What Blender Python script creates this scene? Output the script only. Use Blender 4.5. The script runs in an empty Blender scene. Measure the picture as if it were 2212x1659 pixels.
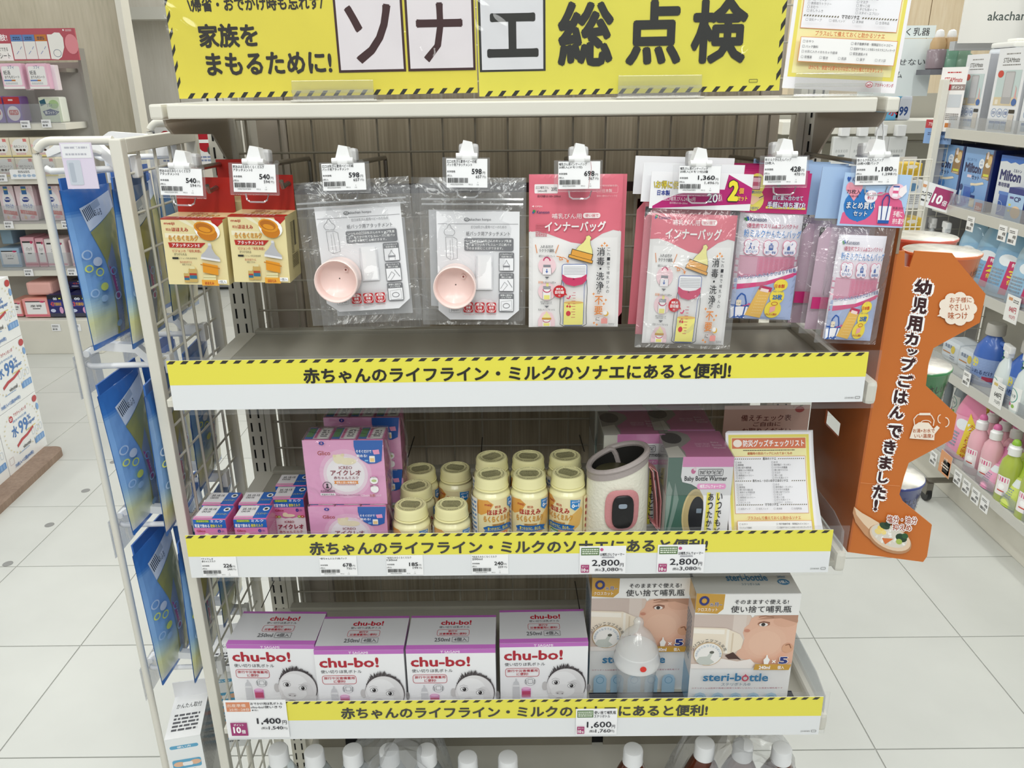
import bpy, bmesh, math, random
from mathutils import Vector, Matrix
random.seed(7)
S = bpy.context.scene
COL = S.collection
H = 1.45                     # height of the camera above the floor
# ------------------------------------------------------------------ camera
FPX, CX, CY = 1720.0, 1106.0, 829.5
TH = math.radians(20.54); RO = math.atan(0.0102)
Fv = Vector((0, math.cos(TH), -math.sin(TH)))
U0 = Vector((0, math.sin(TH), math.cos(TH)))
Rv = math.cos(RO)*Vector((1, 0, 0)) - math.sin(RO)*U0
Uv = math.sin(RO)*Vector((1, 0, 0)) + math.cos(RO)*U0
cam = bpy.data.objects.new('camera', bpy.data.cameras.new('camera'))
cam.data.sensor_width = 36; cam.data.lens = FPX*36/2212
cam.data.clip_start = 0.05
m = Matrix((Rv, Uv, -Fv)).transposed().to_4x4(); m.translation = (0, 0, H)
cam.matrix_world = m
COL.objects.link(cam); S.camera = cam
# ------------------------------------------------------------------ world, lights, exposure
w = bpy.data.worlds.new('store_light'); S.world = w; w.use_nodes = True
w.node_tree.nodes['Background'].inputs[0].default_value = (0.94, 0.98, 0.97, 1)
w.node_tree.nodes['Background'].inputs[1].default_value = 0.42
def area(name, loc, sx, sy, e, rot=(0, 0, 0), col=(.985, 1, .965)):
    l = bpy.data.lights.new(name, 'AREA'); l.shape = 'RECTANGLE'; l.size = sx; l.size_y = sy
    l.energy = e; l.color = col
    o = bpy.data.objects.new(name, l); o.location = loc; o.rotation_euler = rot; COL.objects.link(o)
for k, (x, y, ang) in enumerate([(-3.0, 1.6, 0), (-1.5, 1.2, 0), (0.1, 0.2, 0), (0.1, 3.2, 0), (1.6, 1.4, 0), (3.0, 2.6, 0)]):
    area('ceiling_strip_light', (x, y, 3.0), 0.16, 2.4, 25 if x > -1 else 20, (0, 0, ang))
for x, y in ((-3.2, 4.7), (-1.2, 5.2), (1.0, 5.0), (3.0, 5.0)): area('ceiling_strip_light', (x, y, 3.0), 0.16, 1.8, 20)
for x in (-2.2, -.4, 1.4): area('ceiling_strip_light', (x, -2.6, 3.0), 0.14, 3.0, 16)
area('aisle_light_behind_camera', (0.0, -1.4, 2.9), 3.2, 0.5, 34, (math.radians(32), 0, 0))
S.view_settings.view_transform = 'Standard'; S.view_settings.look = 'None'
S.view_settings.exposure = 0.0; S.view_settings.gamma = 1.0; S.view_settings.use_curve_mapping = False
S.cycles.use_denoising = True; S.cycles.max_bounces = 8; S.cycles.transparent_max_bounces = 24
S.cycles.caustics_reflective = False; S.cycles.caustics_refractive = False

# ------------------------------------------------------------------ helpers
def P(px, py, y=None, x=None, z=None):
    """point of the place seen at a pixel of the photograph, on a plane of given y, x or z"""
    d = Fv + Rv*((px-CX)/FPX) - Uv*((py-CY)/FPX)
    t = y/d.y if y is not None else (x/d.x if x is not None else (z-H)/d.z)
    return Vector((0, 0, H)) + d*t
def rect(pl, pr, rt, rb, Y):
    mr = (rt+rb)/2; mp = (pl+pr)/2
    return P(pl, mr, y=Y).x, P(pr, mr, y=Y).x, P(mp, rb, y=Y).z, P(mp, rt, y=Y).z
def lin(c):
    if isinstance(c, str):
        c = c.lstrip('#'); c = [int(c[i:i+2], 16)/255 for i in (0, 2, 4)]
    return tuple(((v/12.92) if v <= .04045 else ((v+.055)/1.055)**2.4) for v in c[:3])+(1.0,)
MATS = {}
def mat(name, col, rough=.5, metal=0., spec=.5, noise=0., nscale=30, bump=0., coat=0., stretch=None, emit=0., trans=0.):
    if name in MATS: return MATS[name]
    m = bpy.data.materials.new(name); m.use_nodes = True; nt = m.node_tree; N = nt.nodes; L = nt.links
    b = N['Principled BSDF']; c = lin(col)
    b.inputs['Base Color'].default_value = c; b.inputs['Roughness'].default_value = rough
    b.inputs['Metallic'].default_value = metal; b.inputs['Specular IOR Level'].default_value = spec
    b.inputs['Coat Weight'].default_value = coat; b.inputs['Transmission Weight'].default_value = trans
    if emit: b.inputs['Emission Color'].default_value = c; b.inputs['Emission Strength'].default_value = emit
    if noise or bump:
        tc = N.new('ShaderNodeTexCoord'); mp = N.new('ShaderNodeMapping'); nz = N.new('ShaderNodeTexNoise')
        nz.inputs['Scale'].default_value = nscale; nz.inputs['Detail'].default_value = 4
        if stretch: mp.inputs['Scale'].default_value = stretch
        L.new(tc.outputs['Object'], mp.inputs[0]); L.new(mp.outputs[0], nz.inputs[0])
        if noise:
            r = N.new('ShaderNodeValToRGB')
            r.color_ramp.elements[0].position = .3; r.color_ramp.elements[1].position = .7
            r.color_ramp.elements[0].color = tuple(v*(1-noise) for v in c[:3])+(1,)
            r.color_ramp.elements[1].color = tuple(min(1, v*(1+noise)) for v in c[:3])+(1,)
            L.new(nz.outputs[0], r.inputs[0]); L.new(r.outputs[0], b.inputs['Base Color'])
        if bump:
            bp = N.new('ShaderNodeBump'); bp.inputs['Strength'].default_value = bump; bp.inputs['Distance'].default_value = .002
            L.new(nz.outputs[0], bp.inputs['Height']); L.new(bp.outputs[0], b.inputs['Normal'])
    MATS[name] = m; return m
def attr_mat(name, rough, coat=0., bump=0.):
    m = bpy.data.materials.new(name); m.use_nodes = True; nt = m.node_tree
    a = nt.nodes.new('ShaderNodeAttribute'); a.attribute_name = 'Col'; b = nt.nodes['Principled BSDF']
    nt.links.new(a.outputs['Color'], b.inputs['Base Color'])
    b.inputs['Roughness'].default_value = rough; b.inputs['Coat Weight'].default_value = coat; b.inputs['Coat Roughness'].default_value = .12
    if bump:
        nz = nt.nodes.new('ShaderNodeTexNoise'); nz.inputs['Scale'].default_value = 22; bp = nt.nodes.new('ShaderNodeBump')
        tc = nt.nodes.new('ShaderNodeTexCoord'); nt.links.new(tc.outputs['Object'], nz.inputs[0])
        bp.inputs['Strength'].default_value = bump; bp.inputs['Distance'].default_value = .01
        nt.links.new(nz.outputs[0], bp.inputs['Height']); nt.links.new(bp.outputs[0], b.inputs['Normal'])
        nt.links.new(bp.outputs[0], b.inputs['Coat Normal'])
    MATS[name] = m; return m
def clear_mat(name, tint='#FFFFFF', gloss=.10, haze=.05, rough=.06, bump=0., bscale=25, milk=(.85, .87, .9)):
    if name in MATS: return MATS[name]
    m = bpy.data.materials.new(name); m.use_nodes = True; nt = m.node_tree; N = nt.nodes; L = nt.links
    for n in list(N):
        if n.type != 'OUTPUT_MATERIAL': N.remove(n)
    o = N['Material Output']
    t = N.new('ShaderNodeBsdfTransparent'); t.inputs[0].default_value = lin(tint)
    g = N.new('ShaderNodeBsdfGlossy'); g.inputs['Roughness'].default_value = rough
    d = N.new('ShaderNodeBsdfDiffuse'); d.inputs[0].default_value = milk+(1,)
    fr = N.new('ShaderNodeLayerWeight'); fr.inputs[0].default_value = .5
    pw = N.new('ShaderNodeMath'); pw.operation = 'POWER'; pw.inputs[1].default_value = 4.5; L.new(fr.outputs['Facing'], pw.inputs[0])
    ad = N.new('ShaderNodeMath'); ad.operation = 'MULTIPLY_ADD'; ad.inputs[1].default_value = .8; ad.inputs[2].default_value = gloss*.5; ad.use_clamp = True
    L.new(pw.outputs[0], ad.inputs[0])
    m1 = N.new('ShaderNodeMixShader'); m1.inputs[0].default_value = haze
    L.new(t.outputs[0], m1.inputs[1]); L.new(d.outputs[0], m1.inputs[2])
    m2 = N.new('ShaderNodeMixShader'); L.new(ad.outputs[0], m2.inputs[0]); L.new(m1.outputs[0], m2.inputs[1]); L.new(g.outputs[0], m2.inputs[2])
    L.new(m2.outputs[0], o.inputs[0])
    if bump:
        nz = N.new('ShaderNodeTexNoise'); nz.inputs['Scale'].default_value = bscale; nz.inputs['Detail'].default_value = 3; nz.inputs['Distortion'].default_value = 1.2
        tc = N.new('ShaderNodeTexCoord'); L.new(tc.outputs['Object'], nz.inputs[0])
        bp = N.new('ShaderNodeBump'); bp.inputs['Strength'].default_value = bump; bp.inputs['Distance'].default_value = .02
        L.new(nz.outputs[0], bp.inputs['Height']); L.new(bp.outputs[0], g.inputs['Normal']); L.new(bp.outputs[0], fr.inputs['Normal'])
    MATS[name] = m; return m
def wood_mat(name, c1, c2, c3, sx=18, sz=1.0, rough=.5, fine=120):
    m = bpy.data.materials.new(name); m.use_nodes = True; nt = m.node_tree; N = nt.nodes; L = nt.links
    b = N['Principled BSDF']; b.inputs['Roughness'].default_value = rough
    tc = N.new('ShaderNodeTexCoord')
    def nz(sc, dt, dist=0):
        mp = N.new('ShaderNodeMapping'); mp.inputs['Scale'].default_value = sc
        n = N.new('ShaderNodeTexNoise'); n.inputs['Scale'].default_value = 1; n.inputs['Detail'].default_value = dt; n.inputs['Distortion'].default_value = dist
        L.new(tc.outputs['Object'], mp.inputs[0]); L.new(mp.outputs[0], n.inputs[0]); return n
    n1 = nz((sx, sx, sz), 6, .6); n2 = nz((fine, fine, 6), 3)
    r = N.new('ShaderNodeValToRGB'); e = r.color_ramp.elements
    e[0].position = .3; e[0].color = lin(c1); e[1].position = .72; e[1].color = lin(c3)
    k = e.new(.5); k.color = lin(c2)
    mx = N.new('ShaderNodeMix'); mx.data_type = 'FLOAT'; mx.inputs[0].default_value = .45
    L.new(n1.outputs[0], mx.inputs[2]); L.new(n2.outputs[0], mx.inputs[3]); L.new(mx.outputs[0], r.inputs[0])
    L.new(r.outputs[0], b.inputs['Base Color'])
    bp = N.new('ShaderNodeBump'); bp.inputs['Strength'].default_value = .25; bp.inputs['Distance'].default_value = .001
    L.new(n2.outputs[0], bp.inputs['Height']); L.new(bp.outputs[0], b.inputs['Normal'])
    MATS[name] = m; return m

WH = mat('white_painted_steel', '#DCD9CE', .42, noise=.02, nscale=8)
WH2 = mat('white_plastic', '#ECECEC', .3)
BEIGE = mat('beige_steel', '#B3A99B', .5, noise=.03, nscale=6)
SHELF = mat('shelf_top_paint', '#C9C6BA', .35, noise=.03, nscale=5)
STEEL = mat('zinc_steel', '#8C8880', .28, metal=.9)
DARK = mat('black_void', '#0B0A0A', .8)
BLK = mat('black_plastic', '#141416', .35)
PR = attr_mat('printed_card', .5); PG = attr_mat('glossy_print', .32, .35); PB = attr_mat('film_print', .3, .55, .35)
CL = clear_mat('clear_sheet', gloss=.07, haze=.03)
CLF = clear_mat('crinkled_film', gloss=.12, haze=.06, rough=.09, bump=.6, bscale=22)
CLB = clear_mat('frosted_film', '#F2F2F2', gloss=.12, haze=.22, rough=.15, bump=.5, bscale=14)

def pset(o, label=None, cat=None, group=None, kind=None):
    if label: o['label'] = label
    if cat: o['category'] = cat
    if group: o['group'] = group
    if kind: o['kind'] = kind
    return o
def thing(name, label, cat, loc=(0, 0, 0), rot=(0, 0, 0), group=None):
    o = bpy.data.objects.new(name, None); COL.objects.link(o); o.empty_display_size = .02
    o.location = loc; o.rotation_euler = rot
    return pset(o, label, cat, group)
def dup(root, loc=None, rot=None, label=None, scale=None):
    r = root.copy(); COL.objects.link(r)
    if loc is not None: r.location = loc
    if rot is not None: r.rotation_euler = rot
    if scale is not None: r.scale = scale
    if label: r['label'] = label
    for ch in list(root.children):
        c = ch.copy(); COL.objects.link(c); c.parent = r
        for g in list(ch.children):
            d = g.copy(); COL.objects.link(d); d.parent = c
    return r
class MB:
    """collects shapes, builds ONE mesh object"""
    def __init__(s): s.v = []; s.f = []; s.sm = []; s.mi = []; s.k = 0
    def mt(s, k): s.k = k; return s
    def add(s, vs, fs, smooth=False):
        n = len(s.v); s.v += [tuple(v) for v in vs]
        for f in fs: s.f.append([i+n for i in f]); s.sm.append(smooth); s.mi.append(s.k)
        return s
    def box(s, x0, x1, y0, y1, z0, z1, ch=0):
        if ch:
            c = min(ch, abs(x1-x0)/2.01, abs(y1-y0)/2.01, abs(z1-z0)/2.01)
            bm = bmesh.new(); bmesh.ops.create_cube(bm, size=1)
            for v in bm.verts: v.co = ((x0+x1)/2+v.co.x*(x1-x0), (y0+y1)/2+v.co.y*(y1-y0), (z0+z1)/2+v.co.z*(z1-z0))
            bmesh.ops.bevel(bm, geom=bm.edges[:], offset=c, segments=2, affect='EDGES', profile=.6)
            bm.verts.index_update(); vs = [v.co.copy() for v in bm.verts]; fs = [[v.index for v in f.verts] for f in bm.faces]; bm.free()
            return s.add(vs, fs)
        vs = [(x, y, z) for z in (z0, z1) for y in (y0, y1) for x in (x0, x1)]
        return s.add(vs, [(0, 2, 3, 1), (4, 5, 7, 6), (0, 1, 5, 4), (2, 6, 7, 3), (0, 4, 6, 2), (1, 3, 7, 5)])
    def tube(s, path, r, n=8, close=False):
        path = [Vector(p) for p in path]; rings = []
        for i, p in enumerate(path):
            a = path[max(i-1, 0)]; b = path[min(i+1, len(path)-1)]; t = (b-a).normalized()
            up = Vector((0, 0, 1)) if abs(t.z) < .93 else Vector((1, 0, 0))
            e1 = t.cross(up).normalized(); e2 = t.cross(e1)
            rings.append([p+r*(math.cos(2*math.pi*k/n)*e1+math.sin(2*math.pi*k/n)*e2) for k in range(n)])
        vs = [v for g in rings for v in g]; fs = []
        for i in range(len(path)-1):
            for k in range(n): fs.append((i*n+k, i*n+(k+1) % n, (i+1)*n+(k+1) % n, (i+1)*n+k))
        fs.append(list(range(n))); fs.append([(len(path)-1)*n+k for k in reversed(range(n))])
        return s.add(vs, fs, True)
    def lathe(s, prof, n=28, cx=0, cy=0, cap=True, squash=1.0):
        vs = []; fs = []
        for r, z in prof:
            for k in range(n):
                a = 2*math.pi*k/n; vs.append((cx+r*math.cos(a), cy+r*math.sin(a)*squash, z))
        for i in range(len(prof)-1):
            for k in range(n): fs.append((i*n+k, i*n+(k+1) % n, (i+1)*n+(k+1) % n, (i+1)*n+k))
        if cap: fs.append(list(reversed(range(n)))); fs.append([(len(prof)-1)*n+k for k in range(n)])
        return s.add(vs, fs, True)
    def prism(s, poly, d, fn):
        """poly (a,b) outline extruded by d; fn(a,b,c)->xyz"""
        n = len(poly); vs = [fn(a, b, 0) for a, b in poly]+[fn(a, b, d) for a, b in poly]
        fs = [list(range(n)), list(reversed(range(n, 2*n)))]+[(i, i+n, (i+1) % n+n, (i+1) % n) for i in range(n)]
        return s.add(vs, fs)
    def build(s, name, mats, parent=None, label=None, kind=None):
        me = bpy.data.meshes.new(name); me.from_pydata(s.v, [], s.f)
        for q in (mats if isinstance(mats, (list, tuple)) else [mats]): me.materials.append(q)
        me.polygons.foreach_set('use_smooth', s.sm); me.polygons.foreach_set('material_index', s.mi)
        bm = bmesh.new(); bm.from_mesh(me); bmesh.ops.recalc_face_normals(bm, faces=bm.faces[:]); bm.to_mesh(me); bm.free()
        if any(s.sm) and hasattr(me, 'set_sharp_from_angle'): me.set_sharp_from_angle(angle=math.radians(42))
        o = bpy.data.objects.new(name, me); COL.objects.link(o)
        if parent: o.parent = parent
        return pset(o, label, kind=kind)
GC = {}
def glyphs(s, b=0., res=2):
    key = (s, b, res)
    if b and key not in GC:
        vs, fs, w, h = glyphs(s, 0., res); nv = len(vs); V = []; F = []
        D = [(1, 0), (-1, 0), (0, 1), (0, -1)] if b < .03 else [(1, 0), (-1, 0), (0, 1), (0, -1), (.7, .7), (-.7, .7), (.7, -.7), (-.7, -.7)]
        bb = b*.82
        for i, (dx, dy) in enumerate(D):
            V += [((v[0]*w+dx*bb+bb)/(w+2*bb), (v[1]*h+dy*bb+bb)/(h+2*bb), i*.11) for v in vs]; F += [tuple(q+i*nv for q in f) for f in fs]
        GC[key] = (V, F, w+2*bb, h+2*bb)
        return GC[key]
    if key not in GC:
        c = bpy.data.curves.new('t', 'FONT'); c.body = s; c.resolution_u = res; c.offset = b
        o = bpy.data.objects.new('t', c); me = o.to_mesh()
        vs = [(v.co.x, v.co.y) for v in me.vertices]; fs = [tuple(p.vertices) for p in me.polygons]
        x0 = min((v[0] for v in vs), default=0); x1 = max((v[0] for v in vs), default=1)
        y0 = min((v[1] for v in vs), default=0); y1 = max((v[1] for v in vs), default=1)
        w = max(x1-x0, 1e-4); h = max(y1-y0, 1e-4)
        GC[key] = ([((x-x0)/w, (y1-y)/h) for x, y in vs], fs, w, h)
        o.to_mesh_clear(); bpy.data.objects.remove(o); bpy.data.curves.remove(c)
    return GC[key]
class Pr:
    """flat print: image-like canvas W x Hh (y down) mapped on a face; colours only"""
    def __init__(s, W, Hh, bg=None):
        s.W = W; s.H = Hh; s.v = []; s.f = []; s.c = []; s.L = 1; s.ox = s.oy = 0; s.inc = .04
        if bg: s.R(0, 0, W, Hh, bg)
    def up(s, n=1): s.L += n; return s
    def org(s, x, y): s.ox = x; s.oy = y; return s
    def add(s, pts, faces, col):
        n = len(s.v); s.v += [(q[0]-s.ox, q[1]-s.oy, s.L+(q[2] if len(q) > 2 else 0)) for q in pts]
        cc = lin(col)
        for f in faces: s.f.append([i+n for i in f]); s.c.append(cc)
        s.L += s.inc
        return s
    def R(s, x0, y0, x1, y1, col): return s.add([(x0, y0), (x0, y1), (x1, y1), (x1, y0)], [(0, 1, 2, 3)], col)
    def G(s, pts, col): return s.add(pts, [list(range(len(pts)))], col)
    def E(s, cx, cy, rx, ry, col, n=18, a0=0, rot=0):
        ca, sa = math.cos(rot), math.sin(rot)
        return s.G([(cx+rx*math.cos(2*math.pi*k/n)*ca-ry*math.sin(2*math.pi*k/n)*sa, cy+rx*math.cos(2*math.pi*k/n)*sa+ry*math.sin(2*math.pi*k/n)*ca) for k in range(n)], col)
    def ring(s, cx, cy, rx, ry, t, col, n=20, a0=0, a1=360):
        st = [math.radians(a0+(a1-a0)*k/n) for k in range(n+1)]
        return s.L_([(cx+rx*math.cos(a), cy+ry*math.sin(a)) for a in st], t, col)
    def L_(s, pts, t, col):
        for (x0, y0), (x1, y1) in zip(pts, pts[1:]):
            d = math.hypot(x1-x0, y1-y0) or 1; nx, ny = -(y1-y0)/d*t/2, (x1-x0)/d*t/2
            s.G([(x0+nx, y0+ny), (x1+nx, y1+ny), (x1-nx, y1-ny), (x0-nx, y0-ny)], col)
        return s
    def RR(s, x0, y0, x1, y1, r, col, n=4):
        p = []
        for cx, cy, a in ((x1-r, y1-r, 0), (x0+r, y1-r, 90), (x0+r, y0+r, 180), (x1-r, y0+r, 270)):
            p += [(cx+r*math.cos(math.radians(a+90*k/n)), cy+r*math.sin(math.radians(a+90*k/n))) for k in range(n+1)]
        return s.G(p, col)
    def RO(s, x0, y0, x1, y1, r, t, col):
        p = []
        for cx, cy, a in ((x1-r, y1-r, 0), (x0+r, y1-r, 90), (x0+r, y0+r, 180), (x1-r, y0+r, 270)):
            p += [(cx+r*math.cos(math.radians(a+30*k)), cy+r*math.sin(math.radians(a+30*k))) for k in range(4)]
        return s.L_(p+[p[0]], t, col)
    def T(s, t, x0, y0, x1, y1, col, b=0., out=None, ob=.045, rot=0, res=2):
        if y1-y0 < 6 and res == 2: res = 1
        for bb, cc in (([(ob, out)] if out else [])+[(b, col)]):
            vs, fs, w, h = glyphs(t, bb, res)
            e = (bb-b) if out and cc is out else 0
            ex = e*(x1-x0)/w; ey = e*(y1-y0)/h
            X0, X1, Y0, Y1 = x0-ex, x1+ex, y0-ey, y1+ey
            mx, my = (x0+x1)/2, (y0+y1)/2; ca, sa = math.cos(rot), math.sin(rot)
            pts = []
            for gv in vs:
                u, v = gv[0], gv[1]; a, q = X0+u*(X1-X0), Y0+v*(Y1-Y0)
                if rot: a, q = mx+(a-mx)*ca-(q-my)*sa, my+(a-mx)*sa+(q-my)*ca
                pts.append((a, q, gv[2] if len(gv) > 2 else 0))
            s.add(pts, fs, cc); s.L += 1
        return s
    def V(s, t, cx, y0, size, step, col, b=0., out=None):
        for k, ch in enumerate(t):
            if ch == ' ': continue
            w = size*(.5 if ch in '!・ィッ' else 1)
            hh = size*(.3 if ch in '・' else 1)
            if ch == 'ー': s.R(cx-size*.06, y0+k*step, cx+size*.06, y0+k*step+size, col); continue
            s.T(ch, cx-w/2, y0+k*step+(size-hh)/2, cx+w/2, y0+k*step+(size+hh)/2, col, b, out)
        return s
    def bars(s, x0, y0, x1, y1, col='#222222', n=26):
        rr = random.Random(int(x0*7+y0)); x = x0; u = (x1-x0)/(n*2.1); s.inc = 0
        while x < x1-u:
            ww = u*rr.choice((.7, 1, 1.6, 2.2)); s.R(x, y0, min(x+ww, x1), y1, col); x += ww+u*rr.choice((.7, 1, 1.3))
        s.inc = .04; return s
    def tiny(s, x0, y0, x1, y1, col, rows=3, seed=1):
        """print too fine to read in the photograph: rows of short dashes"""
        rr = random.Random(seed); rh = (y1-y0)/rows; s.inc = 0
        for k in range(rows):
            x = x0
            while x < x1:
                ww = rh*rr.uniform(.5, 1.6); s.R(x, y0+k*rh+rh*.2, min(x+ww, x1), y0+k*rh+rh*.75, col); x += ww+rh*.25
        s.inc = .04; return s
    def build(s, name, parent, fn, m=None, sub=None, label=None, eps=.00012):
        me = bpy.data.meshes.new(name); me.materials.append(m or PR)
        if sub:
            pal = []; bm = bmesh.new(); lay = bm.faces.layers.int.new('ci')
            vv = [bm.verts.new(v) for v in s.v]
            for f, c in zip(s.f, s.c):
                try: fc = bm.faces.new([vv[i] for i in f])
                except ValueError: continue
                if c not in pal: pal.append(c)
                fc[lay] = pal.index(c)
            bmesh.ops.triangulate(bm, faces=bm.faces[:])
            for _ in range(6):
                es = [e for e in bm.edges if e.calc_length() > sub]
                if not es: break
                bmesh.ops.subdivide_edges(bm, edges=es, cuts=1)
                bmesh.ops.triangulate(bm, faces=[f for f in bm.faces if len(f.verts) > 3])
            for v in bm.verts: v.co = fn(v.co.x/s.W, 1-v.co.y/s.H, v.co.z*eps)
            cs = [pal[f[lay]] for f in bm.faces]; bm.faces.layers.int.remove(lay)
            bm.to_mesh(me); bm.free()
        else:
            me.from_pydata([fn(x/s.W, 1-y/s.H, l*eps) for x, y, l in s.v], [], s.f); cs = s.c
        at = me.color_attributes.new('Col', 'FLOAT_COLOR', 'CORNER'); buf = []
        for p, c in zip(me.polygons, cs): buf += list(c)*p.loop_total
        at.data.foreach_set('color', buf)
        o = bpy.data.objects.new(name, me); COL.objects.link(o); o.parent = parent
        return pset(o, label)
def front(w, h, y=0, x=0, z=0): return lambda u, v, l: (x+(u-.5)*w, y-l, z+v*h)
def topf(w, d, h, y=0): return lambda u, v, l: ((u-.5)*w, y+v*d, h+l)
def rightf(w, d, h): return lambda u, v, l: (w/2+l, u*d, v*h)
def leftf(w, d, h): return lambda u, v, l: (-w/2-l, (1-u)*d, v*h)
ORD = ['first', 'second', 'third', 'fourth', 'fifth', 'sixth', 'seventh', 'eighth', 'ninth', 'tenth', 'eleventh', 'twelfth']
# ================================================================== THE SETTING
FLOORM = mat('floor_tile_stone', '#C5C6C1', .34, noise=.05, nscale=3.0)
GROUT = mat('floor_joint', '#ACACA8', .7)
fl = MB().box(-5.2, 5.2, -2.4, 9.0, -.06, -.0035).build('floor', GROUT); pset(fl, 'pale grey stone tile floor of the shop', kind='structure')
SX, SY = .409, .397
tm = MB(); g = .0016
tm.box(g, SX-g, g, SY-g, -.02, 0, ch=.0008)
t0 = tm.build('tile', FLOORM, fl); first = True
for i in range(-8, 8):
    for j in range(-1, 15):
        x = .855+SX*(i-1)-.02; y = 1.43+SY*(j-1)
        if y > 6.3: continue
        if abs(x+SX/2) > .72*y+.75: continue
        o = t0 if first else t0.copy()
        if not first: COL.objects.link(o)
        first = False; o.location = (x, y, 0); o.rotation_euler = (0, 0, 0)
far = MB().box(-5.2, 5.2, 6.99, 9, -.003, 0).build('tile', FLOORM, fl, 'far stretch of floor under the wall')
WOODL = wood_mat('wall_wood', '#A39C88', '#B7AF9B', '#C6BEAC', 5, .35, .55, 60)
WOODB = wood_mat('back_wood', '#857A66', '#A69A84', '#C4B8A2', 30, 1.6, .5, 260)
WOODR = wood_mat('wall_wood_light', '#CDB592', '#DBC7A6', '#E6D6BA', 5, .35, .5, 60)
PALE = wood_mat('pale_wall', '#D3CCBE', '#DCD6CA', '#E3DED3', 6, .4, .5, 60)
def panels(name, x0, x1, y, z1, wd, m, z0=0, kind='structure', label=None):
    r = MB().box(x0, x1, y+.02, y+.08, z0, z1).build(name, GROUT); pset(r, label, kind=kind)
    x = x0
    while x < x1-.02:
        MB().box(x+.003, min(x+wd, x1)-.003, y, y+.02, z0, z1).build('panel', m, r); x += wd
    return r
xw = P(287, 150, y=5.3).x; xw2 = P(400, 150, y=5.3).x
panels('wall_back', -5.0, xw, 5.3, 3.0, .9, WOODL, label='greige wood panelled wall behind the pad shelves')
panels('wall_left', P(287, 150, y=6.4).x-.3, -1.4, 6.4, 3.0, .62, PALE, label='pale board wall with the locker fronts')
panels('wall_right', -1.4, 5.0, 6.42, 3.0, .9, WOODR, label='light oak panelled wall behind the breast pump shelves')
# corner bead between the two wall finishes and the white ledge on the pale wall
pset(MB().box(xw-.02, xw+.015, 5.25, 5.36, 0, 3.0).build('trim_1', WH), kind='structure')
pset(MB().box(-5.3, -5.2, -1, 6.4, 0, 3).build('wall_side', PALE), 'plain pale side wall of the shop', kind='structure')
a = P(285, 28, y=6.3); b = P(372, 45, y=6.3)
rail = MB(); rail.box(a.x-.1, b.x+.3, 6.2, 6.36, a.z-.05, a.z+.03)
pset(rail.build('trim_2', WH), 'white ledge along the top of the pale wall boards', kind='structure')

# lockers seen between the wires: doors with round keyholes and red signs
lk = thing('locker_cabinet', 'pale locker cabinet with round keyholes and red no entry stickers by the wall', 'locker', (0, 0, 0))
LY = 6.0; lx0 = P(318, 380, y=LY).x; lx1 = P(478, 380, y=LY).x
MB().box(lx0, lx1, LY, LY+.35, .02, P(400, 285, y=LY).z).build('body', mat('locker_grey', '#8E9095', .4), lk)
LD = mat('locker_door', '#E6DED1', .4); nD = 4; wD = (lx1-lx0)/nD
for k in range(nD):
    d = MB().box(lx0+k*wD+.012, lx0+(k+1)*wD-.012, LY-.025, LY, .06, P(400, 287, y=LY).z-.03).build('door', LD, lk)
    kz = P(400, (368, 348, 345, 325)[k], y=LY).z
    MB().add(*[[(lx0+(k+.78)*wD+.036*math.cos(t*math.pi/6), LY-.03, kz+.036*math.sin(t*math.pi/6)) for t in range(12)], [tuple(range(12))]]).build('lock', STEEL, d)
    if k in (1, 3):
        pz = P(400, 315, y=LY).z; pr = Pr(60, 90, '#F4F2F0').up(); pr.E(30, 34, 22, 26, '#B8182A').up().R(14, 30, 46, 38, '#FFFFFF').tiny(12, 68, 48, 84, '#8895B8', 2)
        pr.build('sticker', d, lambda u, v, l, cx=lx0+(k+.42)*wD, pz=pz: (cx+(u-.5)*.15, LY-.028-l, pz+(v-.5)*.26))
for k, (px, py) in enumerate([(185, 1060), (107, 1134), (17, 1218), (246, 998)]):
    p = P(px, py, z=0)
    pset(MB().lathe([(.0155, .0002), (.0155, .0012), (.013, .0016)], 20, p.x, p.y).build('floor_stud', mat('stud_grey', '#8A8A88', .5)),
         '%s grey round marker disc from the back on the left aisle tiles' % ['second', 'third', 'fourth', 'rearmost'][k], 'floor disc', 'round floor discs in the left aisle')

# ================================================================== SHELVING UNIT (end bay)
YU = 1.27; XL, XR = -.445, .465; XC = .010
HS = [.375, .628, .913]; ZS = [H-h for h in HS]
un = thing('shelving_unit', 'cream steel end shelving bay with wood back panel and three open shelves', 'shelves', (0, 0, 0))
for X in (XL, XR):
    u = MB(); u.box(X-.0155, X+.0155, YU, YU+.05, 0.02, H+.35, ch=.002)
    uo = u.build('upright', WH, un)
    sl = MB(); z = .1
    while z < H+.3:
        for dx in (-.0075, .0065): sl.box(X+dx-.0014, X+dx+.0014, YU-.0006, YU+.001, z, z+.0165)
        z += .0255
    sl.build('slots', DARK, uo, 'black slots punched down the upright', 'stuff')
    i = 1 if X < 0 else -1
    MB().box(X+i*.018, X+i*.028, YU-.004, YU+.03, .25, H+.2).build('grid_rail', WH, un)
bp = MB().box(-.355, .395, 1.335, 1.35, .2, H+.34).build('back_panel', WOODB, un, 'brown grained wood back panel')
MB().box(-.425, -.357, 1.33, 1.352, .2, H+.34, ch=.004).build('side_strip', BEIGE, un, 'plain beige strip left of the wood')
MB().box(.397, .43, 1.33, 1.352, .2, H+.34, ch=.004).build('side_strip', BEIGE, un, 'plain beige strip right of the wood')
MB().box(-.412, -.402, 1.295, 1.33, .2, H+.34).build('rear_post', WH, un, 'narrow pale post behind the grid')
gr = MB(); y = 1.28; k = -3
while True:
    h = .044+.05*k
    if h > 1.02: break
    gr.tube([(-.43, y-.0035, H-h), (.45, y-.0035, H-h)], .0018, 6); k += 1
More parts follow.
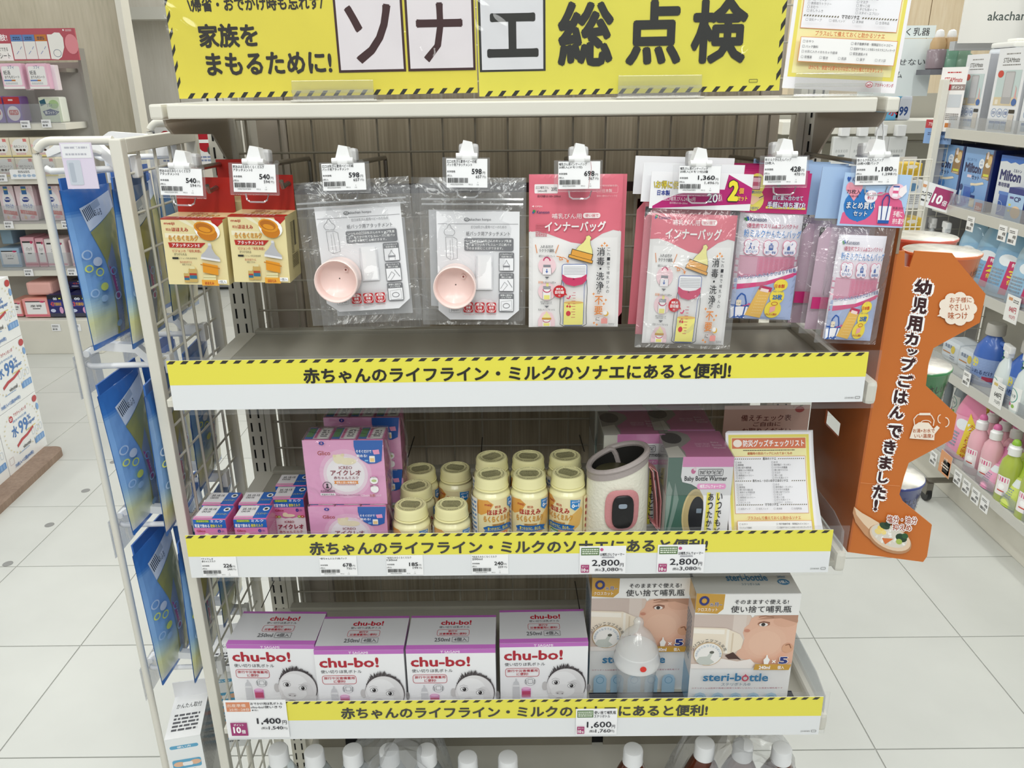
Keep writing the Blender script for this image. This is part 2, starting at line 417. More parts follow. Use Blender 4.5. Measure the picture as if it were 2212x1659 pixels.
x0 = P(884, 255, y=y).x
for k in range(-6, 12):
    x = x0+.05*k
    if -.43 < x < .45: gr.tube([(x, y, .45), (x, y, H+.2)], .0018, 6)
gr.tube([(-.428, y, .45), (-.428, y, H+.2)], .003); gr.tube([(.448, y, .45), (.448, y, H+.2)], .003)
gr.build('wire_grid', mat('grid_wire', '#A9A394', .35), un, 'welded wire grid over the wood back', 'stuff')
# top shelf
zt = H-.0174
ts = MB().box(-.4285+.012, .448, 1.0246, 1.26, zt-.017, zt, ch=.002).build('top_shelf', WH, un, 'thin cream top shelf with rounded front bar')
for s_, X in ((-1, P(322, 240, y=1.0246).x), (1, P(1943, 228, y=1.0246).x)):
    MB().box(min(X, X-s_*.016), max(X, X-s_*.016), 1.0236, 1.26, zt-.0175, zt+.0004, ch=.003).build('end_cap', WH, ts)
def bracket(X, zt, y0, y1, drop, par, flip=1):
    pts = [(y0, zt), (y1, zt), (y1, zt-drop), (y1-.02, zt-drop+.004), (y1-.075, zt-drop*.34), (y0+.02, zt-.018), (y0+.004, zt-.008)]
    b = MB().prism(pts, .003, lambda a, b, c: (X+c, a, b)).build('bracket', BEIGE if flip else WH, par)
    return b
bracket(P(345, 262, y=1.04).x+.006, zt-.018, 1.035, YU, .075, ts); bracket(P(1905, 262, y=1.04).x, zt-.018, 1.035, YU, .075, ts)
SHM = mat('shelf_deck', '#AFACA0', .3, noise=.03, nscale=5)
for k, (z, capx) in enumerate(zip(ZS, (1891, 1822, 1782))):
    row = (843, 1220, 1565)[k]
    xr = P(capx, row, y=.957).x; xl = -.430
    s = MB(); s.box(xl+.012, xr-.012, .956, 1.243, z-.009, z, ch=.002)
    s.box(xl+.012, xr-.012, 1.243, 1.262, z-.02, z+.006, ch=.002)
    so = s.build('shelf', SHM, un, '%s shelf deck of cream steel' % ('upper', 'middle', 'lower')[k])
    for X in (xl, xr):
        e = MB(); e.box(X-.014, X+.001 if X > 0 else X+.014, .952, 1.25, z-.016 if X > 0 else z-.009, z+.016 if X > 0 else z+.001, ch=.006 if X > 0 else .001); e.build('end_cap', WH, so)
    for sx in (xl+.004, xr-.008): bracket(sx, z-.010, .99, YU, .06, so, 0)
    fc = MB().box(xl+.012, xr-.002, .9515, .9535, z-.02, z+.0585)
    fc.build('front_fence', CL, so, 'clear plastic upstand along the shelf front')
    fc2 = MB()
    for xx in (xr-.006,) if k else ():
        fc2.prism([(.955, z), (1.22, z), (1.22, z+.055), (1.0, z+.055), (.96, z+.045)], .0015, lambda a, b, c, xx=xx: (xx+c, a, b))
        fc2.build('side_fence', clear_mat('side_clear', '#EEF0F2', .12, .12), so, 'clear plastic end guard')
# dividers wires black on the middle shelf
for px0, r0, px1, r1, z in ((895, 943, 862, 1050, 1), (1042, 945, 1038, 995, 1), (1652-400, 940, 1262, 975, 1), (592, 1255, 565, 1312, 2), (1242, 1256, 1252, 1315, 2)):
    a = P(px0, r0, y=1.235); b = P(px1, r1, y=1.10)
    pset(MB().tube([a, (b.x, b.y, max(b.z, ZS[z]+.002))], .0009, 6).build('divider_wire', BLK),
         'thin black divider wire at %s' % {895: 'the milk carton packs', 1042: 'the back of the tall bottles, middle shelf', 1252: 'the left side of the cream bottle warmer', 592: 'the far left of the lower shelf', 1242: 'the gap before the bottle boxes, lower shelf'}[px0], 'divider')
# base cabinet behind the bottom bottles
bz = MB(); bz.box(-.42, .44, .94, 1.30, .05, .19, ch=.004); bz.build('base_deck', WH, un, 'cream base deck of the bay')
MB().box(-.40, .155, 1.262, 1.272, .19, .48).build('lower_panel', mat('lower_beige', '#8F897A', .55), un, 'plain greige lower back panel')
MB().box(.178, .43, 1.262, 1.272, .19, .48).build('lower_panel', MATS['lower_beige'], un)
MB().box(.155, .178, 1.268, 1.272, .19, .48).build('lower_gap', DARK, un, 'black slot between the lower panels')
MB().box(-.345, -.322, 1.259, 1.261, .19, .52).build('lower_gap', DARK, un)

# ------------------------------------------------------------------ yellow posters in the shelf fences
TXT = '赤ちゃんのライフライン・ミルクのソナエにあると便利!'
YE = '#E9E051'; INK = '#25241F'
for k, (pl, pr_, rt, rb, tx0, tx1) in enumerate([(365, 1869, 771, 877, 655, 1577), (405, 1794, 1152, 1242, 668, 1527), (487, 1773, 1513, 1592, 736, 1527)]):
    Y = .9455-(.004 if k == 2 else 0); x0, x1, z0, z1 = rect(pl, pr_, rt, rb, Y)
    z0, z1 = z0-.0, z1
    W = pr_-pl; Hh = W*(z1-z0)/(x1-x0); s = W/1504
    pr = Pr(W, Hh, '#E6E8EA').up(); ysp = Hh*(.49 if k == 0 else .5)
    pr.R(0, 0, W, ysp, YE).up()
    n = 53; st = W/n
    for i in range(n): pr.G([(i*st, 8*s), (i*st+st*.45, 8*s), (i*st+st*.72, 1), (i*st+st*.27, 1)], '#33302C')
    pr.up(); pr.T(TXT, tx0-pl, 20*s, tx1-pl, 20*s+33*s*1.06, INK if k == 0 else '#3A3A38', .04)
    pr.T('250808A', W-40, Hh-12, W-20, Hh-8, '#777777').RO(W-17, Hh-13, W-7, Hh-8, 1, 1, '#777777')
    t = thing('shelf_poster', ('yellow and white strip poster with hazard edge on the upper shelf front', 'yellow and white strip poster on the middle shelf front, behind six price labels', 'yellow and white strip poster on the lower shelf front, lowest of the three')[k], 'poster', ((x0+x1)/2, Y, z0), (math.radians(-2), math.radians(-.15 if k == 0 else .1), 0))
    MB().box(-(x1-x0)/2, (x1-x0)/2, 0, .0006, 0, z1-z0).build('sheet', mat('paper_white', '#EEEEF1', .6), t)
    pr.build('print', t, front(x1-x0, z1-z0), PG)

# ------------------------------------------------------------------ price labels
def price_canvas(pr, l1, l2, price, tax, W, Hh, sx=1., sy=1., code='4902705097895'):
    T = pr.T; D = '#202024'
    T(l1, 5*sx, 10*sy, 5*sx+len(l1)*19*sx, 36*sy, D, .02)
    if l2: T(l2, 5*sx, 38*sy, 5*sx+len(l2)*19*sx, 62*sy, D, .02)
    T('本体価格', 5*sx, 94*sy, 74*sx, 112*sy, D, .01); T('(税込', 3*sx, 128*sy, 48*sx, 148*sy, D)
    wP = len(price)*28*sx; T(price, 294*sx-wP, 80*sy, 294*sx, 124*sy, D, .03); T('円', 300*sx, 102*sy, 322*sx, 124*sy, D)
    wT = len(tax)*16*sx; T(tax, 292*sx-wT, 132*sy, 292*sx, 156*sy, D, .012); T('円)', 300*sx, 136*sy, 328*sx, 158*sy, D)
    pr.bars(10*sx, 154*sy, 178*sx, 194*sy)
    T(code, 34*sx, 202*sy, 140*sx, 213*sy, D); T('9912', 184*sx, 202*sy, 218*sx, 213*sy, D); T('3', 258*sx, 186*sy, 263*sx, 196*sy, D); T('10', 253*sx, 204*sy, 268*sx, 214*sy, D)
def hang_card(px0, px1, rt, rb, l1, l2, price, tax, label, tilt=0, Y=.968, hook_from=None, paper_off=0, side=0, crack=False):
    x0, x1, z0, z1 = rect(px0, px1, rt, rb, Y); w = x1-x0; h = z1-z0
    t = thing('price_holder', label, 'price tag', ((x0+x1)/2, Y, z0), (math.radians(-6), math.radians(tilt), 0), 'hanging price holders on the hooks')
    MB().box(-w/2-.004+side*.002, w/2+.002+side*.002, -.0012, .0012, -.0035, h+.0015, ch=.0006).build('clear_sleeve', clear_mat('sleeve_clear', '#FDFDFD', .1, .06), t)
    MB().box(-w/2+.002, w/2-.001, -.0020, -.0014, 0, h).build('paper', mat('paper_white', '#EEEEF1', .6), t)
    pr = Pr(340, 232, '#F3F3F4').up(); price_canvas(pr, l1, l2, price, tax, 340, 232)
    if crack: pr.up(); pr.L_([(262, 4), (268, 60), (258, 120), (250, 190), (245, 228)], 3, '#B5696C')
    pr.build('print', t, front(w-.002, h, -.0021), PG)
    # wire-look clear loop under the sleeve
    lp = MB(); lp.tube([(-.012, 0, -.002), (-.011, 0, -.009), (-.007, 0, -.0115), (.009, 0, -.0115), (.013, 0, -.009), (.015, 0, -.002)], .0011, 6)
    lp.build('loop', clear_mat('loop_clear', '#F4F4F4', .3, .25), t)
    # white clip
    c = MB(); c.box(-.011, .011, -.003, .016, h-.001, h+.006, ch=.002); c.prism([(-.009, h+.005), (.009, h+.005), (.006, h+.019), (-.004, h+.021)], .02, lambda a, b, q: (a, -.001+q, b))
    c.tube([(-.0125, -.003, h+.003), (-.006, -.003, h+.003)], .0035, 10); c.tube([(.006, -.003, h+.003), (.0125, -.003, h+.003)], .0035, 10)
    c.build('clip', WH2, t)
    MB().box(-.011, .013, .018, .036, h+.0, h+.018, ch=.004).build('clip_sleeve', mat('clip_grey', '#B9B8B8', .4), t)
    return t
A1 = '明治ほほえみらくらくミルク'; A2 = 'アタッチメントⅡ'; B1 = '広口ほ乳びん愛用ベビーの紙'; B2 = 'パック用アタッチメント'
hang_card(343, 438, 364, 422, A1, A2, '540', '594', 'clear price holder reading 540 yen, leftmost over the first cream carton', 2)
hang_card(501, 597, 355, 415, A1, A2, '540', '594', 'clear price holder reading 540 yen over the second cream carton', 1.5)
hang_card(695, 792, 353, 411, B1, B2, '598', '657', 'clear price holder reading 598 yen over the clear pouch nearer the cartons', -1, side=1)
hang_card(962, 1054, 343, 405, B1, B2, '598', '657', 'clear price holder reading 598 yen over the clear pouch beside the pink bag', 1)
hang_card(1204, 1298, 349, 408, '哺乳びん用インナーバッグ', '20枚入(メモリ付)', '698', '767', 'cracked clear price holder reading 698 yen over the pink bag', 0, crack=True)
hang_card(1464, 1557, 359, 417, '哺乳びん用インナーバッグ', '20枚入(メモリ付)2個', '1,360', '1,496', 'clear price holder reading 1,360 yen over the two pack pink bag', 1, side=-1, Y=.955)
hang_card(1648, 1743, 339, 399, '粉ミルクかんたんバッグ', '25枚入', '428', '470', 'clear price holder reading 428 yen over the magenta header pack', 0)
hang_card(1847, 1942, 340, 399, '粉ミルクかんたんバッグ', '25枚×3個パック', '1,180', '1,298', 'clear price holder reading 1,180 yen, rightmost over the pale blue header pack', -.5)
# display hooks: square loop at the back, arm to the clip
def hook(px, py, bx, by, label, yf=.985):
    a = P(px, py, y=yf); b = P(bx, by, y=1.262); c = Vector((b.x, 1.262, b.z-.034)); 
    t = thing('display_hook', label, 'hook', a, (0, 0, 0), 'steel display hooks on the back bar')
    R_ = lambda p: Vector(p)-a
    MB().tube([R_(a), R_(b)-Vector((0, .004, 0)), R_(b)-Vector((0, 0, .004)), R_(c), R_(c)+Vector((0, -.004, -.003)), R_(c)+Vector((0, -.10, -.002))], .0032, 8).build('prong', STEEL, t)
    MB().tube([R_(c)+Vector((0, -.09, 0)), R_(a)+Vector((0, .04, -.028)), R_(a)+Vector((0, .015, -.03)), R_(a)+Vector((0, .01, -.022))], .0028, 8).build('product_prong', STEEL, t)
for q in [(435, 362, 512, 348, 'dark steel hook holding the first cream carton'), (598, 352, 668, 342, 'steel hook holding the second cream carton'), (780, 350, 832, 340, 'steel hook of the clear pouch nearer the cartons'),
          (1010, 343, 1028, 336, 'steel hook of the clear pouch beside the pink bag'), (1250, 345, 1222, 342, 'steel hook of the pink bag'), (1500, 352, 1428, 338, 'steel hook of the two pack pink bag'), (1695, 352, 1577, 338, 'steel hook of the magenta header pack'), (1850, 350, 1740, 332, 'steel hook of the pale blue header pack')]:
    hook(*q)
pset(MB().box(-.42, .44, 1.250, 1.258, P(1100, 402, y=1.262).z-.008, P(1100, 402, y=1.262).z+.006).build('hook_bar', mat('hook_bar_dark', '#4A3A38', .4, .3)), 'dark flat bar across the back that carries the hooks', 'bar')

# strip labels stuck on the posters
def strip_label(px0, px1, rt, rb, l1, l2, price, tax, label, Y):
    x0, x1, z0, z1 = rect(px0, px1, rt, rb, Y); w = x1-x0; h = z1-z0
    t = thing('price_label', label, 'price label', ((x0+x1)/2, Y, z0), (math.radians(-2), 0, 0), 'small price labels on the shelf fronts')
    MB().box(-w/2, w/2, 0, .0005, 0, h).build('paper', MATS['paper_white'], t)
    pr = Pr(340, 232, '#F7F7F8').up(); price_canvas(pr, l1, l2, price, tax, 340, 232)
    pr.build('print', t, front(w, h), PG)
strip_label(436, 512, 1204, 1245, '*アイクレオ', '赤ちゃんミルク', '226', '244', 'small white price label reading 226 under the milk cartons', .9440)
strip_label(691, 771, 1203, 1243, '*赤ちゃんミルク3本パック', None, '678', '732', 'small white price label reading 678 under the pink multipack', .9440)
strip_label(835, 914, 1201, 1242, '*ほほえみらくらくミルク', '120ml', '185', '199', 'small white price label reading 185 under the short bottles', .9440)
strip_label(1019, 1098, 1199, 1240, '*ほほえみらくらくミルク', '200ml', '240', '259', 'small white price label reading 240 under the tall bottles', .9440)
def promo(px0, px1, rt, rb, l1, l2, price, tax, label, Y, big=False):
    x0, x1, z0, z1 = rect(px0, px1, rt, rb, Y); w = x1-x0; h = z1-z0
    t = thing('promo_label', label, 'price label', ((x0+x1)/2, Y, z0), (math.radians(-2), 0, 0), 'point offer price labels')
    MB().box(-w/2, w/2, 0, .0005, 0, h).build('paper', MATS['paper_white'], t)
    pr = Pr(375, 215, '#F4F4F6').up(); D = '#1D1D28'
    if big:
        pr = Pr(500, 310, '#F4F4F6').up(); pr.R(18, 15, 210, 92, '#D98A63').up(); pr.T('出産準備', 26, 28, 175, 55, '#F6E6DA', .01); pr.T('25㊍~28㊐', 40, 62, 205, 86, '#F6E6DA', .02)
        pr.T(l1, 216, 16, 475, 38, D, .02); pr.T(l2, 216, 44, 465, 66, D, .015); pr.T('●4個入', 222, 74, 275, 86, D)
        pr.T(price, 250, 145, 445, 200, D, .03); pr.T('円', 455, 165, 490, 198, D, .015); pr.T('(税込', 280, 218, 335, 240, D, .01); pr.T(tax, 340, 212, 455, 243, D, .02); pr.T('円)', 458, 220, 492, 242, D)
        pr.R(34, 180, 168, 288, '#A03070').up(); pr.T('ポイント', 60, 188, 142, 206, '#FFFFFF', .02); pr.T('10', 52, 212, 115, 266, '#FFFFFF', .05); pr.T('倍', 118, 236, 152, 268, '#FFFFFF', .03)
    else:
        pr.R(12, 12, 158, 70, '#5C7A4A').up().tiny(20, 18, 150, 64, '#E8EFE0', 3, 4)
        pr.E(178, 26, 14, 12, '#C9588A').up() if 'SS' in l1 else None
        pr.T(l1, 165, 52 if 'SS' in l1 else 16, 362, 76 if 'SS' in l1 else 44, D, .02)
        if l2: pr.T(l2, 165, 48, 310, 72, D, .015)
        else: pr.tiny(180, 80, 280, 92, '#555566', 2, 3)
        pr.T(price, 100, 104, 325, 160, D, .02); pr.T('円', 328, 132, 358, 160, D, .01); pr.T('(税込', 125, 172, 176, 196, D, .01); pr.T(tax, 180, 166, 318, 198, D, .015); pr.T('円)', 320, 172, 352, 196, D)
        pr.R(12, 142, 78, 202, '#A8326E').up(); pr.T('ポイント', 20, 148, 70, 162, '#FFFFFF', .02); pr.T('10', 18, 168, 50, 194, '#FFFFFF', .05); pr.T('倍', 54, 176, 72, 194, '#FFFFFF', .02)
    pr.build('print', t, front(w, h), PG)
promo(1252, 1352, 1181, 1239, 'SS哺乳びんウォーマー', None, '2,800', '3,080', 'white 2,800 yen label with pink point square under the cream bottle warmer', .9435)
promo(1420, 1522, 1178, 1237, 'SS哺乳びんウォーマー', None, '2,800', '3,080', 'white 2,800 yen label with pink point square under the boxed green warmer', .9435)
promo(1244, 1333, 1533, 1587, '使い捨て哺乳瓶', 'ステリボトル', '1,600', '1,760', 'white 1,600 yen label with pink point square on the lower shelf poster', .9390)
promo(487, 621, 1515, 1593, 'おでかけ用ほ乳ボトル', 'chu-bo!使いきり', '1,400', '1,540', 'large white 1,400 yen label with orange and magenta blocks at the lower shelf end', .9390, True)

# ================================================================== SIGNS ON THE TOP SHELF
def sign_block(name, label, px0, px1, rb, Y, htop, draw, wU, hU_per):
    mr = 105; x0 = P(px0, mr, y=Y).x; x1 = P(px1, mr, y=Y).x; z0 = P((px0+px1)/2, rb, y=Y).z; z1 = H+htop
    t = thing(name, label, 'sign', ((x0+x1)/2, Y, z0), (0, math.radians(-.55), 0))
    w = x1-x0; h = z1-z0
    MB().box(-w/2, w/2, 0, .0012, 0, h).build('sheet', MATS['paper_white'], t)
    pr = draw(w, h); pr.build('print', t, front(w, h), PG)
    MB().box(-w/2-.002, w/2+.002, -.0035, -.0025, -.004, h+.002).build('clear_cover', clear_mat('cover_crinkle', '#FFFFFF', .05, .0, .03, 1.0, 4.5), t, 'clear plastic sleeve over the sheet')
    return t, w, h
def haz(pr, W, Hh, left, right, off=.0):
    k = 29.3; n = int(W/k)+1
    for i in range(n):
        x = i*k+off
        if x+17 < W: pr.G([(x, Hh), (x+10, Hh), (x+19, Hh-11), (x+9, Hh-11)], INK)
    for i in range(14):
        yy = Hh-34-i*33
        if left: pr.G([(0, yy+14), (8, yy), (8, yy-12), (0, yy+2)], INK)
        if right: pr.G([(W-9, yy+14), (W, yy), (W, yy-14), (W-9, yy)], INK)
def s1(w, h):
    W = 660.; Hh = W*h/w; b = Hh; pr = Pr(W, Hh, '#EBDC4C').up(); haz(pr, W, Hh, True, False, 18); pr.up()
    Y_ = lambda r: b-(206-r)*1.0
    pr.T('\\帰省・おでかけ時も忘れず/', 48, Y_(5), 337, Y_(33), '#2A2620', .04)
    pr.T('家族を', 62, Y_(56), 190, Y_(104), '#2A2620', .04); pr.T('まもるために!', 70, Y_(114), 344, Y_(160), '#2A2620', .04)
    for x, c in ((358, 'ソ'), (510, 'ナ')):
        pr.R(x, Y_(4), x+147, Y_(159), '#3A1416').up(); pr.R(x+5, Y_(9), x+142, Y_(154), '#EDE6EA').up()
        pr.T(c, x+22, Y_(24), x+122, Y_(142), '#3A1416', .02)
    return pr
def s2(w, h):
    W = 658.; Hh = W*h/w; b = Hh; pr = Pr(W, Hh, '#E9E052').up(); haz(pr, W, Hh, False, True, 12); pr.up()
    Y_ = lambda r: b-(201-r)
    pr.R(3, Y_(0), 146, Y_(151), '#2A2A26').up(); pr.R(8, Y_(4), 141, Y_(147), '#E6E6EA').up()
    pr.T('エ', 20, Y_(35), 131, Y_(123), '#262622', .03)
    for x, c in ((172, '総'), (318, '点'), (458, '検')): pr.T(c, x, Y_(15), x+120, Y_(144), '#262622', .042)
    pr.RO(250+340, b-24, 250+358, b-18, 1, 1, '#555533')
    return pr
checkrows = ['お水', '携帯食', '使い切り哺乳瓶', '液体ミルク用乳首', 'ベビーフード', '携帯用カトラリー', 'おむつ', 'おしりふき']
checkrows2 = ['かさ', '懐中電灯・ランタン', 'スマホの充電器', '使い捨てカイロ', 'マスク', '抱っこ紐', '子ども用のくつ', 'スタイ・エプロン', 'ガーゼハンカチ']
def checklist(pr, head=True):
    """A portrait checklist 250 x 354"""
    pr.R(8, 6, 242, 330, '#E9DC66').up(); pr.R(16, 14, 234, 322, '#F4EDB0').up()
    if head:
        pr.R(18, 16, 232, 46, '#D9744C').up(); pr.E(34, 31, 13, 11, '#FBEFE4').up(); pr.T('防災グッズチェックリスト', 50, 21, 228, 41, '#FFFFFF', .03)
        pr.tiny(50, 49, 200, 53, '#4A4438', 1, 5); pr.T('避難時の防災バッグに入れておくもの', 62, 56, 192, 64, '#C7662F', .02)
    pr.R(20, 68, 230, 232, '#DE9358').up(); pr.R(21.2, 69.2, 228.8, 230.8, '#F1F0F4').up()
    for yy, t in ((74, '基本のソナエ'), (137, '赤ちゃん・小さいお子さまのソナエ'), (205, 'ママのソナエ')):
        for i in range(34):
            x = 24+i*6
            if abs(x-125) > len(t)*3.4+4: pr.G([(x, yy+3), (x+2.6, yy+3), (x+4.2, yy), (x+1.6, yy)], '#5F5633')
        pr.T(t, 125-len(t)*3.2, yy-3, 125+len(t)*3.2, yy+5, '#3A362E', .02)
    def box(x, yy, t):
        pr.RO(x, yy, x+4.4, yy+4.4, .5, .5, '#777780'); pr.T(t, x+7, yy-.6, x+7+len(t)*5.4, yy+5, '#4A4850')
    for i in range(7): box(26, 83+i*7.4, checkrows[i]); box(130, 83+i*7.4, checkrows2[i])
    for i in range(8): box(26, 146+i*7.2, checkrows[i]); box(130, 146+i*7.2, checkrows2[i])
    for i, t in enumerate(['授乳ケープ', '母乳パッド', '清浄綿', '生理用品']): box(26+i*50, 214, t)
    pr.T('プラスαして備えておくと助かるソナエ', 50, 237, 200, 247, '#CC6A34', .02)
    pr.R(20, 250, 230, 300, '#DE9358').up(); pr.R(21.2, 251.2, 228.8, 298.8, '#F3F2F0').up()
    for i, (t, u) in enumerate([('おやつ', '母子健康手帳・保険証などのコピー'), ('パック飲料', '妊娠中であることを知らせるマタニティマーク'), ('お気に入りのおもちゃや絵本', '緊急連絡メモ')]):
        box(26, 257+i*10, t); pr.RO(130, 257+i*10, 134.4, 261.4+i*10, .5, .5, '#777780'); pr.T(u, 137, 256.4+i*10, min(226, 137+len(u)*5.2), 262+i*10, '#4A4850')
    for i, t in enumerate(['常備薬', '電池', '雨具', '軍手', 'ポリ袋']): box(26+i*40, 288, t)
    pr.T('ほかにも、家庭で必要なものは日ごろから備えておきましょう', 45, 306, 205, 315, '#CC5A34', .015)
    pr.E(182, 340, 8, 6, '#B84250').up().E(182, 340, 6.6, 4.6, '#F4F2F4').up(); pr.T('ah', 177, 336.5, 187, 343.5, '#B84250', .03); pr.T('アカチャンホンポ', 194, 336, 234, 344, '#B84250', .03)
def s3(w, h):
    pr = Pr(250, 354, '#F2F0F4').up(); checklist(pr); return pr
t1, w1, h1 = sign_block('hazard_sign', 'yellow hazard edged sign sheet starting with small slogan and two white squares', 372, 1030, 207, 1.050, .215, s1, 660, 1)
t2, w2, h2 = sign_block('hazard_sign', 'yellow hazard edged sign sheet with one white square and three large characters', 1033, 1692, 202, 1.047, .215, s2, 660, 1)
Y3 = 1.043; x0 = P(1690, 180, y=Y3).x; x1 = P(1936, 180, y=Y3).x; z0 = P(1810, 196, y=Y3).z
t3 = thing('checklist_sign', 'white and yellow emergency checklist sheet standing at the shelf end', 'sign', ((x0+x1)/2, Y3, z0), (math.radians(-3), math.radians(3.2), 0))
w3 = x1-x0; h3 = w3*1.414
MB().box(-w3/2, w3/2, 0, .0018, 0, h3, ch=.0008).build('sheet', MATS['paper_white'], t3)
s3(w3, h3).build('print', t3, front(w3, h3), PG)
for k, (a_, b_, r0, r1, lb) in enumerate([(630, 807, 174, 213, 'clear acrylic clip stand holding the slogan sheet'), (1335, 1516, 163, 209, 'clear acrylic clip stand holding the three character sheet'), (1717, 1905, 158, 207, 'clear acrylic clip stand holding the checklist sheet')]):
    Y = 1.034; x0, x1, z0, z1 = rect(a_, b_, r0, r1, Y)
    t = thing('sign_clip', lb, 'sign holder', ((x0+x1)/2, Y, zt+.0005), group='acrylic sign clips on the top shelf')
    w = x1-x0; h = z1-zt
    AC = clear_mat('acrylic', '#FBFBFA', .16, .06, .08)
    MB().box(-w/2, w/2, 0, .0022, .003, h, ch=.0008).build('front_plate', AC, t)
    MB().box(-w/2, w/2, .022, .0242, .003, h*.8, ch=.0008).build('rear_plate', AC, t)
    MB().box(-w/2-.002, w/2+.004, -.004, .05, 0, .003, ch=.001).build('foot', AC, t)
    MB().tube([(-w/2, -.001, h*.5), (w/2, -.001, h*.5)], .002, 8).build('rib', AC, t)
# ================================================================== HANGING PRODUCTS
def carton_attachment(x0, x1, zt_, zb, Y, label, tilt=9):
    w = x1-x0; h = zt_-zb; d = .056
    t = thing('hanging_carton', label, 'carton', ((x0+x1)/2, Y, zb), (math.radians(-tilt*0), math.radians(1.5), 0), 'cream cartons with red hang tabs')
    YL = '#EADCA6'
    MB().box(-w/2, w/2, 0, d, 0, h, ch=.0012).build('box', mat('cream_card', '#EADCA6', .45), t)
    MB().box(-w/2+.001, w/2-.001, d-.0015, d, h, h+.044).build('hang_tab', mat('red_card', '#A81E14', .45), t, 'red hang tab')
    p = Pr(500, 560, YL).up(); R = '#B5281E'
    for q_ in ([(140, 8), (200, 8), (330, 110)], [(20, 120), (20, 160), (320, 130)], [(250, 8), (280, 8), (350, 90)]): p.G(q_, '#F2EBCB')
    p.up().R(0, 0, 500, 8, R)
    p.G([(400, 0), (500, 0), (500, 20), (440, 75)], R).up()
    p.T('meiji', 25, 28, 110, 55, R, .02); p.T('明治', 35, 78, 75, 102, R); p.T('ほほえみ', 82, 72, 215, 106, R, .025)
    p.T('らくらくミルク', 50, 138, 285, 182, '#F2C53A', .01, R, .06)
    p.G([(40, 198), (345, 198), (300, 240), (48, 240)], R).up(); p.T('アタッチメントⅡ', 70, 204, 292, 236, '#FFFFFF', .015)
    p.T('ピジョンの「母乳実感」', 68, 256, 300, 280, R, .008); p.T('がつけられる', 78, 286, 180, 308, '#33302A', .01)
    p.R(60, 322, 110, 338, '#222222'); p.T('ピジョン母乳実感専用', 115, 323, 260, 338, '#555044')
    p.T('缶のまますぐに', 118, 352, 218, 372, R, .01); p.T('授乳できる!', 135, 376, 208, 392, '#33302A')
    for cx, cy, s in ((160, 500, .8), (215, 480, 1.15)):
        p.RR(cx-28*s, cy-55*s, cx+28*s, cy+48*s, 8, '#C9A860').up().R(cx-18*s, cy-72*s, cx+18*s, cy-52*s, '#E4DAA8').R(cx-26*s, cy-20*s, cx+26*s, cy-4*s, '#B03A28').R(cx-26*s, cy-4*s, cx+26*s, cy+22*s, '#2E6F8C').up()
    O = '#E2951F'
    p.E(372, 92, 104, 78, '#FFFFFF', rot=.25).up(2).E(372, 115, 82, 60, '#C97A12', rot=.25).up(2).E(355, 72, 88, 52, O, rot=.25).up(2).E(352, 68, 70, 38, '#B96C14', rot=.25).up(2).E(356, 82, 48, 20, O, rot=.25).up()
    p.G([(305, 295), (340, 265), (368, 225), (376, 205), (390, 200), (398, 212), (396, 240), (420, 290), (452, 320), (452, 345), (300, 325)], '#B9B9BE').up().R(368, 196, 392, 216, '#D9D9DE').up()
    p.G([(300, 312), (455, 336), (452, 352), (298, 330)], '#E6E6EA').up()
    p.G([(308, 362), (430, 385), (428, 470), (304, 445)], O).up().L_([(290, 378), (445, 412)], 9, '#C47C16').up()
    p.R(303, 470, 405, 510, '#E4DAA8').R(303, 488, 405, 494, '#B9AE78').R(285, 510, 425, 560, '#EBA83A').up(2).T('ほほえみ', 310, 525, 385, 552, R, .02)
    p.RR(420, 508, 492, 540, 3, '#FFFFFF').up().RO(420, 508, 492, 540, 3, 2, '#333').up() if 0 else p.R(420, 508, 492, 540, '#FFFFFF').up()
    p.T('1個入', 428, 512, 486, 536, '#222')
    p.build('front_print', t, front(w, h), PG)
    q = Pr(500, 360, YL).up(); q.R(0, 260, 500, 360, R).up(); q.T('meiji', 150, 40, 230, 75, R, .02); q.T('ほほえみ', 160, 90, 300, 140, R, .02); q.T('らくらくミルク', 160, 165, 420, 235, '#F2C53A', .01, R, .05); q.T('アタッチメントⅡ', 120, 275, 400, 345, '#FFFFFF', .02)
    q.build('top_print', t, topf(w, d, h), PG)
    q = Pr(300, 500, '#E6D89E').up(); q.tiny(110, 60, 170, 300, '#6B6448', 22, 5).bars(180, 60, 230, 250, '#444'); q.R(100, 300, 280, 420, '#CFC28A').up().tiny(110, 310, 260, 410, '#55503A', 8, 3)
    q.build('side_print', t, rightf(w, d, h), PG)
    return t
HEX3 = '#333333'
_lin = lin
def lin(c):
    if isinstance(c, str) and len(c) == 4: c = '#'+''.join(k*2 for k in c[1:])
    return _lin(c)
a = rect(354, 486, 473, 615, .985); carton_attachment(a[0], a[1], a[3], a[2], .985, 'cream carton with orange ring picture, leftmost on the hooks')
b = rect(497, 619, 467, 610, .985); carton_attachment(b[0], b[1], b[3], b[2], .985, 'cream carton with orange ring picture, hung next to the clear pouches')
ax = thing('hanging_carton', 'red tabbed carton hung behind the leftmost cream carton', 'carton', ((a[0]+a[1])/2+.035, 1.055, a[2]+.012), group='cream cartons with red hang tabs')
w_ = a[1]-a[0]; h_ = a[3]-a[2]
MB().box(-w_/2, w_/2, 0, .056, 0, h_, ch=.0012).build('box', MATS['cream_card'], ax); MB().box(-w_/2, w_/2, .0545, .056, h_, h_+.048).build('hang_tab', MATS['red_card'], ax, 'red hang tab')

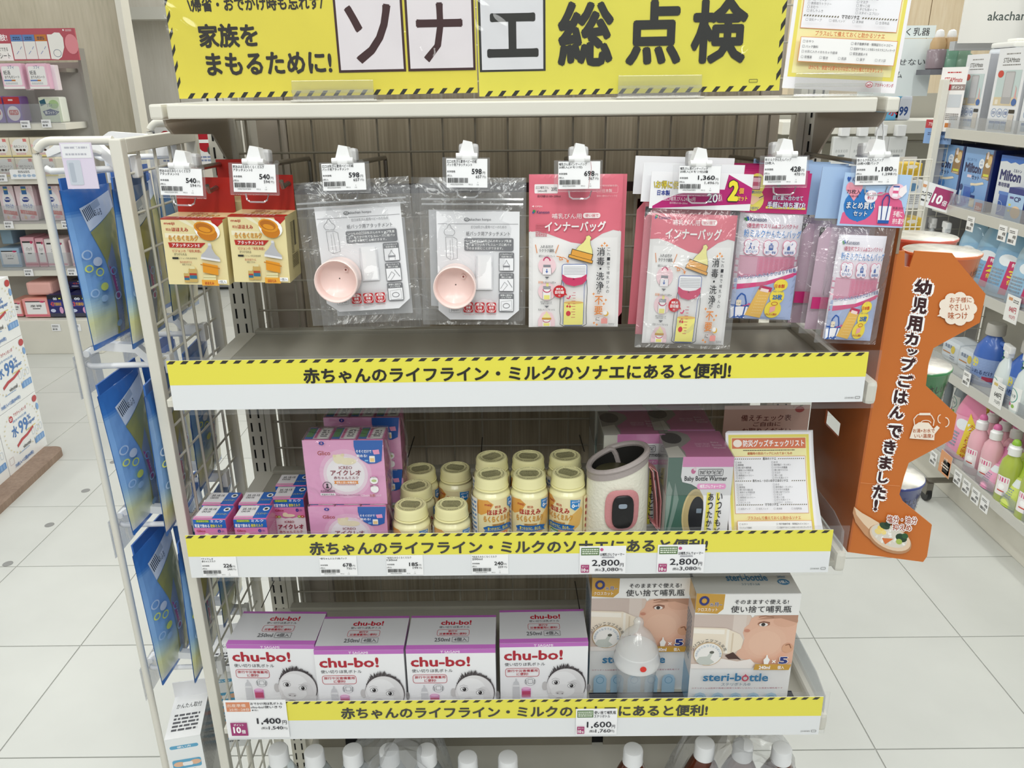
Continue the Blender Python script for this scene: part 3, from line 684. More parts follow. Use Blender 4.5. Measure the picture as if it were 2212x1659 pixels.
def bulge(w, h, b, y=0, z=0, n=1.): return lambda u, v, l: ((u-.5)*w, y-b*(math.sin(math.pi*min(max(u, 0), 1))*math.sin(math.pi*min(max(v, 0), 1)))**.6-l, z+v*h)
def pouch_mesh(w, h, b, nx=12, nz=16, wav=.0012, seed=3, corner=.0):
    """two skins joined at the rim"""
    rr = random.Random(seed); vs = []; fs = []
    for side in (-1, 1):
        for j in range(nz+1):
            for i in range(nx+1):
                u, v = i/nx, j/nz; k = (math.sin(math.pi*u)*math.sin(math.pi*v))
                vs.append(((u-.5)*w*(1+.0*v), side*(b*k**.6)+(rr.uniform(-wav, wav) if 0 < i < nx and 0 < j < nz else 0), v*h))
    o = (nx+1)*(nz+1)
    for s_ in (0, o):
        for j in range(nz):
            for i in range(nx):
                q = s_+j*(nx+1)+i; fs.append((q, q+1, q+nx+2, q+nx+1))
    return vs, fs
def zip_pouch(x0, x1, zb, zt_, Y, label, cardbox, cup, tilt=-2.5, seed=1):
    w = x1-x0; h = zt_-zb
    t = thing('zip_pouch', label, 'pouch', ((x0+x1)/2, Y, zb), (math.radians(-3), math.radians(tilt), 0), 'clear zip pouches with a pink attachment cup')
    m = MB(); vs, fs = pouch_mesh(w, h, .013, 14, 18, .0012, seed); m.add([(x, y+.012, z) for x, y, z in vs], fs, True); m.build('bag', CLF, t, 'clear crinkled plastic bag')
    z = MB()
    for dz in (.0, .006): z.tube([(-w/2+.004, -.001, h*.865-dz), (w/2-.004, -.001, h*.865-dz)], .0013, 6)
    z.build('zip', clear_mat('zip_clear', '#F2F2F2', .3, .25), t)
    cx0, cx1, cz0, cz1 = cardbox; cw = cx1-cx0; chh = cz1-cz0; ccx = (cx0+cx1)/2-(x0+x1)/2
    card = MB(); c_ = .06
    poly = [(-cw/2+cw*.14, 0), (cw/2-cw*.14, 0), (cw/2, chh*.09), (cw/2, chh), (-cw/2, chh), (-cw/2, chh*.09)]
    card.prism(poly, .0012, lambda a, b, c: (ccx+a, .004+c, cz0-zb+b))
    co = card.build('card', MATS['paper_white'], t, 'grey and white printed insert card')
    p = Pr(700, 900); G_ = '#77787C'
    p.up(); p.E(255, 65, 24, 16, G_).up().E(255, 65, 17, 10, '#EEE').up(); p.T('ah', 240, 56, 270, 74, G_, .03); p.T('akachan honpo', 278, 52, 460, 80, G_, .012)
    p.R(12, 98, 688, 101, '#8A8A8E').up()
    p.T('広口ほ乳びん愛用ベビーのための', 290, 112, 590, 136, '#85868A'); p.T('紙パック用アタッチメント', 248, 160, 620, 196, G_, .006)
    p.RR(232, 214, 650, 318, 14, G_).up(); p.T('いつもの広口ほ乳びんのキャップ乳首', 250, 226, 632, 248, '#FFF', .01); p.T('で、おでかけ先でもスムーズに紙パッ', 250, 256, 632, 278, '#FFF', .01); p.T('クのまま飲むことができます。', 250, 286, 560, 308, '#FFF', .01)
    K = '#55555A'
    p.L_([(75, 190), (62, 170), (66, 150), (90, 130), (98, 100+10), (108, 105), (118, 112), (124, 132), (150, 152), (154, 172), (140, 192), (75, 190)], 2.5, K)
    p.L_([(75, 205), (80, 370), (112, 392), (172, 378), (170, 222), (140, 205), (75, 205)], 2.5, K).L_([(112, 230), (112, 390)], 2, K).L_([(130, 215), (140, 380)], 2, K)
    for k, t_ in enumerate(['いつものキャップ', '面ファスナーで', '保管に便利な']):
        y0 = 330+k*170; p.RR(525, y0, 655, y0+158, 12, G_).up().R(531, y0+48, 649, y0+150, '#F1F1F4').up(); p.T(t_, 538, y0+8, 642, y0+23, '#FFF', .01); p.T(('乳首が使える', '簡単ピッタリ固定', 'ジップ付き')[k], 548, y0+27, 632, y0+42, '#FFF', .01)
        if k == 0: p.L_([(565, y0+145), (563, y0+105), (580, y0+85), (590, y0+62), (600, y0+85), (617, y0+105), (615, y0+145)], 2.5, K).R(560, y0+108, 620, y0+122, '#8A8B90')
        elif k == 1: p.L_([(540, y0+130), (575, y0+75), (600, y0+100), (560, y0+150)], 2.5, K).L_([(600, y0+60), (640, y0+120)], 5, '#8A8B90')
        else: p.L_([(545, y0+70), (635, y0+60), (640, y0+140), (548, y0+148), (545, y0+70)], 2, '#999').ring(590, y0+105, 28, 20, 4, K)
        p.up()
    p.R(330, 360, 470, 640, '#DCDCE0').up().R(345, 350, 460, 630, '#F6F6F8').up()
    p.RO(95, 745, 190, 835, 6, 2, '#999'); p.T('Made', 108, 757, 172, 778, '#777'); p.E(143, 788, 7, 7, '#C03838'); p.T('Japan', 110, 800, 176, 825, '#777')
    for k, t_ in enumerate(['薬液', '煮沸', '食洗機']):
        x = 218+k*100; p.RR(x, 745, x+84, 832, 12, '#C22C34').up().E(x+42, 788, 40, 40, '#FFF').up().E(x+42, 788, 37, 37, '#C22C34').up(); p.T(t_, x+14, 752, x+70, 774, '#FFF', .02); p.T('使用' if k == 2 else '消毒', x+22, 778, x+62, 800, '#FFF', .02); p.T('OK!', x+24, 806, x+62, 826, '#FFF', .03)
    p.T('※本商品は付属品も含めてすべて可。(パッケージ、ベルトはすべて不可)', 222, 842, 500, 853, '#C24850')
    p.build('card_print', co, lambda u, v, l: (ccx+(u-.5)*cw, .004-l, cz0-zb+v*chh), PR)
    # pink attachment cup (open dish facing forward) with a small hole
    px_, pz_, rr_ = cup; r = rr_
    prof = [(r*.90, .003), (r*.96, -.0005), (r, .000), (r*1.0, .016), (r*.97, .018), (r*1.0, .022), (r*.96, .034), (r*.3, .034)]
    prof_in = [(r*.90, .003), (r*.86, .016), (r*.5, .022), (.0008, .023)]
    c = MB(); c.lathe(prof, 36, cap=False); c.lathe(prof_in, 36, cap=False)
    lx = px_-(x0+x1)/2; lz = pz_-zb
    c.v = [(lx+x, -.034+zz, lz+y) for x, y, zz in c.v]
    co2 = c.build('attachment_cup', mat('pink_silicone', '#F3DBD5', .35, coat=.3), t, 'pale pink round cup')
    MB().tube([(lx+r*.38, -.0165, lz+r*.42), (lx+r*.38, -.0125, lz+r*.42)], .0028, 12).build('peg', MATS['pink_silicone'], co2)
    MB().tube([(lx+r*.38, -.0170, lz+r*.42), (lx+r*.38, -.0164, lz+r*.42)], .0012, 10).build('hole', mat('hole_brown', '#8A4A44', .6), co2)
    return t
def wpt(px, py, Y): q = P(px, py, y=Y); return q.x, q.z
YZ = .985
x0, x1, zb, zt_ = rect(655, 903, 390, 702, YZ); cb = rect(697, 882, 444, 672, YZ); cu = wpt(742, 597, YZ)
zip_pouch(x0, x1, zb, zt_, YZ, 'clear zip pouch with pink cup, hanging beside the cream cartons', cb, (cu[0], cu[1], .0265), -3, 1)
x0, x1, zb, zt_ = rect(904, 1134, 386, 706, YZ); cb = rect(942, 1120, 459, 692, YZ); cu = wpt(984, 613, YZ)
zip_pouch(x0, x1, zb, zt_, YZ, 'clear zip pouch with pink cup, hanging beside the pink bag', cb, (cu[0], cu[1], .0262), .8, 2)
for k, (dx, dz) in enumerate([(.008, -.006), (-.006, .004)]):
    t = thing('zip_pouch', ['clear empty looking pouch edge behind the pouch near the cartons', 'clear pouch edge behind the pouch near the pink bag'][k], 'pouch', (P((790, 1020)[k], 560, y=YZ+.035).x+dx, YZ+.035, P(900, 700, y=YZ+.035).z+dz), (0, math.radians(-2+k*3), 0))
    m = MB(); vs, fs = pouch_mesh(.142, .185, .009, 10, 12, .0012, 9+k); m.add(vs, fs, True); m.build('bag', CLF, t)
    MB().box(-.05, .05, -.0006, .0006, .02, .145).build('card', MATS['paper_white'], t)

def inner_canvas(top=True):
    """pink refill bag artwork, 770 x 1225 (top=False: without the header band, starts at 470)"""
    y0 = 210 if top else 470
    p = Pr(770, 1435-y0, '#E9E7E6'); p.org(950, y0).up(); PK = '#DE6F80'; K = '#35353A'; O = '#E2883C'
    p.R(985, 700, 1690, 1425, '#F1EFEE').up()
    p.G([(950, y0), (1720, y0), (1720, 655), (1650, 640), (1560, 668), (1470, 722), (1390, 748), (1300, 735), (1200, 700), (1100, 665), (1020, 648), (950, 655)], PK).up()
    if top:
        p.RR(995, 285, 1185, 355, 8, '#F3ECEC').up(); p.T('広口哺乳びん', 1005, 300, 1112, 322, K); p.T('240ml用', 1020, 328, 1095, 346, K); p.T('20枚', 1132, 304, 1180, 338, K, .01)
        p.T('目印線は100~200ml', 1020, 366, 1208, 386, '#5A3038', .01); p.RO(1505, 295, 1678, 352, 8, 2, '#F3C9CC'); p.T('衛生試験合品', 1550, 290, 1668, 306, '#F0C6CA'); p.T('日本製', 1552, 322, 1630, 348, '#F6DADC', .01)
        p.T('保存に便利なチャック付', 1504, 368, 1674, 384, '#F0C6CA'); p.T('◀ OPEN', 972, 446, 1058, 462, '#F6DADC', .01); p.tiny(1005, 590, 1100, 690, '#D0707F', 8, 2)
    p.E(992, 492, 12, 12, '#3C8A4A').E(984, 502, 8, 8, '#2C5C9C'); p.T('Kaneson', 1014, 486, 1118, 510, '#2B3A6B', .015)
    p.T('哺乳びん用', 1140, 508, 1382, 550, '#F6EDEE', .006); p.RR(1394, 504, 1538, 546, 20, '#F7E6E6').up(); p.T('使い捨て', 1412, 512, 1522, 538, '#DE6F80', .01)
    p.T('インナーバッグ', 1084, 572, 1590, 654, '#C9596C', .04); p.T('インナーバッグ', 1080, 568, 1586, 650, '#F5F1F0', .035)
    p.L_([(1004, 752), (1018, 820)], 6, O).L_([(1196, 752), (1170, 820)], 6, O); p.T('入れるだけ', 1045, 755, 1150, 780, K, .015); p.T('ラクラク調乳', 1034, 786, 1162, 812, K, .015)
    for cy in (920, 1130): p.E(1102, cy, 74, 74, '#F4D2D8', 24)
    p.G([(1030, 1425), (1030, 1370), (1060, 1310), (1102, 1296), (1148, 1310), (1174, 1370), (1174, 1425)], '#F4D2D8').up()
    p.L_([(1072, 880), (1078, 862), (1098, 850), (1120, 862), (1128, 880)], 10, '#C93A68').R(1070, 912, 1132, 932, '#8C8C94').R(1066, 936, 1136, 992, '#F3EEF1').up().L_([(1100, 946), (1100, 968)], 7, '#3C62B0').G([(1088, 964), (1112, 964), (1100, 980)], '#3C62B0')
    p.L_([(1066, 936), (1060, 990)], 2, K).L_([(1136, 936), (1142, 990)], 2, K)
    p.R(1070, 1085, 1134, 1112, '#9C9CA4').R(1068, 1112, 1136, 1195, '#F6F2F2').up().R(1078, 1160, 1126, 1195, '#F0E784').R(1096, 1060, 1116, 1088, '#EDE58E').ring(1102, 1112, 32, 24, 8, '#C93A68', a1=180).L_([(1066, 1130), (1068, 1195)], 2, K).L_([(1138, 1130), (1136, 1195)], 2, K)
    p.G([(1066, 1350), (1080, 1325), (1094, 1312), (1096, 1300), (1104, 1298), (1112, 1312), (1126, 1325), (1138, 1350)], '#F2E9A2').R(1062, 1350, 1142, 1366, '#CF9C3C').R(1068, 1368, 1136, 1425, '#F6F2F2').up().R(1076, 1396, 1128, 1420, '#F0E784').ring(1102, 1372, 30, 16, 6, '#C93A68', a1=180)
    for cy in (1008, 1248): p.G([(1082, cy), (1122, cy), (1102, cy+18)], '#6E6E72')
    p.T('哺乳びんの中にセット', 1032, 832, 1166, 852, K); p.T('目印線', 1030, 1044, 1068, 1064, O, .02); p.T('を見ながら調乳※', 1070, 1046, 1176, 1064, K); p.T('線印使用時のみ', 1048, 1210, 1146, 1222, K); p.T('計量が必要です。', 1052, 1224, 1150, 1236, K); p.T('乳首とキャップをつける', 1030, 1272, 1170, 1290, K)
    def rot(pts, cx, cy, a):
        c, s_ = math.cos(a), math.sin(a); return [(cx+x*c-y*s_, cy+x*s_+y*c) for x, y in pts]
    p.up(); tea = [(-72, 0), (-54, -38), (-24, -78), (-12, -108), (-16, -128), (6, -142), (28, -128), (24, -108), (34, -78), (62, -38), (76, 0)]
    p.G(rot([(x*1.06, y*1.04+1) for x, y in tea], 1405, 815, .26), K).up().G(rot(tea, 1405, 813, .26), '#F0E896').up()
    p.G(rot([(-92, -4), (92, -4), (92, 44), (106, 44), (106, 72), (-106, 72), (-106, 44), (-92, 44)], 1395, 808, .26), '#3A2A18').up().G(rot([(-87, 1), (87, 1), (87, 48), (101, 48), (101, 67), (-101, 67), (-101, 48), (-87, 48)], 1395, 808, .26), '#E6A440').up().L_(rot([(-88, 46), (88, 46)], 1395, 808, .26), 3, '#3A2A18')
    p.L_([(1178, 840), (1215, 848), (1232, 868), (1205, 872), (1204, 852), (1236, 850), (1268, 868), (1272, 884)], 6, O).G([(1258, 876), (1284, 870), (1276, 896)], O)
    B = '#3558A8'
    p.RR(1228, 905, 1434, 1020, 18, '#F8F7FA').RO(1228, 905, 1434, 1020, 18, 5, B).up()
    for k in range(6): p.R(1240, 926+k*12, 1424, 928.5+k*12, '#8A8A90')
    p.G([(1228, 985), (1270, 1010), (1330, 1018), (1390, 1010), (1434, 985), (1434, 1035), (1400, 1068), (1330, 1084), (1262, 1068), (1228, 1035)], '#D03A68').up().G([(1318, 1012), (1326, 1020), (1338, 1016), (1330, 1024), (1336, 1034), (1326, 1028), (1316, 1034), (1320, 1024)], '#8E1840')
    p.L_([(1232, 1040), (1244, 1090), (1242, 1400), (1262, 1414), (1400, 1414), (1416, 1400), (1416, 1090), (1430, 1040)], 4, B).L_([(1226, 1030), (1216, 1110), (1212, 1290), (1222, 1360), (1216, 1404), (1250, 1422), (1410, 1422), (1444, 1404), (1438, 1300), (1442, 1110), (1434, 1030)], 4.5, K)
    p.R(1246, 1218, 1412, 1408, '#F0E784').up().E(1329, 1218, 83, 12, '#E2B868')
    for k in range(10): p.R(1310 if k % 2 else 1322, 1134+k*23, 1344, 1138+k*23, '#C7485C')
    p.up().E(1286, 1310, 20, 22, '#D03A44').E(1276, 1250, 9, 9, '#D03A44').E(1298, 1252, 9, 9, '#D03A44').L_([(1276, 1244), (1290, 1222), (1298, 1244)], 3, '#D03A44').L_([(1268, 1180), (1288, 1186), (1300, 1160)], 10, '#D03A68').up()
    p.E(1208, 1126, 54, 52, '#C8202C').G([(1250, 1120), (1274, 1156), (1240, 1156)], '#C8202C').up(); p.T('調乳用', 1178, 1096, 1236, 1114, '#FFF', .02); p.T('目印線', 1170, 1118, 1246, 1146, '#FFF', .025); p.T('付', 1198, 1152, 1216, 1168, '#FFF')
    for ch, cy, sz in (('消', 805, 66), ('毒', 882, 66), ('・', 942, 18), ('洗', 1002, 66), ('浄', 1078, 66)): p.T(ch, 1547-sz/2, cy-sz/2, 1547+sz/2, cy+sz/2, '#26262A', .012)
    p.T('が', 1524, 1110, 1560, 1146, '#26262A', .01)
    for ch, cy in (('不', 1200), ('要', 1285)): p.T(ch, 1506, cy-36, 1576, cy+36, O, .02)
    p.T('に', 1522, 1342, 1552, 1372, '#26262A', .01); p.V('これ一枚で哺乳びんの', 1612, 775, 26, 37.5, K, .01)
    for x, y in ((1594, 756), (1552, 756), (1574, 738), (1494, 1144), (1584, 1228), (1600, 1196), (1506, 1388), (1530, 1402)): p.G([(x, y-14), (x+4, y-4), (x+14, y), (x+4, y+4), (x, y+14), (x-4, y+4), (x-14, y), (x-4, y-4)], '#E9923E')
    p.E(1606, 1310, 22, 22, '#E0B24A').up().E(1598, 1303, 18, 18, '#F1EFEE'); p.RR(1566, 1350, 1620, 1394, 5, '#E79A94').ring(1593, 1352, 12, 9, 3, '#C8605C', a0=180, a1=360); p.tiny(1630, 1390, 1680, 1410, '#999', 2, 6)
    return p
def film_bag(name, label, cat, x0, x1, zb, zt_, Y, canv, b=.006, tilt=0, pitch=-3, group=None, back=None, mt=None, clear=None, sub=42):
    w = x1-x0; h = zt_-zb
    t = thing(name, label, cat, ((x0+x1)/2, Y, zb), (math.radians(pitch), math.radians(tilt), 0), group)
    m = MB(); vs, fs = pouch_mesh(w, h, b, 12, 16, .0003); m.add([(x, y+b, z) for x, y, z in vs], fs, True)
    m.build('bag', back or mat('bag_film', '#D9D5D6', .35, coat=.4), t)
    canv.build('print', t, lambda u, v, l: ((u-.5)*w, b-b*max(0, math.sin(math.pi*min(max(u, 0), 1))*math.sin(math.pi*min(max(v, 0), 1)))**.6-l-.0006, v*h), mt or PB, sub=sub)
    if clear:
        gx, gz0, gz1 = clear; c = MB(); vs, fs = pouch_mesh(w+2*gx, h+gz0+gz1, b+.006, 12, 16, .0012, 5); c.add([(x, y+b, z-gz0) for x, y, z in vs], fs, True)
        c.build('clear_sleeve', CLF, t, 'clear outer bag')
    return t
x0, x1, zb, zt_ = rect(1142, 1342, 378, 708, .99)
film_bag('refill_bag_pack', 'pink topped bag pack with bottle drawing, hanging alone beside the clear pouches', 'bag pack', x0, x1, zb, zt_, .99, inner_canvas(), tilt=.3, group='pink topped bottle liner packs')
x0, x1, zb, zt_ = rect(1146, 1349, 377, 702, 1.01)
t = thing('refill_bag_pack', 'pink edge of the pack hung directly behind the single pink bag', 'bag pack', ((x0+x1)/2, 1.012, zb), (0, 0, 0), 'pink topped bottle liner packs')
m = MB(); vs, fs = pouch_mesh(x1-x0, zt_-zb, .005, 10, 12, .0003); m.mt(0).add(vs, fs, True); m.build('bag', mat('pink_film', '#D9707F', .35, coat=.4), t)
# two pack with white and magenta header card
x0, x1, zb, zt_ = rect(1395, 1578, 466, 746, .965)
t = film_bag('refill_bag_twin_pack', 'pink topped bag pack under a white and magenta 2 set header', 'bag pack', x0, x1, zb, zt_, .965, inner_canvas(False), b=.008, tilt=2.2, group='pink topped bottle liner packs', clear=(.009, .006, .012))
w = (x1-x0)*1.17; hx = .030
MB().box(-w/2+.004, w/2+.004, .004, .0052, (zt_-zb)+.006, (zt_-zb)+.006+.043).build('header_card', MATS['paper_white'], t, 'white and magenta header card')
p = Pr(800, 230, '#F2F1F4').org(95, 245).up(); MG = '#B81E72'
p.G([(120, 460), (190, 425), (300, 385), (420, 360), (560, 345), (895, 345), (895, 430), (120, 475)], MG).up(); p.G([(700, 250), (895, 330), (895, 430), (660, 430)], MG).up()
p.T('\お得に使える', 118, 300, 400, 348, '#E8D23C', .02, '#2A2530', .06); p.T('日本製', 150, 358, 250, 392, '#2A3C94', .03); p.T('広口哺乳びん240ml用', 200, 396, 455, 425, '#F3DCE8', .01); p.T('目印線は100~200ml', 255, 430, 395, 444, '#F3DCE8')
p.T('20', 545, 372, 630, 428, '#FFF', .02, '#35206A', .06); p.T('枚入', 635, 370, 665, 420, '#FFF', .02); p.T('2', 705, 285, 790, 415, '#EEE03C', .06, '#2A2530', .1); p.T('個', 790, 330, 828, 368, '#EBB04A', .04); p.T('セット', 785, 380, 862, 412, '#EEE03C', .03)
p.build('header_print', t, lambda u, v, l: ((u-.5)*w+.004, .004-l, (zt_-zb)+.006+v*.043), PG)
for k in (1, 2):
    t = thing('refill_bag_twin_pack', ['', 'edges of the twin pack hung right behind the 2 set pink bag', 'rearmost twin pack edge behind the 2 set pink bag'][k], 'bag pack', ((x0+x1)/2-.006*k, .965+.026*k, zb+.006*k), (0, math.radians(2), 0), 'pink topped bottle liner packs')
    m = MB(); vs, fs = pouch_mesh(x1-x0, zt_-zb, .008, 10, 12, .0003, k); m.add(vs, fs, True); m.build('bag', MATS['pink_film'], t)
    MB().box(-w/2+.002, w/2+.002, -.001, .0002, (zt_-zb)+.006, (zt_-zb)+.052).build('header_card', MATS['paper_white'], t)

def kantan_canvas():
    """white/pink/blue portable bag pack, coordinates of the crop at (1360,320) x3.687"""
    p = Pr(510, 865, '#E8E0EA').org(880, 515).up(); R = '#B8305A'; B = '#2858A8'
    p.G([(880, 515), (1390, 515), (1390, 860), (880, 860)], '#EEEAF2').R(880, 860, 1390, 1045, '#D88AA6').up()
    p.R(905, 868, 1050, 1010, '#D9A5B9').up()
    for i in range(7):
        for j in range(6): p.ring(1080+i*42, 885+j*24, 14, 8, 4, '#E7789C', 8)
    p.E(920, 570, 9, 9, '#3C8A4A').E(938, 562, 9, 9, '#2858A8').E(930, 580, 9, 9, '#3C8A4A').E(944, 576, 8, 8, '#2858A8').up(); p.T('Kaneson', 958, 555, 1088, 588, '#3A3F62', .02)
    p.T('\\衛生的でスリム&コンパクト//', 935, 602, 1350, 640, R, .02)
    p.T('粉ミルクかんたんバッグ', 918, 650, 1385, 714, '#3B7CC6', .02, '#FFFFFF', .06)
    for k, (cx, t_) in enumerate(((990, 'おでかけ'), (1140, '旅行・帰省'), (1295, '夜間授乳'))):
        for dx, dy in ((-25, -25), (25, -25), (-25, 25), (25, 25)): p.E(cx+dx, 790+dy, 36, 38, '#E2628E', 14)
        p.up()
        for dx, dy in ((-25, -25), (25, -25), (-25, 25), (25, 25)): p.E(cx+dx, 790+dy, 32, 34, '#F3EEF6', 14)
        p.up(); p.T(t_, cx-42, 815, cx+42, 837, B, .02)
        if k == 0: p.E(cx-10, 762, 6, 6, B).L_([(cx-10, 768), (cx-14, 790), (cx-24, 808)], 6, B).L_([(cx-12, 788), (cx, 806)], 5, B).E(cx+16, 786, 5, 5, B).L_([(cx+16, 790), (cx+16, 806)], 6, B)
        elif k == 1: p.RR(cx-18, 768, cx+18, 808, 6, B).up().R(cx-12, 776, cx+12, 780, '#F3EEF6').R(cx-12, 786, cx+12, 790, '#F3EEF6').R(cx-8, 755, cx+8, 764, B)
        else: p.G([(cx-22, 806), (cx-22, 785), (cx-8, 768), (cx+2, 785), (cx+2, 806)], B).E(cx+14, 756, 9, 9, B).up().E(cx+10, 753, 8, 8, '#F3EEF6')
    p.up(); p.G([(880, 1045), (1100, 1010), (1390, 940), (1390, 1380), (880, 1380)], '#A9B8DC').up().G([(880, 1045), (1120, 1012), (1390, 935), (1390, 975), (1120, 1060), (880, 1095)], '#F4EFF5').G([(880, 1095), (1120, 1060), (1390, 975), (1390, 1010), (1130, 1090), (880, 1140)], '#D84880').up()
    p.T('カバンに入れてもかさばらず軽量', 905, 985, 1375, 1018, '#2A3F86', .012, '#F0EEF6', .05, rot=-.17)
    # tote bag
    W_ = '#F1EFF4'; p.G([(880, 1290), (1020, 1260), (1000, 1375), (890, 1375)], W_).G([(888, 1350), (1005, 1350), (1000, 1378), (892, 1378)], B).R(880, 1262, 1022, 1275, B).up()
    p.L_([(920, 1375), (912, 1290), (925, 1200), (950, 1165), (980, 1180), (998, 1240), (992, 1300), (985, 1375)], 11, B).RR(918, 1220, 958, 1270, 8, '#EADCC4').R(924, 1245, 952, 1252, '#888')
    p.up().G([(1090, 1090), (1190, 1108), (1130, 1368), (1000, 1345)], '#E8B95C').up().G([(1090, 1090), (1190, 1108), (1182, 1145), (1078, 1125)], '#B8305A').up().G([(1098, 1112), (1165, 1124), (1160, 1150), (1092, 1138)], '#F7DCD8')
    for i in range(6):
        for j in range(7): p.E(1088+i*13-j*6, 1175+j*25, 3.5, 4, '#F3D9A0', 6)
    p.up().E(1258, 1085, 60, 48, '#F1D94A').E(1240, 1180, 62, 66, '#F1D94A').E(1222, 1290, 70, 74, '#F1D94A').up(); p.T('日本製', 1206, 1078, 1292, 1110, '#D0442A', .03); p.T('メモリ・シール付', 1200, 1128, 1285, 1146, B, .01); p.T('25枚', 1202, 1160, 1285, 1208, '#2A6AB4', .05)
    p.G([(1195, 1270), (1240, 1258), (1240, 1300), (1198, 1320)], '#F0A8A8').ring(1228, 1240, 26, 14, 4, '#C04434'); p.T('かんたん開封!', 1168, 1322, 1262, 1342, '#C04434', .02)
    p.L_([(970, 1270), (1020, 1250)], 6, '#D84880').G([(1012, 1240), (1032, 1246), (1018, 1262)], '#D84880')
    return p
KB = mat('kantan_film', '#C9A9BC', .3, coat=.5); KW = mat('kantan_body', '#DADAE4', .35, coat=.4)
x0, x1, zb, zt_ = rect(1586, 1722, 461, 690, .985)
t = film_bag('portable_bag_pack', 'pink and blue portable bag pack under a magenta header card', 'bag pack', x0, x1, zb, zt_, .985, kantan_canvas(), b=.008, tilt=2.5, group='portable milk powder bag packs', back=KW, clear=(.003, .003, .002))
w = (x1-x0)*1.05; hh = zt_-zb
MB().box(-w/2, w/2, .004, .0052, hh-.001, hh+.048).build('header_card', mat('magenta_card', '#BE2A6E', .4), t, 'magenta header card')
p = Pr(520, 260, '#C22A6E').org(880, 245).up(); p.E(985, 325, 66, 70, '#EFE06A').E(985, 425, 70, 70, '#EFE06A').up(); p.RR(950, 275, 1015, 360, 4, '#8A4A58').up().RR(955, 283, 1010, 355, 3, '#E9B6C4').R(955, 310, 1010, 335, '#C8607C'); p.T('必要な分だけ', 940, 365, 1030, 384, '#2858A8', .02)
p.G([(920, 410), (960, 395), (1010, 405), (1050, 392), (1052, 400), (1010, 430), (975, 455), (930, 450)], '#F2C9A4').L_([(1015, 410), (1050, 395)], 5, '#333'); p.T('小分けに', 950, 465, 1025, 488, '#2858A8', .02)
p.T('飲む量に合わせて', 1120, 388, 1355, 420, '#F4EEF6', .02, '#3858A8', .05); p.R(1075, 462, 1385, 476, '#EFE06A').up(); p.T('手軽に持ち運び!', 1085, 430, 1378, 472, '#F4EEF6', .03, '#2A4AA0', .07)
p.build('header_print', t, lambda u, v, l: ((u-.5)*w, .004-l, hh-.001+v*.049), PG)
# pale blue header triple pack, nearest
x0, x1, zb, zt_ = rect(1797, 1900, 512, 736, .955)
t = film_bag('triple_bag_pack', 'triple bag pack under a pale blue heart header, nearest of its hook', 'bag pack', x0, x1, zb, zt_, .955, kantan_canvas(), b=.009, tilt=2.8, group='triple portable bag packs', back=KW, clear=(.010, .006, .016))
w = (x1-x0)*1.36; hh = zt_-zb
MB().box(-w/2+.004, w/2+.004, .004, .0052, hh+.011, hh+.073).build('header_card', mat('pale_blue_card', '#A9C4E6', .4), t, 'pale blue and pink header card with a heart')
p = Pr(570, 385, '#AECBEC').org(1540, 250).up(); p.G([(1560, 620), (1570, 540), (1700, 470), (1860, 380), (1960, 385), (2060, 440), (2110, 540), (2110, 625)], '#E0628F').up()
p.E(1705, 480, 135, 118, '#2D78C0').G([(1580, 520), (1830, 520), (1710, 605)], '#2D78C0').up().E(1600, 355, 34, 38, '#EE9AAC').E(1668, 350, 40, 40, '#EE9AAC').G([(1568, 372), (1704, 372), (1650, 452)], '#EE9AAC').up()
p.E(1573, 290, 9, 11, B1 and '#2858A8').E(1590, 290, 9, 11, '#2858A8').E(1581, 304, 9, 9, '#2858A8'); p.T('Kaneson', 1610, 280, 1732, 312, '#3A4F80', .02)
p.T('75枚入', 1578, 368, 1698, 402, '#3A2A3A', .015); p.T('25枚×3個', 1610, 408, 1682, 426, '#3A2A3A'); p.E(1790, 415, 55, 46, '#F4F0F6').up(); p.T('たっぷり', 1750, 385, 1828, 405, '#C8305A', .02); p.T('使える', 1760, 412, 1815, 436, '#C8305A', .02)
p.T('まとめ買い', 1592, 458, 1836, 508, '#FFF', .01, '#20407A', .06); p.T('セット', 1660, 522, 1778, 560, '#FFF', .01, '#20407A', .06)
p.G([(1868, 480), (1978, 478), (1976, 605), (1880, 605)], '#EDEEF4').up().R(1880, 582, 1976, 606, '#2258A8').up().L_([(1905, 580), (1892, 440), (1915, 400), (1940, 402), (1950, 440), (1945, 580)], 9, '#22448C')
p.E(2000, 370, 68, 55, '#F3C6D6').up().R(1966, 340, 2012, 410, '#F4F0F6').R(1966, 365, 2012, 385, '#E0628F').R(1962, 330, 2016, 342, '#3858A8').G([(2020, 350), (2070, 320), (2085, 370), (2050, 410), (2020, 395)], '#F6EEF0'); p.T('飲む量に合わせて', 1990, 480, 2090, 500, '#3A2A3A', .01); p.T('手軽に', 2000, 512, 2080, 556, '#FFF', .01); p.T('持ち運び!', 2004, 565, 2104, 608, '#FFF', .01)
p.build('header_print', t, lambda u, v, l: ((u-.5)*w+.004, .004-l, hh+.011+v*.062), PG)
TP = t
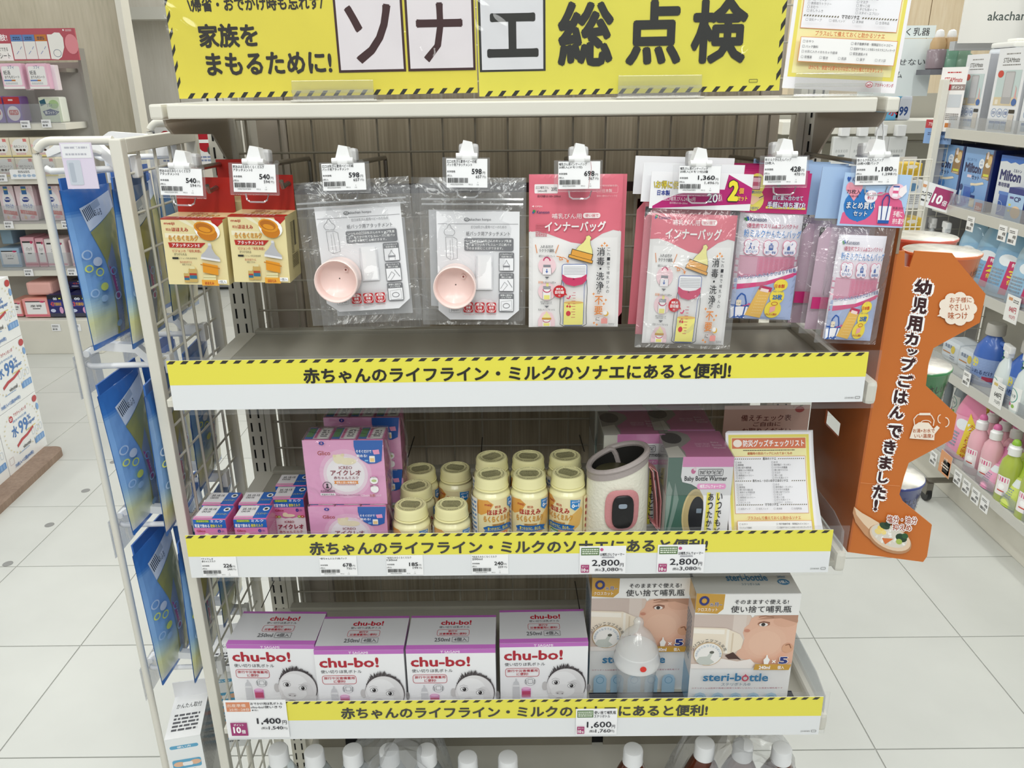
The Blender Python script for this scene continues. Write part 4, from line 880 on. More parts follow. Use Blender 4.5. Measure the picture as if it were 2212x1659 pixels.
for k in range(1, 6):
    t = thing('triple_bag_pack', '%s triple bag pack behind the nearest pale blue header pack, showing pink edges' % ORD[k], 'bag pack', ((x0+x1)/2-.003-.012*k, .955+.030*k, zb+.006), (0, math.radians(2), 0), 'triple portable bag packs')
    m = MB(); vs, fs = pouch_mesh((x1-x0)*1.05, hh, .010, 8, 10, .0006, k); m.add(vs, fs, True); m.build('bag', KB, t)
    c = MB(); vs, fs = pouch_mesh((x1-x0)*1.28, hh*1.12, .013, 8, 10, .0015, k+9); c.add([(x, y, z-.006) for x, y, z in vs], fs, True); c.build('clear_sleeve', CLF, t)
    MB().box(-w/2, w/2, -.001, .0002, hh+.011, hh+.072).build('header_card', MATS['pale_blue_card'], t)
    st = MB(); st.box(-(x1-x0)*.53, (x1-x0)*.53, -.0115, -.0105, .03, .045); st.build('stripe', MATS['magenta_card'], t)
for k in range(1, 5):
    x0_, x1_, zb_, zt2 = rect(1586, 1722, 461, 690, .985)
    t = thing('portable_bag_pack', '%s portable bag pack in the row behind the magenta header pack' % ORD[k], 'bag pack', ((x0_+x1_)/2-.004+.003*k, .985+.028*k, zb_), (0, math.radians(2), 0), 'portable milk powder bag packs')
    m = MB(); vs, fs = pouch_mesh((x1_-x0_), zt2-zb_, .009, 8, 10, .0006, k); m.add(vs, fs, True); m.build('bag', KB, t)
    MB().box(-.046, .046, -.001, .0002, zt2-zb_, zt2-zb_+.049).build('header_card', MATS['magenta_card'], t)
# ================================================================== MIDDLE SHELF PRODUCTS
Z1, Z2, Z3 = ZS
def milk_carton_make():
    w, d, h = .0465, .037, .0715
    t = thing('milk_carton', 'x', 'carton', group='small pink and blue milk cartons')
    MB().box(-w/2, w/2, 0, d, 0, h, ch=.0022).build('carton', mat('pink_carton', '#D870A8', .4), t)
    p = Pr(445, 640, '#F1EAEC').org(440, 1400).up(); PK = '#DE84B4'; BL = '#1E62B8'; RD = '#9C1C3C'
    p.G([(440, 1400), (885, 1400), (885, 1680), (800, 1665), (700, 1690), (662, 1680), (600, 1690), (520, 1665), (440, 1680)], PK).up(); p.R(440, 1400, 885, 1520, BL).up()
    p.RR(480, 1402, 660, 1440, 5, '#5C9A4A').up(); p.T('常温保存可能', 492, 1408, 650, 1434, '#E9E05A', .015); p.T('ミルク', 680, 1400, 850, 1438, '#FFFFFF', .02)
    p.T('常温で飲める', 456, 1462, 660, 1512, '#FFFFFF', .03); p.T('液体ミルク', 670, 1462, 835, 1510, '#F0E43C', .03)
    p.T('Glico', 472, 1545, 592, 1578, '#B01E28', .02); p.T('0', 762, 1536, 805, 1586, '#2A3C94', .05); p.T('ヵ月から', 815, 1545, 852, 1582, '#2A3C94', .01)
    p.E(660, 1640, 88, 24, '#F5E9C6').E(610, 1622, 38, 30, '#F5E9C6').up()
    for x, c in ((478, '#D0483C'), (520, '#A6BE4A'), (805, '#A6BE4A'), (850, '#D0483C')): p.E(x, 1655, 26, 20, c, 9).up().E(x, 1655, 10, 8, '#F0E8C8', 8)
    p.up(); p.T('ICREO', 590, 1715, 725, 1748, RD, .02); p.T('アイクレオ', 490, 1768, 850, 1842, RD, .04); p.T('赤ちゃんミルク', 500, 1862, 830, 1905, '#B02848', .03); p.R(440, 1960, 885, 2040, PK)
    p.build('front_print', t, front(w-.001, h-.002, 0, 0, .001), PG)
    p = Pr(445, 250, '#E9E6E8').org(470, 1180).up(); p.G([(730, 1180), (915, 1180), (915, 1430), (730, 1430)], '#1E62B8').up(); p.E(850, 1250, 46, 40, '#F4F4F4').up().E(850, 1250, 26, 20, '#2A2A30').up(); p.T('ここにストロー', 720, 1330, 905, 1362, '#E9E05A', .01)
    p.T('25.10.15', 520, 1232, 700, 1270, '#45454C', .01); p.T('CAO D5', 520, 1285, 640, 1318, '#45454C', .01); p.R(470, 1395, 730, 1430, '#E3A2C4')
    p.build('top_print', t, topf(w-.002, d-.002, h, .001), PG)
    p = Pr(100, 150, '#D06CA0').up(); p.tiny(15, 40, 85, 130, '#E9B8D2', 12, 3); p.build('side_print', t, rightf(w, d, h-.002), PG)
    return t
mc0 = milk_carton_make(); used = False
def put_carton(px, y, label, ang=0, dz=0):
    global used
    X = P(px, 1120, y=y).x
    loc = (X, y, Z2+dz); rot = (0, 0, math.radians(ang))
    if not used: mc0.location = loc; mc0.rotation_euler = rot; mc0['label'] = label; used = True
    else: dup(mc0, loc, rot, label)
put_carton(451, .966, 'small pink milk carton, front row beside the wire panel', -2)
put_carton(539, .966, 'small pink milk carton, middle of the front three')
put_carton(626, 1.022, 'small pink milk carton standing against the pink multipack', 1)
put_carton(474, 1.006, 'second pink milk carton in the row beside the wire panel', -2)
put_carton(553, 1.006, 'second pink milk carton in the middle row')
put_carton(636, 1.062, 'rear pink milk carton against the pink multipack')

def multipack(px0, px1, rt, rb, y, label, h=None, zb=None, d=.048):
    x0, x1, z0, z1 = rect(px0, px1, rt, rb, y)
    if zb is None: zb = z0
    h = h or z1-zb; w = x1-x0
    t = thing('milk_multipack', label, 'multipack', ((x0+x1)/2, y, zb), (0, 0, math.radians(-.8)), 'pink three carton multipacks')
    cw = w/3
    for k in range(3):
        c = MB().box(-w/2+k*cw+.0006, -w/2+(k+1)*cw-.0006, .0015, d, 0, h-.001, ch=.0025).build('carton', MATS['pink_carton'], t)
        q = Pr(100, 130, '#2A6AB4').up().R(34, 0, 100, 130, '#E2C4D2').up().R(52, 0, 96, 130, '#ECE8E6').up().R(38, 10, 48, 120, '#D25C94').tiny(60, 30, 88, 110, '#55505A', 4, 4).RR(2, 12, 30, 110, 3, '#4E8A4C')
        q.build('top_print', c, (lambda u, v, l, k=k: (-w/2+k*cw+.002+u*(cw-.004), .006+v*(d-.01), h-.0008+l)), PG)
    p = Pr(625, 510, '#EBA2CE').org(1100, 775).up(); RD = '#8E1838'
    p.E(1415, 1040, 205, 195, '#EFB6D8', 30).up().E(1415, 1045, 175, 165, '#F4DCEA', 30).up().E(1415, 1045, 150, 140, '#F8F2F6', 30).up()
    p.T('Glico', 1210, 858, 1310, 892, '#B01E28', .02)
    p.E(1440, 940, 68, 28, '#F5E9C6').E(1372, 922, 44, 38, '#F5E9C6').E(1340, 898, 14, 12, '#F0DFB4').E(1404, 890, 14, 12, '#F0DFB4').up()
    p.T('ICREO', 1366, 978, 1470, 1002, RD, .015); p.T('アイクレオ', 1298, 1008, 1536, 1052, RD, .035); p.T('赤ちゃんミルク', 1320, 1058, 1515, 1082, RD, .02)
    p.G([(1318, 1094), (1512, 1094), (1504, 1106), (1512, 1118), (1318, 1118), (1326, 1106)], '#DE8A3A').up(); p.T('母乳に近い栄養成分', 1336, 1098, 1496, 1115, '#FFF', .015); p.tiny(1345, 1120, 1490, 1130, '#C88A90', 1, 3)
    p.G([(1500, 775), (1725, 775), (1705, 935), (1660, 955), (1600, 958), (1540, 920), (1508, 870), (1498, 820)], '#2E62B0').up(); p.T('そそぐだけで', 1512, 848, 1632, 872, '#FFF', .02); p.T('飲める!', 1514, 882, 1596, 906, '#FFF', .02)
    p.G([(1640, 850), (1690, 845), (1695, 880), (1650, 884)], '#E79CC0').RR(1612, 895, 1655, 945, 5, '#F2EEE8').up().R(1617, 912, 1650, 940, '#EBC98E').R(1575, 925, 1602, 938, '#7AB6E4')
    p.ring(1264, 1132, 34, 32, 4, '#2A2630', 20); p.E(1264, 1122, 8, 9, '#2A2630').G([(1250, 1150), (1278, 1150), (1264, 1126)], '#2A2630'); p.T('乳児用調製液状乳', 1208, 1166, 1322, 1184, '#2A2630', .01); p.RR(1205, 1190, 1322, 1208, 3, '#F6F2F6').up(); p.T('常温保存可能品', 1212, 1193, 1314, 1206, '#2A2630', .01)
    p.T('Made in Japan  Infant Formula', 1330, 1200, 1515, 1212, '#7A3050', .01); p.T('125ml×', 1526, 1200, 1590, 1218, '#F6EAF0', .01); p.T('3本', 1594, 1194, 1640, 1222, '#B02848', .03, '#FFF', .07); p.T('パック', 1644, 1200, 1684, 1216, '#F6EAF0', .01)
    p.E(1636, 1086, 32, 30, '#F6F3F4').E(1636, 1156, 32, 30, '#F6F3F4').up(); p.T('おでかけに', 1608, 1055, 1665, 1068, '#5A3A30', .01); p.E(1636, 1088, 20, 11, '#B9C98A'); p.T('調乳いらず', 1604, 1124, 1668, 1136, '#5A3A30', .01)
    p.T('0', 1232, 776, 1275, 806, '#2A3C94', .04)
    p.build('front_print', t, front(w, h, .0008), PB)
    m = MB(); m.box(-w/2-.0012, w/2+.0012, -.0004, d+.001, -.0, h+.0012, ch=.003)
    m.tube([(w/2+.002, .01, h*.95), (w/2+.006, .02, h*.6), (w/2+.003, .03, h*.3), (w/2+.005, .02, h*.1)], .002, 6)
    m.build('shrink_film', CLF, t, 'clear shrink film')
    return t
mp0 = multipack(659, 832, 951, 1090, .982, 'pink three carton multipack, top of the front stack', zb=Z2+.0835)
multipack(668, 836, 1093, 1160, .976, 'pink three carton multipack at the foot of the front stack', h=.083, zb=Z2)
for i, (lb, dz) in enumerate([('pink three carton multipack on the rear stack', .0835), ('pink three carton multipack under the rear stack', 0)]):
    dup(mp0, (mp0.location.x+.012, 1.060, Z2+dz), None, lb)

# --- bottles -------------------------------------------------------------------
BC = mat('bottle_cream', '#EDE7B6', .3, coat=.4)
CAPM = mat('bottle_cap', '#EAE4AE', .38, coat=.2)
def bottle_make(tall):
    hb = .118 if tall else .0755; R = .0265; rc = .0232
    t = thing('milk_bottle', 'x', 'bottle', group='tall milk bottles' if tall else 'short milk bottles')
    zc = hb-.019
    prof = [(R-.002, 0), (R, .003), (R, zc-.009), (R-.0015, zc-.006), (rc-.0005, zc-.003), (rc-.0025, zc+.001)]
    MB().lathe(prof, 36).build('body', BC, t)
    c = MB(); n = 60; vs = []; fs = []
    pr_ = [(rc, zc-.001), (rc+.0012, zc+.0005), (rc+.0012, zc+.002), (rc-.0004, zc+.003), (rc+.0008, zc+.0045), (rc+.0004, zc+.007), (rc, zc+.008), (rc, zc+.0155), (rc-.0012, zc+.0185), (rc-.003, zc+.0192), (rc-.0038, zc+.0186), (.0006, zc+.0186)]
    for i, (r, z) in enumerate(pr_):
        for k in range(n):
            a = 2*math.pi*k/n; rr = r+(.00045*(1 if k % 2 else -1) if i in (7,) else 0); vs.append((rr*math.cos(a), rr*math.sin(a), z))
    for i in range(len(pr_)-1):
        for k in range(n): fs.append((i*n+k, i*n+(k+1) % n, (i+1)*n+(k+1) % n, (i+1)*n+k))
    fs.append([(len(pr_)-1)*n+k for k in range(n)]); c.add(vs, fs, True); co = c.build('cap', CAPM, t, 'ridged cream screw cap')
    q = Pr(200, 200).up(); ink = '#4E4B34'
    rr = random.Random(3)
    for j in range(9):
        y = 52+j*11; half = math.sqrt(max(0, 66**2-(y+4-100)**2)); x = 100-half
        while x < 100+half: ww = rr.uniform(4, 9); q.R(x, y, min(x+ww, 100+half), y+(8 if j == 1 else 5.5), ink); x += ww+1.8
    for k in range(44):
        a = 2*math.pi*k/44
        if k % 7 == 6: continue
        x, y = 100+84*math.cos(a), 100+84*math.sin(a); q.E(x, y, 3.6, 3, ink, 5)
    q.build('cap_print', co, lambda u, v, l: ((u-.5)*.041, (v-.5)*.041, zc+.0187+l), PR)
    # label wrapped round the body (u = angle)
    Hl = zc-.012; Wd = 2*math.pi*R
    Wc = 1000; Hc = Wc*Hl/Wd
    p = Pr(Wc, Hc, '#EFE3B4').up(); RD = '#B01E22'; m_ = 500; top = 0
    def ar(pts, col): p.G(pts, col)
    H_ = Hc
    ar([(330, 10), (420, 0), (470, 40), (430, 110), (360, 150), (300, 140)], '#E0A24C'); ar([(620, 150), (700, 90), (720, 140), (690, 260), (600, 330), (540, 350)], '#E5B868'); p.up()
    p.T('meiji', 395, 30, 455, 62, RD, .02)
    p.T('明治', 480, 52, 530, 78, '#C0502A', .02); p.T('ほほえみ', 415, 88, 595, 140, RD, .035); p.T('らくらくミルク', 385, 152, 620, 205, '#F2C73C', .01, RD, .06)
    p.G([(600, 8), (690, 22), (680, 90), (640, 112), (600, 80)], '#2A86CC').up(); p.T('赤ちゃん用', 612, 22, 678, 40, '#FFF', .02); p.T('0~1', 612, 48, 676, 84, '#FFF', .05); 
    if tall:
        p.R(455, 222, 560, 240, '#C89C5C').up(); p.T('母乳サイエンス', 462, 224, 554, 238, '#5A3A1A')
        p.G([(380, 262), (420, 240), (590, 240), (640, 258), (622, 280), (640, 304), (580, 296), (420, 296), (384, 310), (396, 286)], '#1F66B0').up(); p.T('育つチカラに、安心を。', 418, 250, 596, 284, '#F4E64A', .02)
        p.G([(420, 305), (505, 305), (505, 380), (430, 380)], '#2E8A4A').G([(505, 305), (590, 305), (580, 380), (505, 380)], '#E0702C').up(); p.T('DHA', 432, 316, 495, 345, '#FFF', .03); p.T('ARA', 515, 316, 578, 345, '#FFF', .03)
        p.R(360, 400, 640, H_, '#F1E6B8')
    p.R(0, 0, 330, H_, '#E9E4DE').up().tiny(20, 20, 150, H_-20, '#C8506A', 9, 4).tiny(170, 20, 320, H_-20, '#5A82B8', 12, 5)
    p.R(720, 0, 1000, H_, '#E9DDB0').up().tiny(740, 20, 800, H_-20, '#B0402C', 8, 4).tiny(830, 30, 980, H_-20, '#555', 10, 7)
    p.build('label', t, lambda u, v, l: ((R+.0002+l)*math.sin((u-.5)*2*math.pi), -(R+.0002+l)*math.cos((u-.5)*2*math.pi), .003+v*Hl), PG, sub=28)
    return t
tb = bottle_make(True); sb = bottle_make(False); ub = {}
def put_bottle(proto, px, row, y, ang, label):
    h = .118 if proto is tb else .0755
    X = P(px, row, z=Z2+h); loc = (X.x, y, Z2); rot = (0, 0, math.radians(ang))
    if proto.name not in ub: ub[proto.name] = 1; proto.location = loc; proto.rotation_euler = rot; proto['label'] = label
    else: dup(proto, loc, rot, label)
YB = P(1061, 1023, z=Z2+.118).y; YC = P(887, 1089, z=Z2+.0755).y
put_bottle(tb, 1061, 1023, YB, 18, 'tall cream milk bottle, front row next to the short bottles')
put_bottle(tb, 1143, 1023, YB, 0, 'tall cream milk bottle, middle of the front row')
put_bottle(tb, 1227, 1020, YB+.002, -32, 'tall cream milk bottle, front row beside the bottle warmer')
put_bottle(tb, 1062, 987, YB+.056, 40, 'tall cream milk bottle, second row behind the short bottle side')
put_bottle(tb, 1141, 985, YB+.056, -10, 'tall cream milk bottle, second row in the middle')
put_bottle(tb, 1221, 983, YB+.058, 12, 'tall cream milk bottle, second row beside the bottle warmer')
put_bottle(sb, 887, 1089, YC, -8, 'short cream milk bottle, front row beside the pink multipack')
put_bottle(sb, 975, 1087, YC, 0, 'short cream milk bottle, front row beside the tall bottles')
put_bottle(sb, 899, 1047, YC+.056, 30, 'short cream milk bottle, second row by the pink multipack')
put_bottle(sb, 908, 1012, YC+.112, 20, 'short cream milk bottle, rearmost by the pink multipack')
put_bottle(sb, 984, 1006, YC+.115, -20, 'short cream milk bottle set back on its own, label facing front')

# --- bottle warmer (leather wrap) ----------------------------------------------
X = P(1330, 1080, y=1.0)
t = thing('bottle_warmer', 'cream leather bottle warmer sleeve with pink oval control surround', 'bottle warmer', (X.x, 1.0, Z2), (0, 0, math.radians(4)))
LE = mat('cream_leather', '#E6E3D3', .5, bump=.6, nscale=220); LPK = mat('pink_leather', '#C9888A', .5, bump=.4, nscale=220); TR_ = mat('greige_trim', '#A59B98', .5, bump=.4, nscale=200)
R = .0435; n = 64; a0, a1 = -200, 215
def wz(u):  # top height around the wrap: slanted, with a rounded overlap
    th = a0+(a1-a0)*u; base = .142+.014*math.sin(math.radians(th+5))
    return base-(.05*(max(0, (.06-u)/.06))**2)-(.055*(max(0, (u-.93)/.07))**2)
def wp(u, z, off=0):
    th = math.radians(a0+(a1-a0)*u-90); r = R*(1+.10*(u-.5)*0)+.0045*(u)+off-.0045*(z/.14)*.8
    return (r*math.cos(th)*1.0, r*math.sin(th)*.92, z)
m = MB(); vs = []; fs = []; nz = 6
for s_, off in ((0, 0), (1, -.004)):
    for j in range(nz+1):
        for i in range(n+1): u = i/n; vs.append(wp(u, wz(u)*j/nz, off))
o = (n+1)*(nz+1)
for s_ in (0, o):
    for j in range(nz):
        for i in range(n): q = s_+j*(n+1)+i; fs.append((q, q+1, q+n+2, q+n+1))
m.add(vs, fs, True); m.build('sleeve', LE, t)
tr = MB(); edge = [wp(0, wz(0)*k/5, .0) for k in range(5)]+[wp(i/n, wz(i/n), -.002) for i in range(n+1)]+[wp(1, wz(1)*k/5, .0) for k in (4, 3, 2, 1, 0)]
tr.tube([Vector(v) for v in edge], .0042, 8); to = tr.build('edge_trim', TR_, t, 'greige piping round the rim')
bd = MB(); vs = []; fs = []
for j, dz in enumerate((0, -.0115)):
    for i in range(n+1): u = i/n; vs.append(wp(u, wz(u)+dz, .0008))
for i in range(n): fs.append((i, i+1, i+n+2, i+n+1))
bd.add(vs, fs, True); bd.build('rim_band', TR_, to)
MB().add([wp(i/n, wz(i/n)*j/nz-.0006, -.0052) for j in range(nz+1) for i in range(n+1)], [(j*(n+1)+i, j*(n+1)+i+1, j*(n+1)+i+n+2, j*(n+1)+i+n+1) for j in range(nz) for i in range(n)], True).build('inner_lining', mat('lining_black', '#15130F', .8), t, 'black inner face of the sleeve')
MB().lathe([(R-.006, .002), (R-.006, .11), (R-.010, .112)], 32, squash=.92).build('lining', mat('lining_black', '#15130F', .8), t, 'black insulated lining')
MB().lathe([(R-.012, .1125), (R-.012, .121), (R-.014, .122)], 32, squash=.9).build('inner_lid', mat('inner_gold', '#5E5A42', .35, .4), t)
def curved(name, w_, h_, zc, ang, off, m_, th=.003, par=t, n=28):
    mb = MB(); vs = []; fs = []
    ring_ = []
    for k in range(n):
        a = 2*math.pi*k/n; c, s_ = math.cos(a), math.sin(a); e = .62
        ring_.append((w_/2*math.copysign(abs(c)**e, c), h_/2*math.copysign(abs(s_)**e, s_)))
    for sc, o2 in ((1, 0), (1, th*.7), (.94, th)):
        for x, z in ring_:
            th_ = math.radians(ang-90)+x*sc/R; r = R+.0022+off+o2; vs.append((r*math.cos(th_), r*math.sin(th_)*.92, zc+z*sc))
    for j in range(2):
        for k in range(n): fs.append((j*n+k, j*n+(k+1) % n, (j+1)*n+(k+1) % n, (j+1)*n+k))
    vs.append((sum(v[0] for v in vs[-n:])/n+0, sum(v[1] for v in vs[-n:])/n, zc)); c_ = len(vs)-1
    # dome the centre out to the wall
    th_ = math.radians(ang-90); r = R+.0022+off+th; vs[c_] = (r*math.cos(th_), r*math.sin(th_)*.92, zc)
    for k in range(n): fs.append((2*n+k, 2*n+(k+1) % n, c_))
    mb.add(vs, fs, True); return mb.build(name, m_, par)
po = curved('control_surround', .046, .062, .083, 1, 0, LPK, .002)
pd = curved('control_pad', .0265, .050, .082, 1, .0022, BLK, .004, po)
curved('display', .010, .007, .092, 0, .0055, mat('lcd', '#8C98A6', .3), .0012, po)
st = MB()
for k, off in enumerate((0, .006)):
    pts = [(R+.002, .012+off*.5, .125), (R+.007+off, .008, .118), (R+.014+off, .004, .07+.004*k), (R+.017+off*.6, .004, .028), (R+.008, .006, .040)]
    for (a_, b_) in zip(pts, pts[1:]):
        a_, b_ = Vector(a_), Vector(b_); st.add([a_+Vector((0, -.009, 0)), b_+Vector((0, -.009, 0)), b_+Vector((0, .009, 0)), a_+Vector((0, .009, 0)), a_+Vector((.0015, -.009, 0)), b_+Vector((.0015, -.009, 0)), b_+Vector((.0015, .009, 0)), a_+Vector((.0015, .009, 0))], [(0, 1, 2, 3), (4, 5, 6, 7), (0, 1, 5, 4), (2, 3, 7, 6)])
st.build('strap', LPK, t, 'pink leather strap loop')
MB().tube([(R+.017, 0, .03), (R+.022, -.004, .022), (R+.026, -.004, .018)], .0008, 6).tube([(R+.026, -.004, .014), (R+.026, -.004, .024)], .0028, 8).build('tag_tie', WH2, t)

# --- boxed warmers ---------------------------------------------------------------
def warmer_box_make(col='#45695C'):
    w, d, h = .0885, .088, .152
    t = thing('warmer_box', 'x', 'box', group='boxed bottle warmers')
    MB().box(-w/2, w/2, 0, d, 0, h, ch=.001).build('carton', mat('warmer_card', '#CDD0CB', .4), t)
    p = Pr(555, 640, col).org(720, 490).up(); PK = '#DE8ABF'
    p.G([(735, 640), (770, 700), (755, 850), (725, 990), (722, 700)], '#86988F').G([(790, 650), (830, 760), (800, 880), (760, 1010), (740, 1020), (780, 800)], '#7A8F86').R(720, 1010, 1275, 1130, '#385C50').up()
    n_ = 26
    for rx, ry, c in ((112, 178, '#CDBB88'), (98, 162, '#B9A676'), (72, 128, '#23252B')): p.E(985-(8 if rx > 80 else -10), 868, rx, ry, c, n_).up()
    p.RR(990, 820, 1035, 850, 3, '#7D8B98').up()
    p.G([(842, 490), (1275, 490), (1275, 1130), (1040, 1130), (1050, 820), (1040, 740), (1000, 690), (930, 660), (850, 645), (835, 610)], '#F1F0F2').up()
    p.R(842, 484, 1275, 548, PK).up(); p.E(938, 575, 20, 17, '#D0689A').E(950, 560, 14, 12, '#F0D9E4'); p.RO(982, 562, 1192, 604, 8, 4, '#2A2A30'); p.T('SMART FROM THE START', 992, 570, 1182, 598, '#2A2A30', .02)
    p.T('Baby Bottle Warmer', 866, 606, 1230, 646, '#2A2A30', .02); p.RR(978, 655, 1226, 690, 16, '#E59AC8').up(); p.T('哺乳びんウォーマー', 1002, 660, 1208, 684, '#FFF', .02)
    p.R(1150, 712, 1178, 1110, '#EFE35A').R(1070, 712, 1098, 1110, '#EFE35A').up()
    p.V('いつでもどこで', 1182, 716, 48, 57, '#2A2A30', .02); p.V('あったかミルク', 1104, 716, 48, 57, '#2A2A30', .02)
    p.build('front_print', t, front(w, h), PG)
    q = Pr(555, 600, '#C9749F').up(); q.G([(0, 0), (170, 0), (250, 90), (260, 200), (200, 300), (140, 380), (160, 480), (150, 600), (0, 600)], '#9A9690').up(); q.E(90, 170, 90, 130, '#3B3638').G([(0, 400), (120, 350), (150, 600), (0, 600)], '#D9D5CB').up()  # top pink toned down: its shading and glare are put into the colour
    q.T('SMART FROM', 275, 290, 400, 330, '#F0C6E0'); q.T('THE START', 275, 345, 400, 380, '#F0C6E0'); q.T('Baby', 420, 260, 490, 300, '#F3D5E6', .01); q.T('Bottle', 420, 320, 505, 360, '#F3D5E6', .01); q.T('Warmer', 420, 380, 530, 420, '#F3D5E6', .01)
    q.build('top_print', t, topf(w, d, h), PG)
    MB().box(-w/2-.0012, w/2+.0012, -.0012, d+.001, h*.62, h+.0014, ch=.001).build('clear_cover', clear_mat('cover_acetate', '#F7F7F7', .12, .04, .07), t, 'clear acetate cover')
    return t
wb = warmer_box_make()
X = P(1508, 1075, y=.978); wb.location = (X.x, .978, Z2); wb.rotation_euler = (0, 0, math.radians(-1)); wb['label'] = 'pink and white warmer box with green sleeve picture, front of its row'
dup(wb, (X.x-.004, 1.069, Z2), None, 'pink topped warmer box directly behind the green pictured one')
dup(wb, (X.x-.006, 1.160, Z2), None, 'rearmost pink topped warmer box behind the green pictured one')
wc = warmer_box_make('#E4E2D4'); X2 = P(1366, 1040, y=1.055); wc.location = (X2.x, 1.055, Z2); wc['label'] = 'pink topped warmer box standing behind the cream bottle warmer'
dup(wc, (X2.x-.003, 1.146, Z2), None, 'rearmost pink topped warmer box in the cream warmer row')
# --- leaflets ----------------------------------------------------------------------
def leaflet(x0, x1, y, zb, hh, lean, lab, draw=None, curl=.0, yawd=0):
    w = x1-x0; t = thing('leaflet', lab, 'leaflet', ((x0+x1)/2, y, zb), (math.radians(-lean), 0, math.radians(yawd)), 'checklist leaflets in the stack')
    vs = []; fs = []; N = 10
    for i in range(N+1):
        v = i/N
        for u in (-.5, .5): vs.append((u*w+curl*(1-v)**2.2*(1 if u > 0 else .35), 0, v*hh))
    for i in range(N): fs.append((2*i, 2*i+1, 2*i+3, 2*i+2))
    k = len(vs); vs += [(x, .0009, z) for x, _, z in vs]; fs += [tuple(q+k for q in f) for f in fs]
    MB().add(vs, fs).build('sheet', MATS['paper_white'], t)
    if draw: draw.build('print', t, lambda u, v, l: ((u-.5)*w+curl*(1-v)**2.2*(.35+.65*u), -.0004-l, v*hh), PG, sub=14)
    return t
lx0, lx1 = P(1567, 935, y=1.035).x, P(1752, 935, y=1.035).x
zb_ = Z2+.001; yb = .968; top = P(1660, 934, y=1.035).z; hh = math.hypot(top-zb_, 1.035-yb); ln = math.degrees(math.atan2(1.035-yb, top-zb_))
dr = Pr(250, 354, '#F2F0F4').up(); checklist(dr)
leaflet(lx0, lx1, yb, zb_, hh, ln, 'yellow bordered checklist leaflet on the front of the stack', dr, .010)
for k in range(4):
    leaflet(lx0+.002+.0018*k, lx1+.002+.0018*k, yb+.0035*(k+1), zb_, hh-.001*k, ln, '%s checklist leaflet of the stack, only its edge showing' % ORD[k+1], None, .011+.002*k)
sx0, sx1, sz0, sz1 = rect(1560, 1742, 876, 1010, 1.10)
t = thing('take_one_sign', 'dusty pink take one sign card behind the checklist leaflets', 'sign', ((sx0+sx1)/2, 1.10, Z2), (0, 0, 0))
w = sx1-sx0; h = sz1-Z2
MB().box(-w/2, w/2, 0, .0012, 0, h).build('card', mat('dusty_pink', '#D9B3A4', .5), t)
p = Pr(640, 900, '#DDB8AA').org(1195, 55).up(); p.T('備えチェック表', 1325, 130, 1702, 182, '#6A2A24', .012); p.T('ご自由に', 1420, 190, 1626, 226, '#6A2A24', .012); p.T('お取りください', 1340, 240, 1712, 290, '#6A2A24', .012)
p.E(1757, 88, 34, 25, '#B03028', 16).up().L_([(1757, 66), (1760, 52)], 4, '#4A3A20').L_([(1762, 58), (1776, 54)], 6, '#5A7A3A').ring(1703, 66, 8, 6, 2, '#6A2A24', a0=-60, a1=60)
p.build('print', t, front(w, h), PG)
MB().box(-w/2, w/2+.004, -.10, .003, -.0005+.0006, .0012).build('leaflet_base', CL, t)

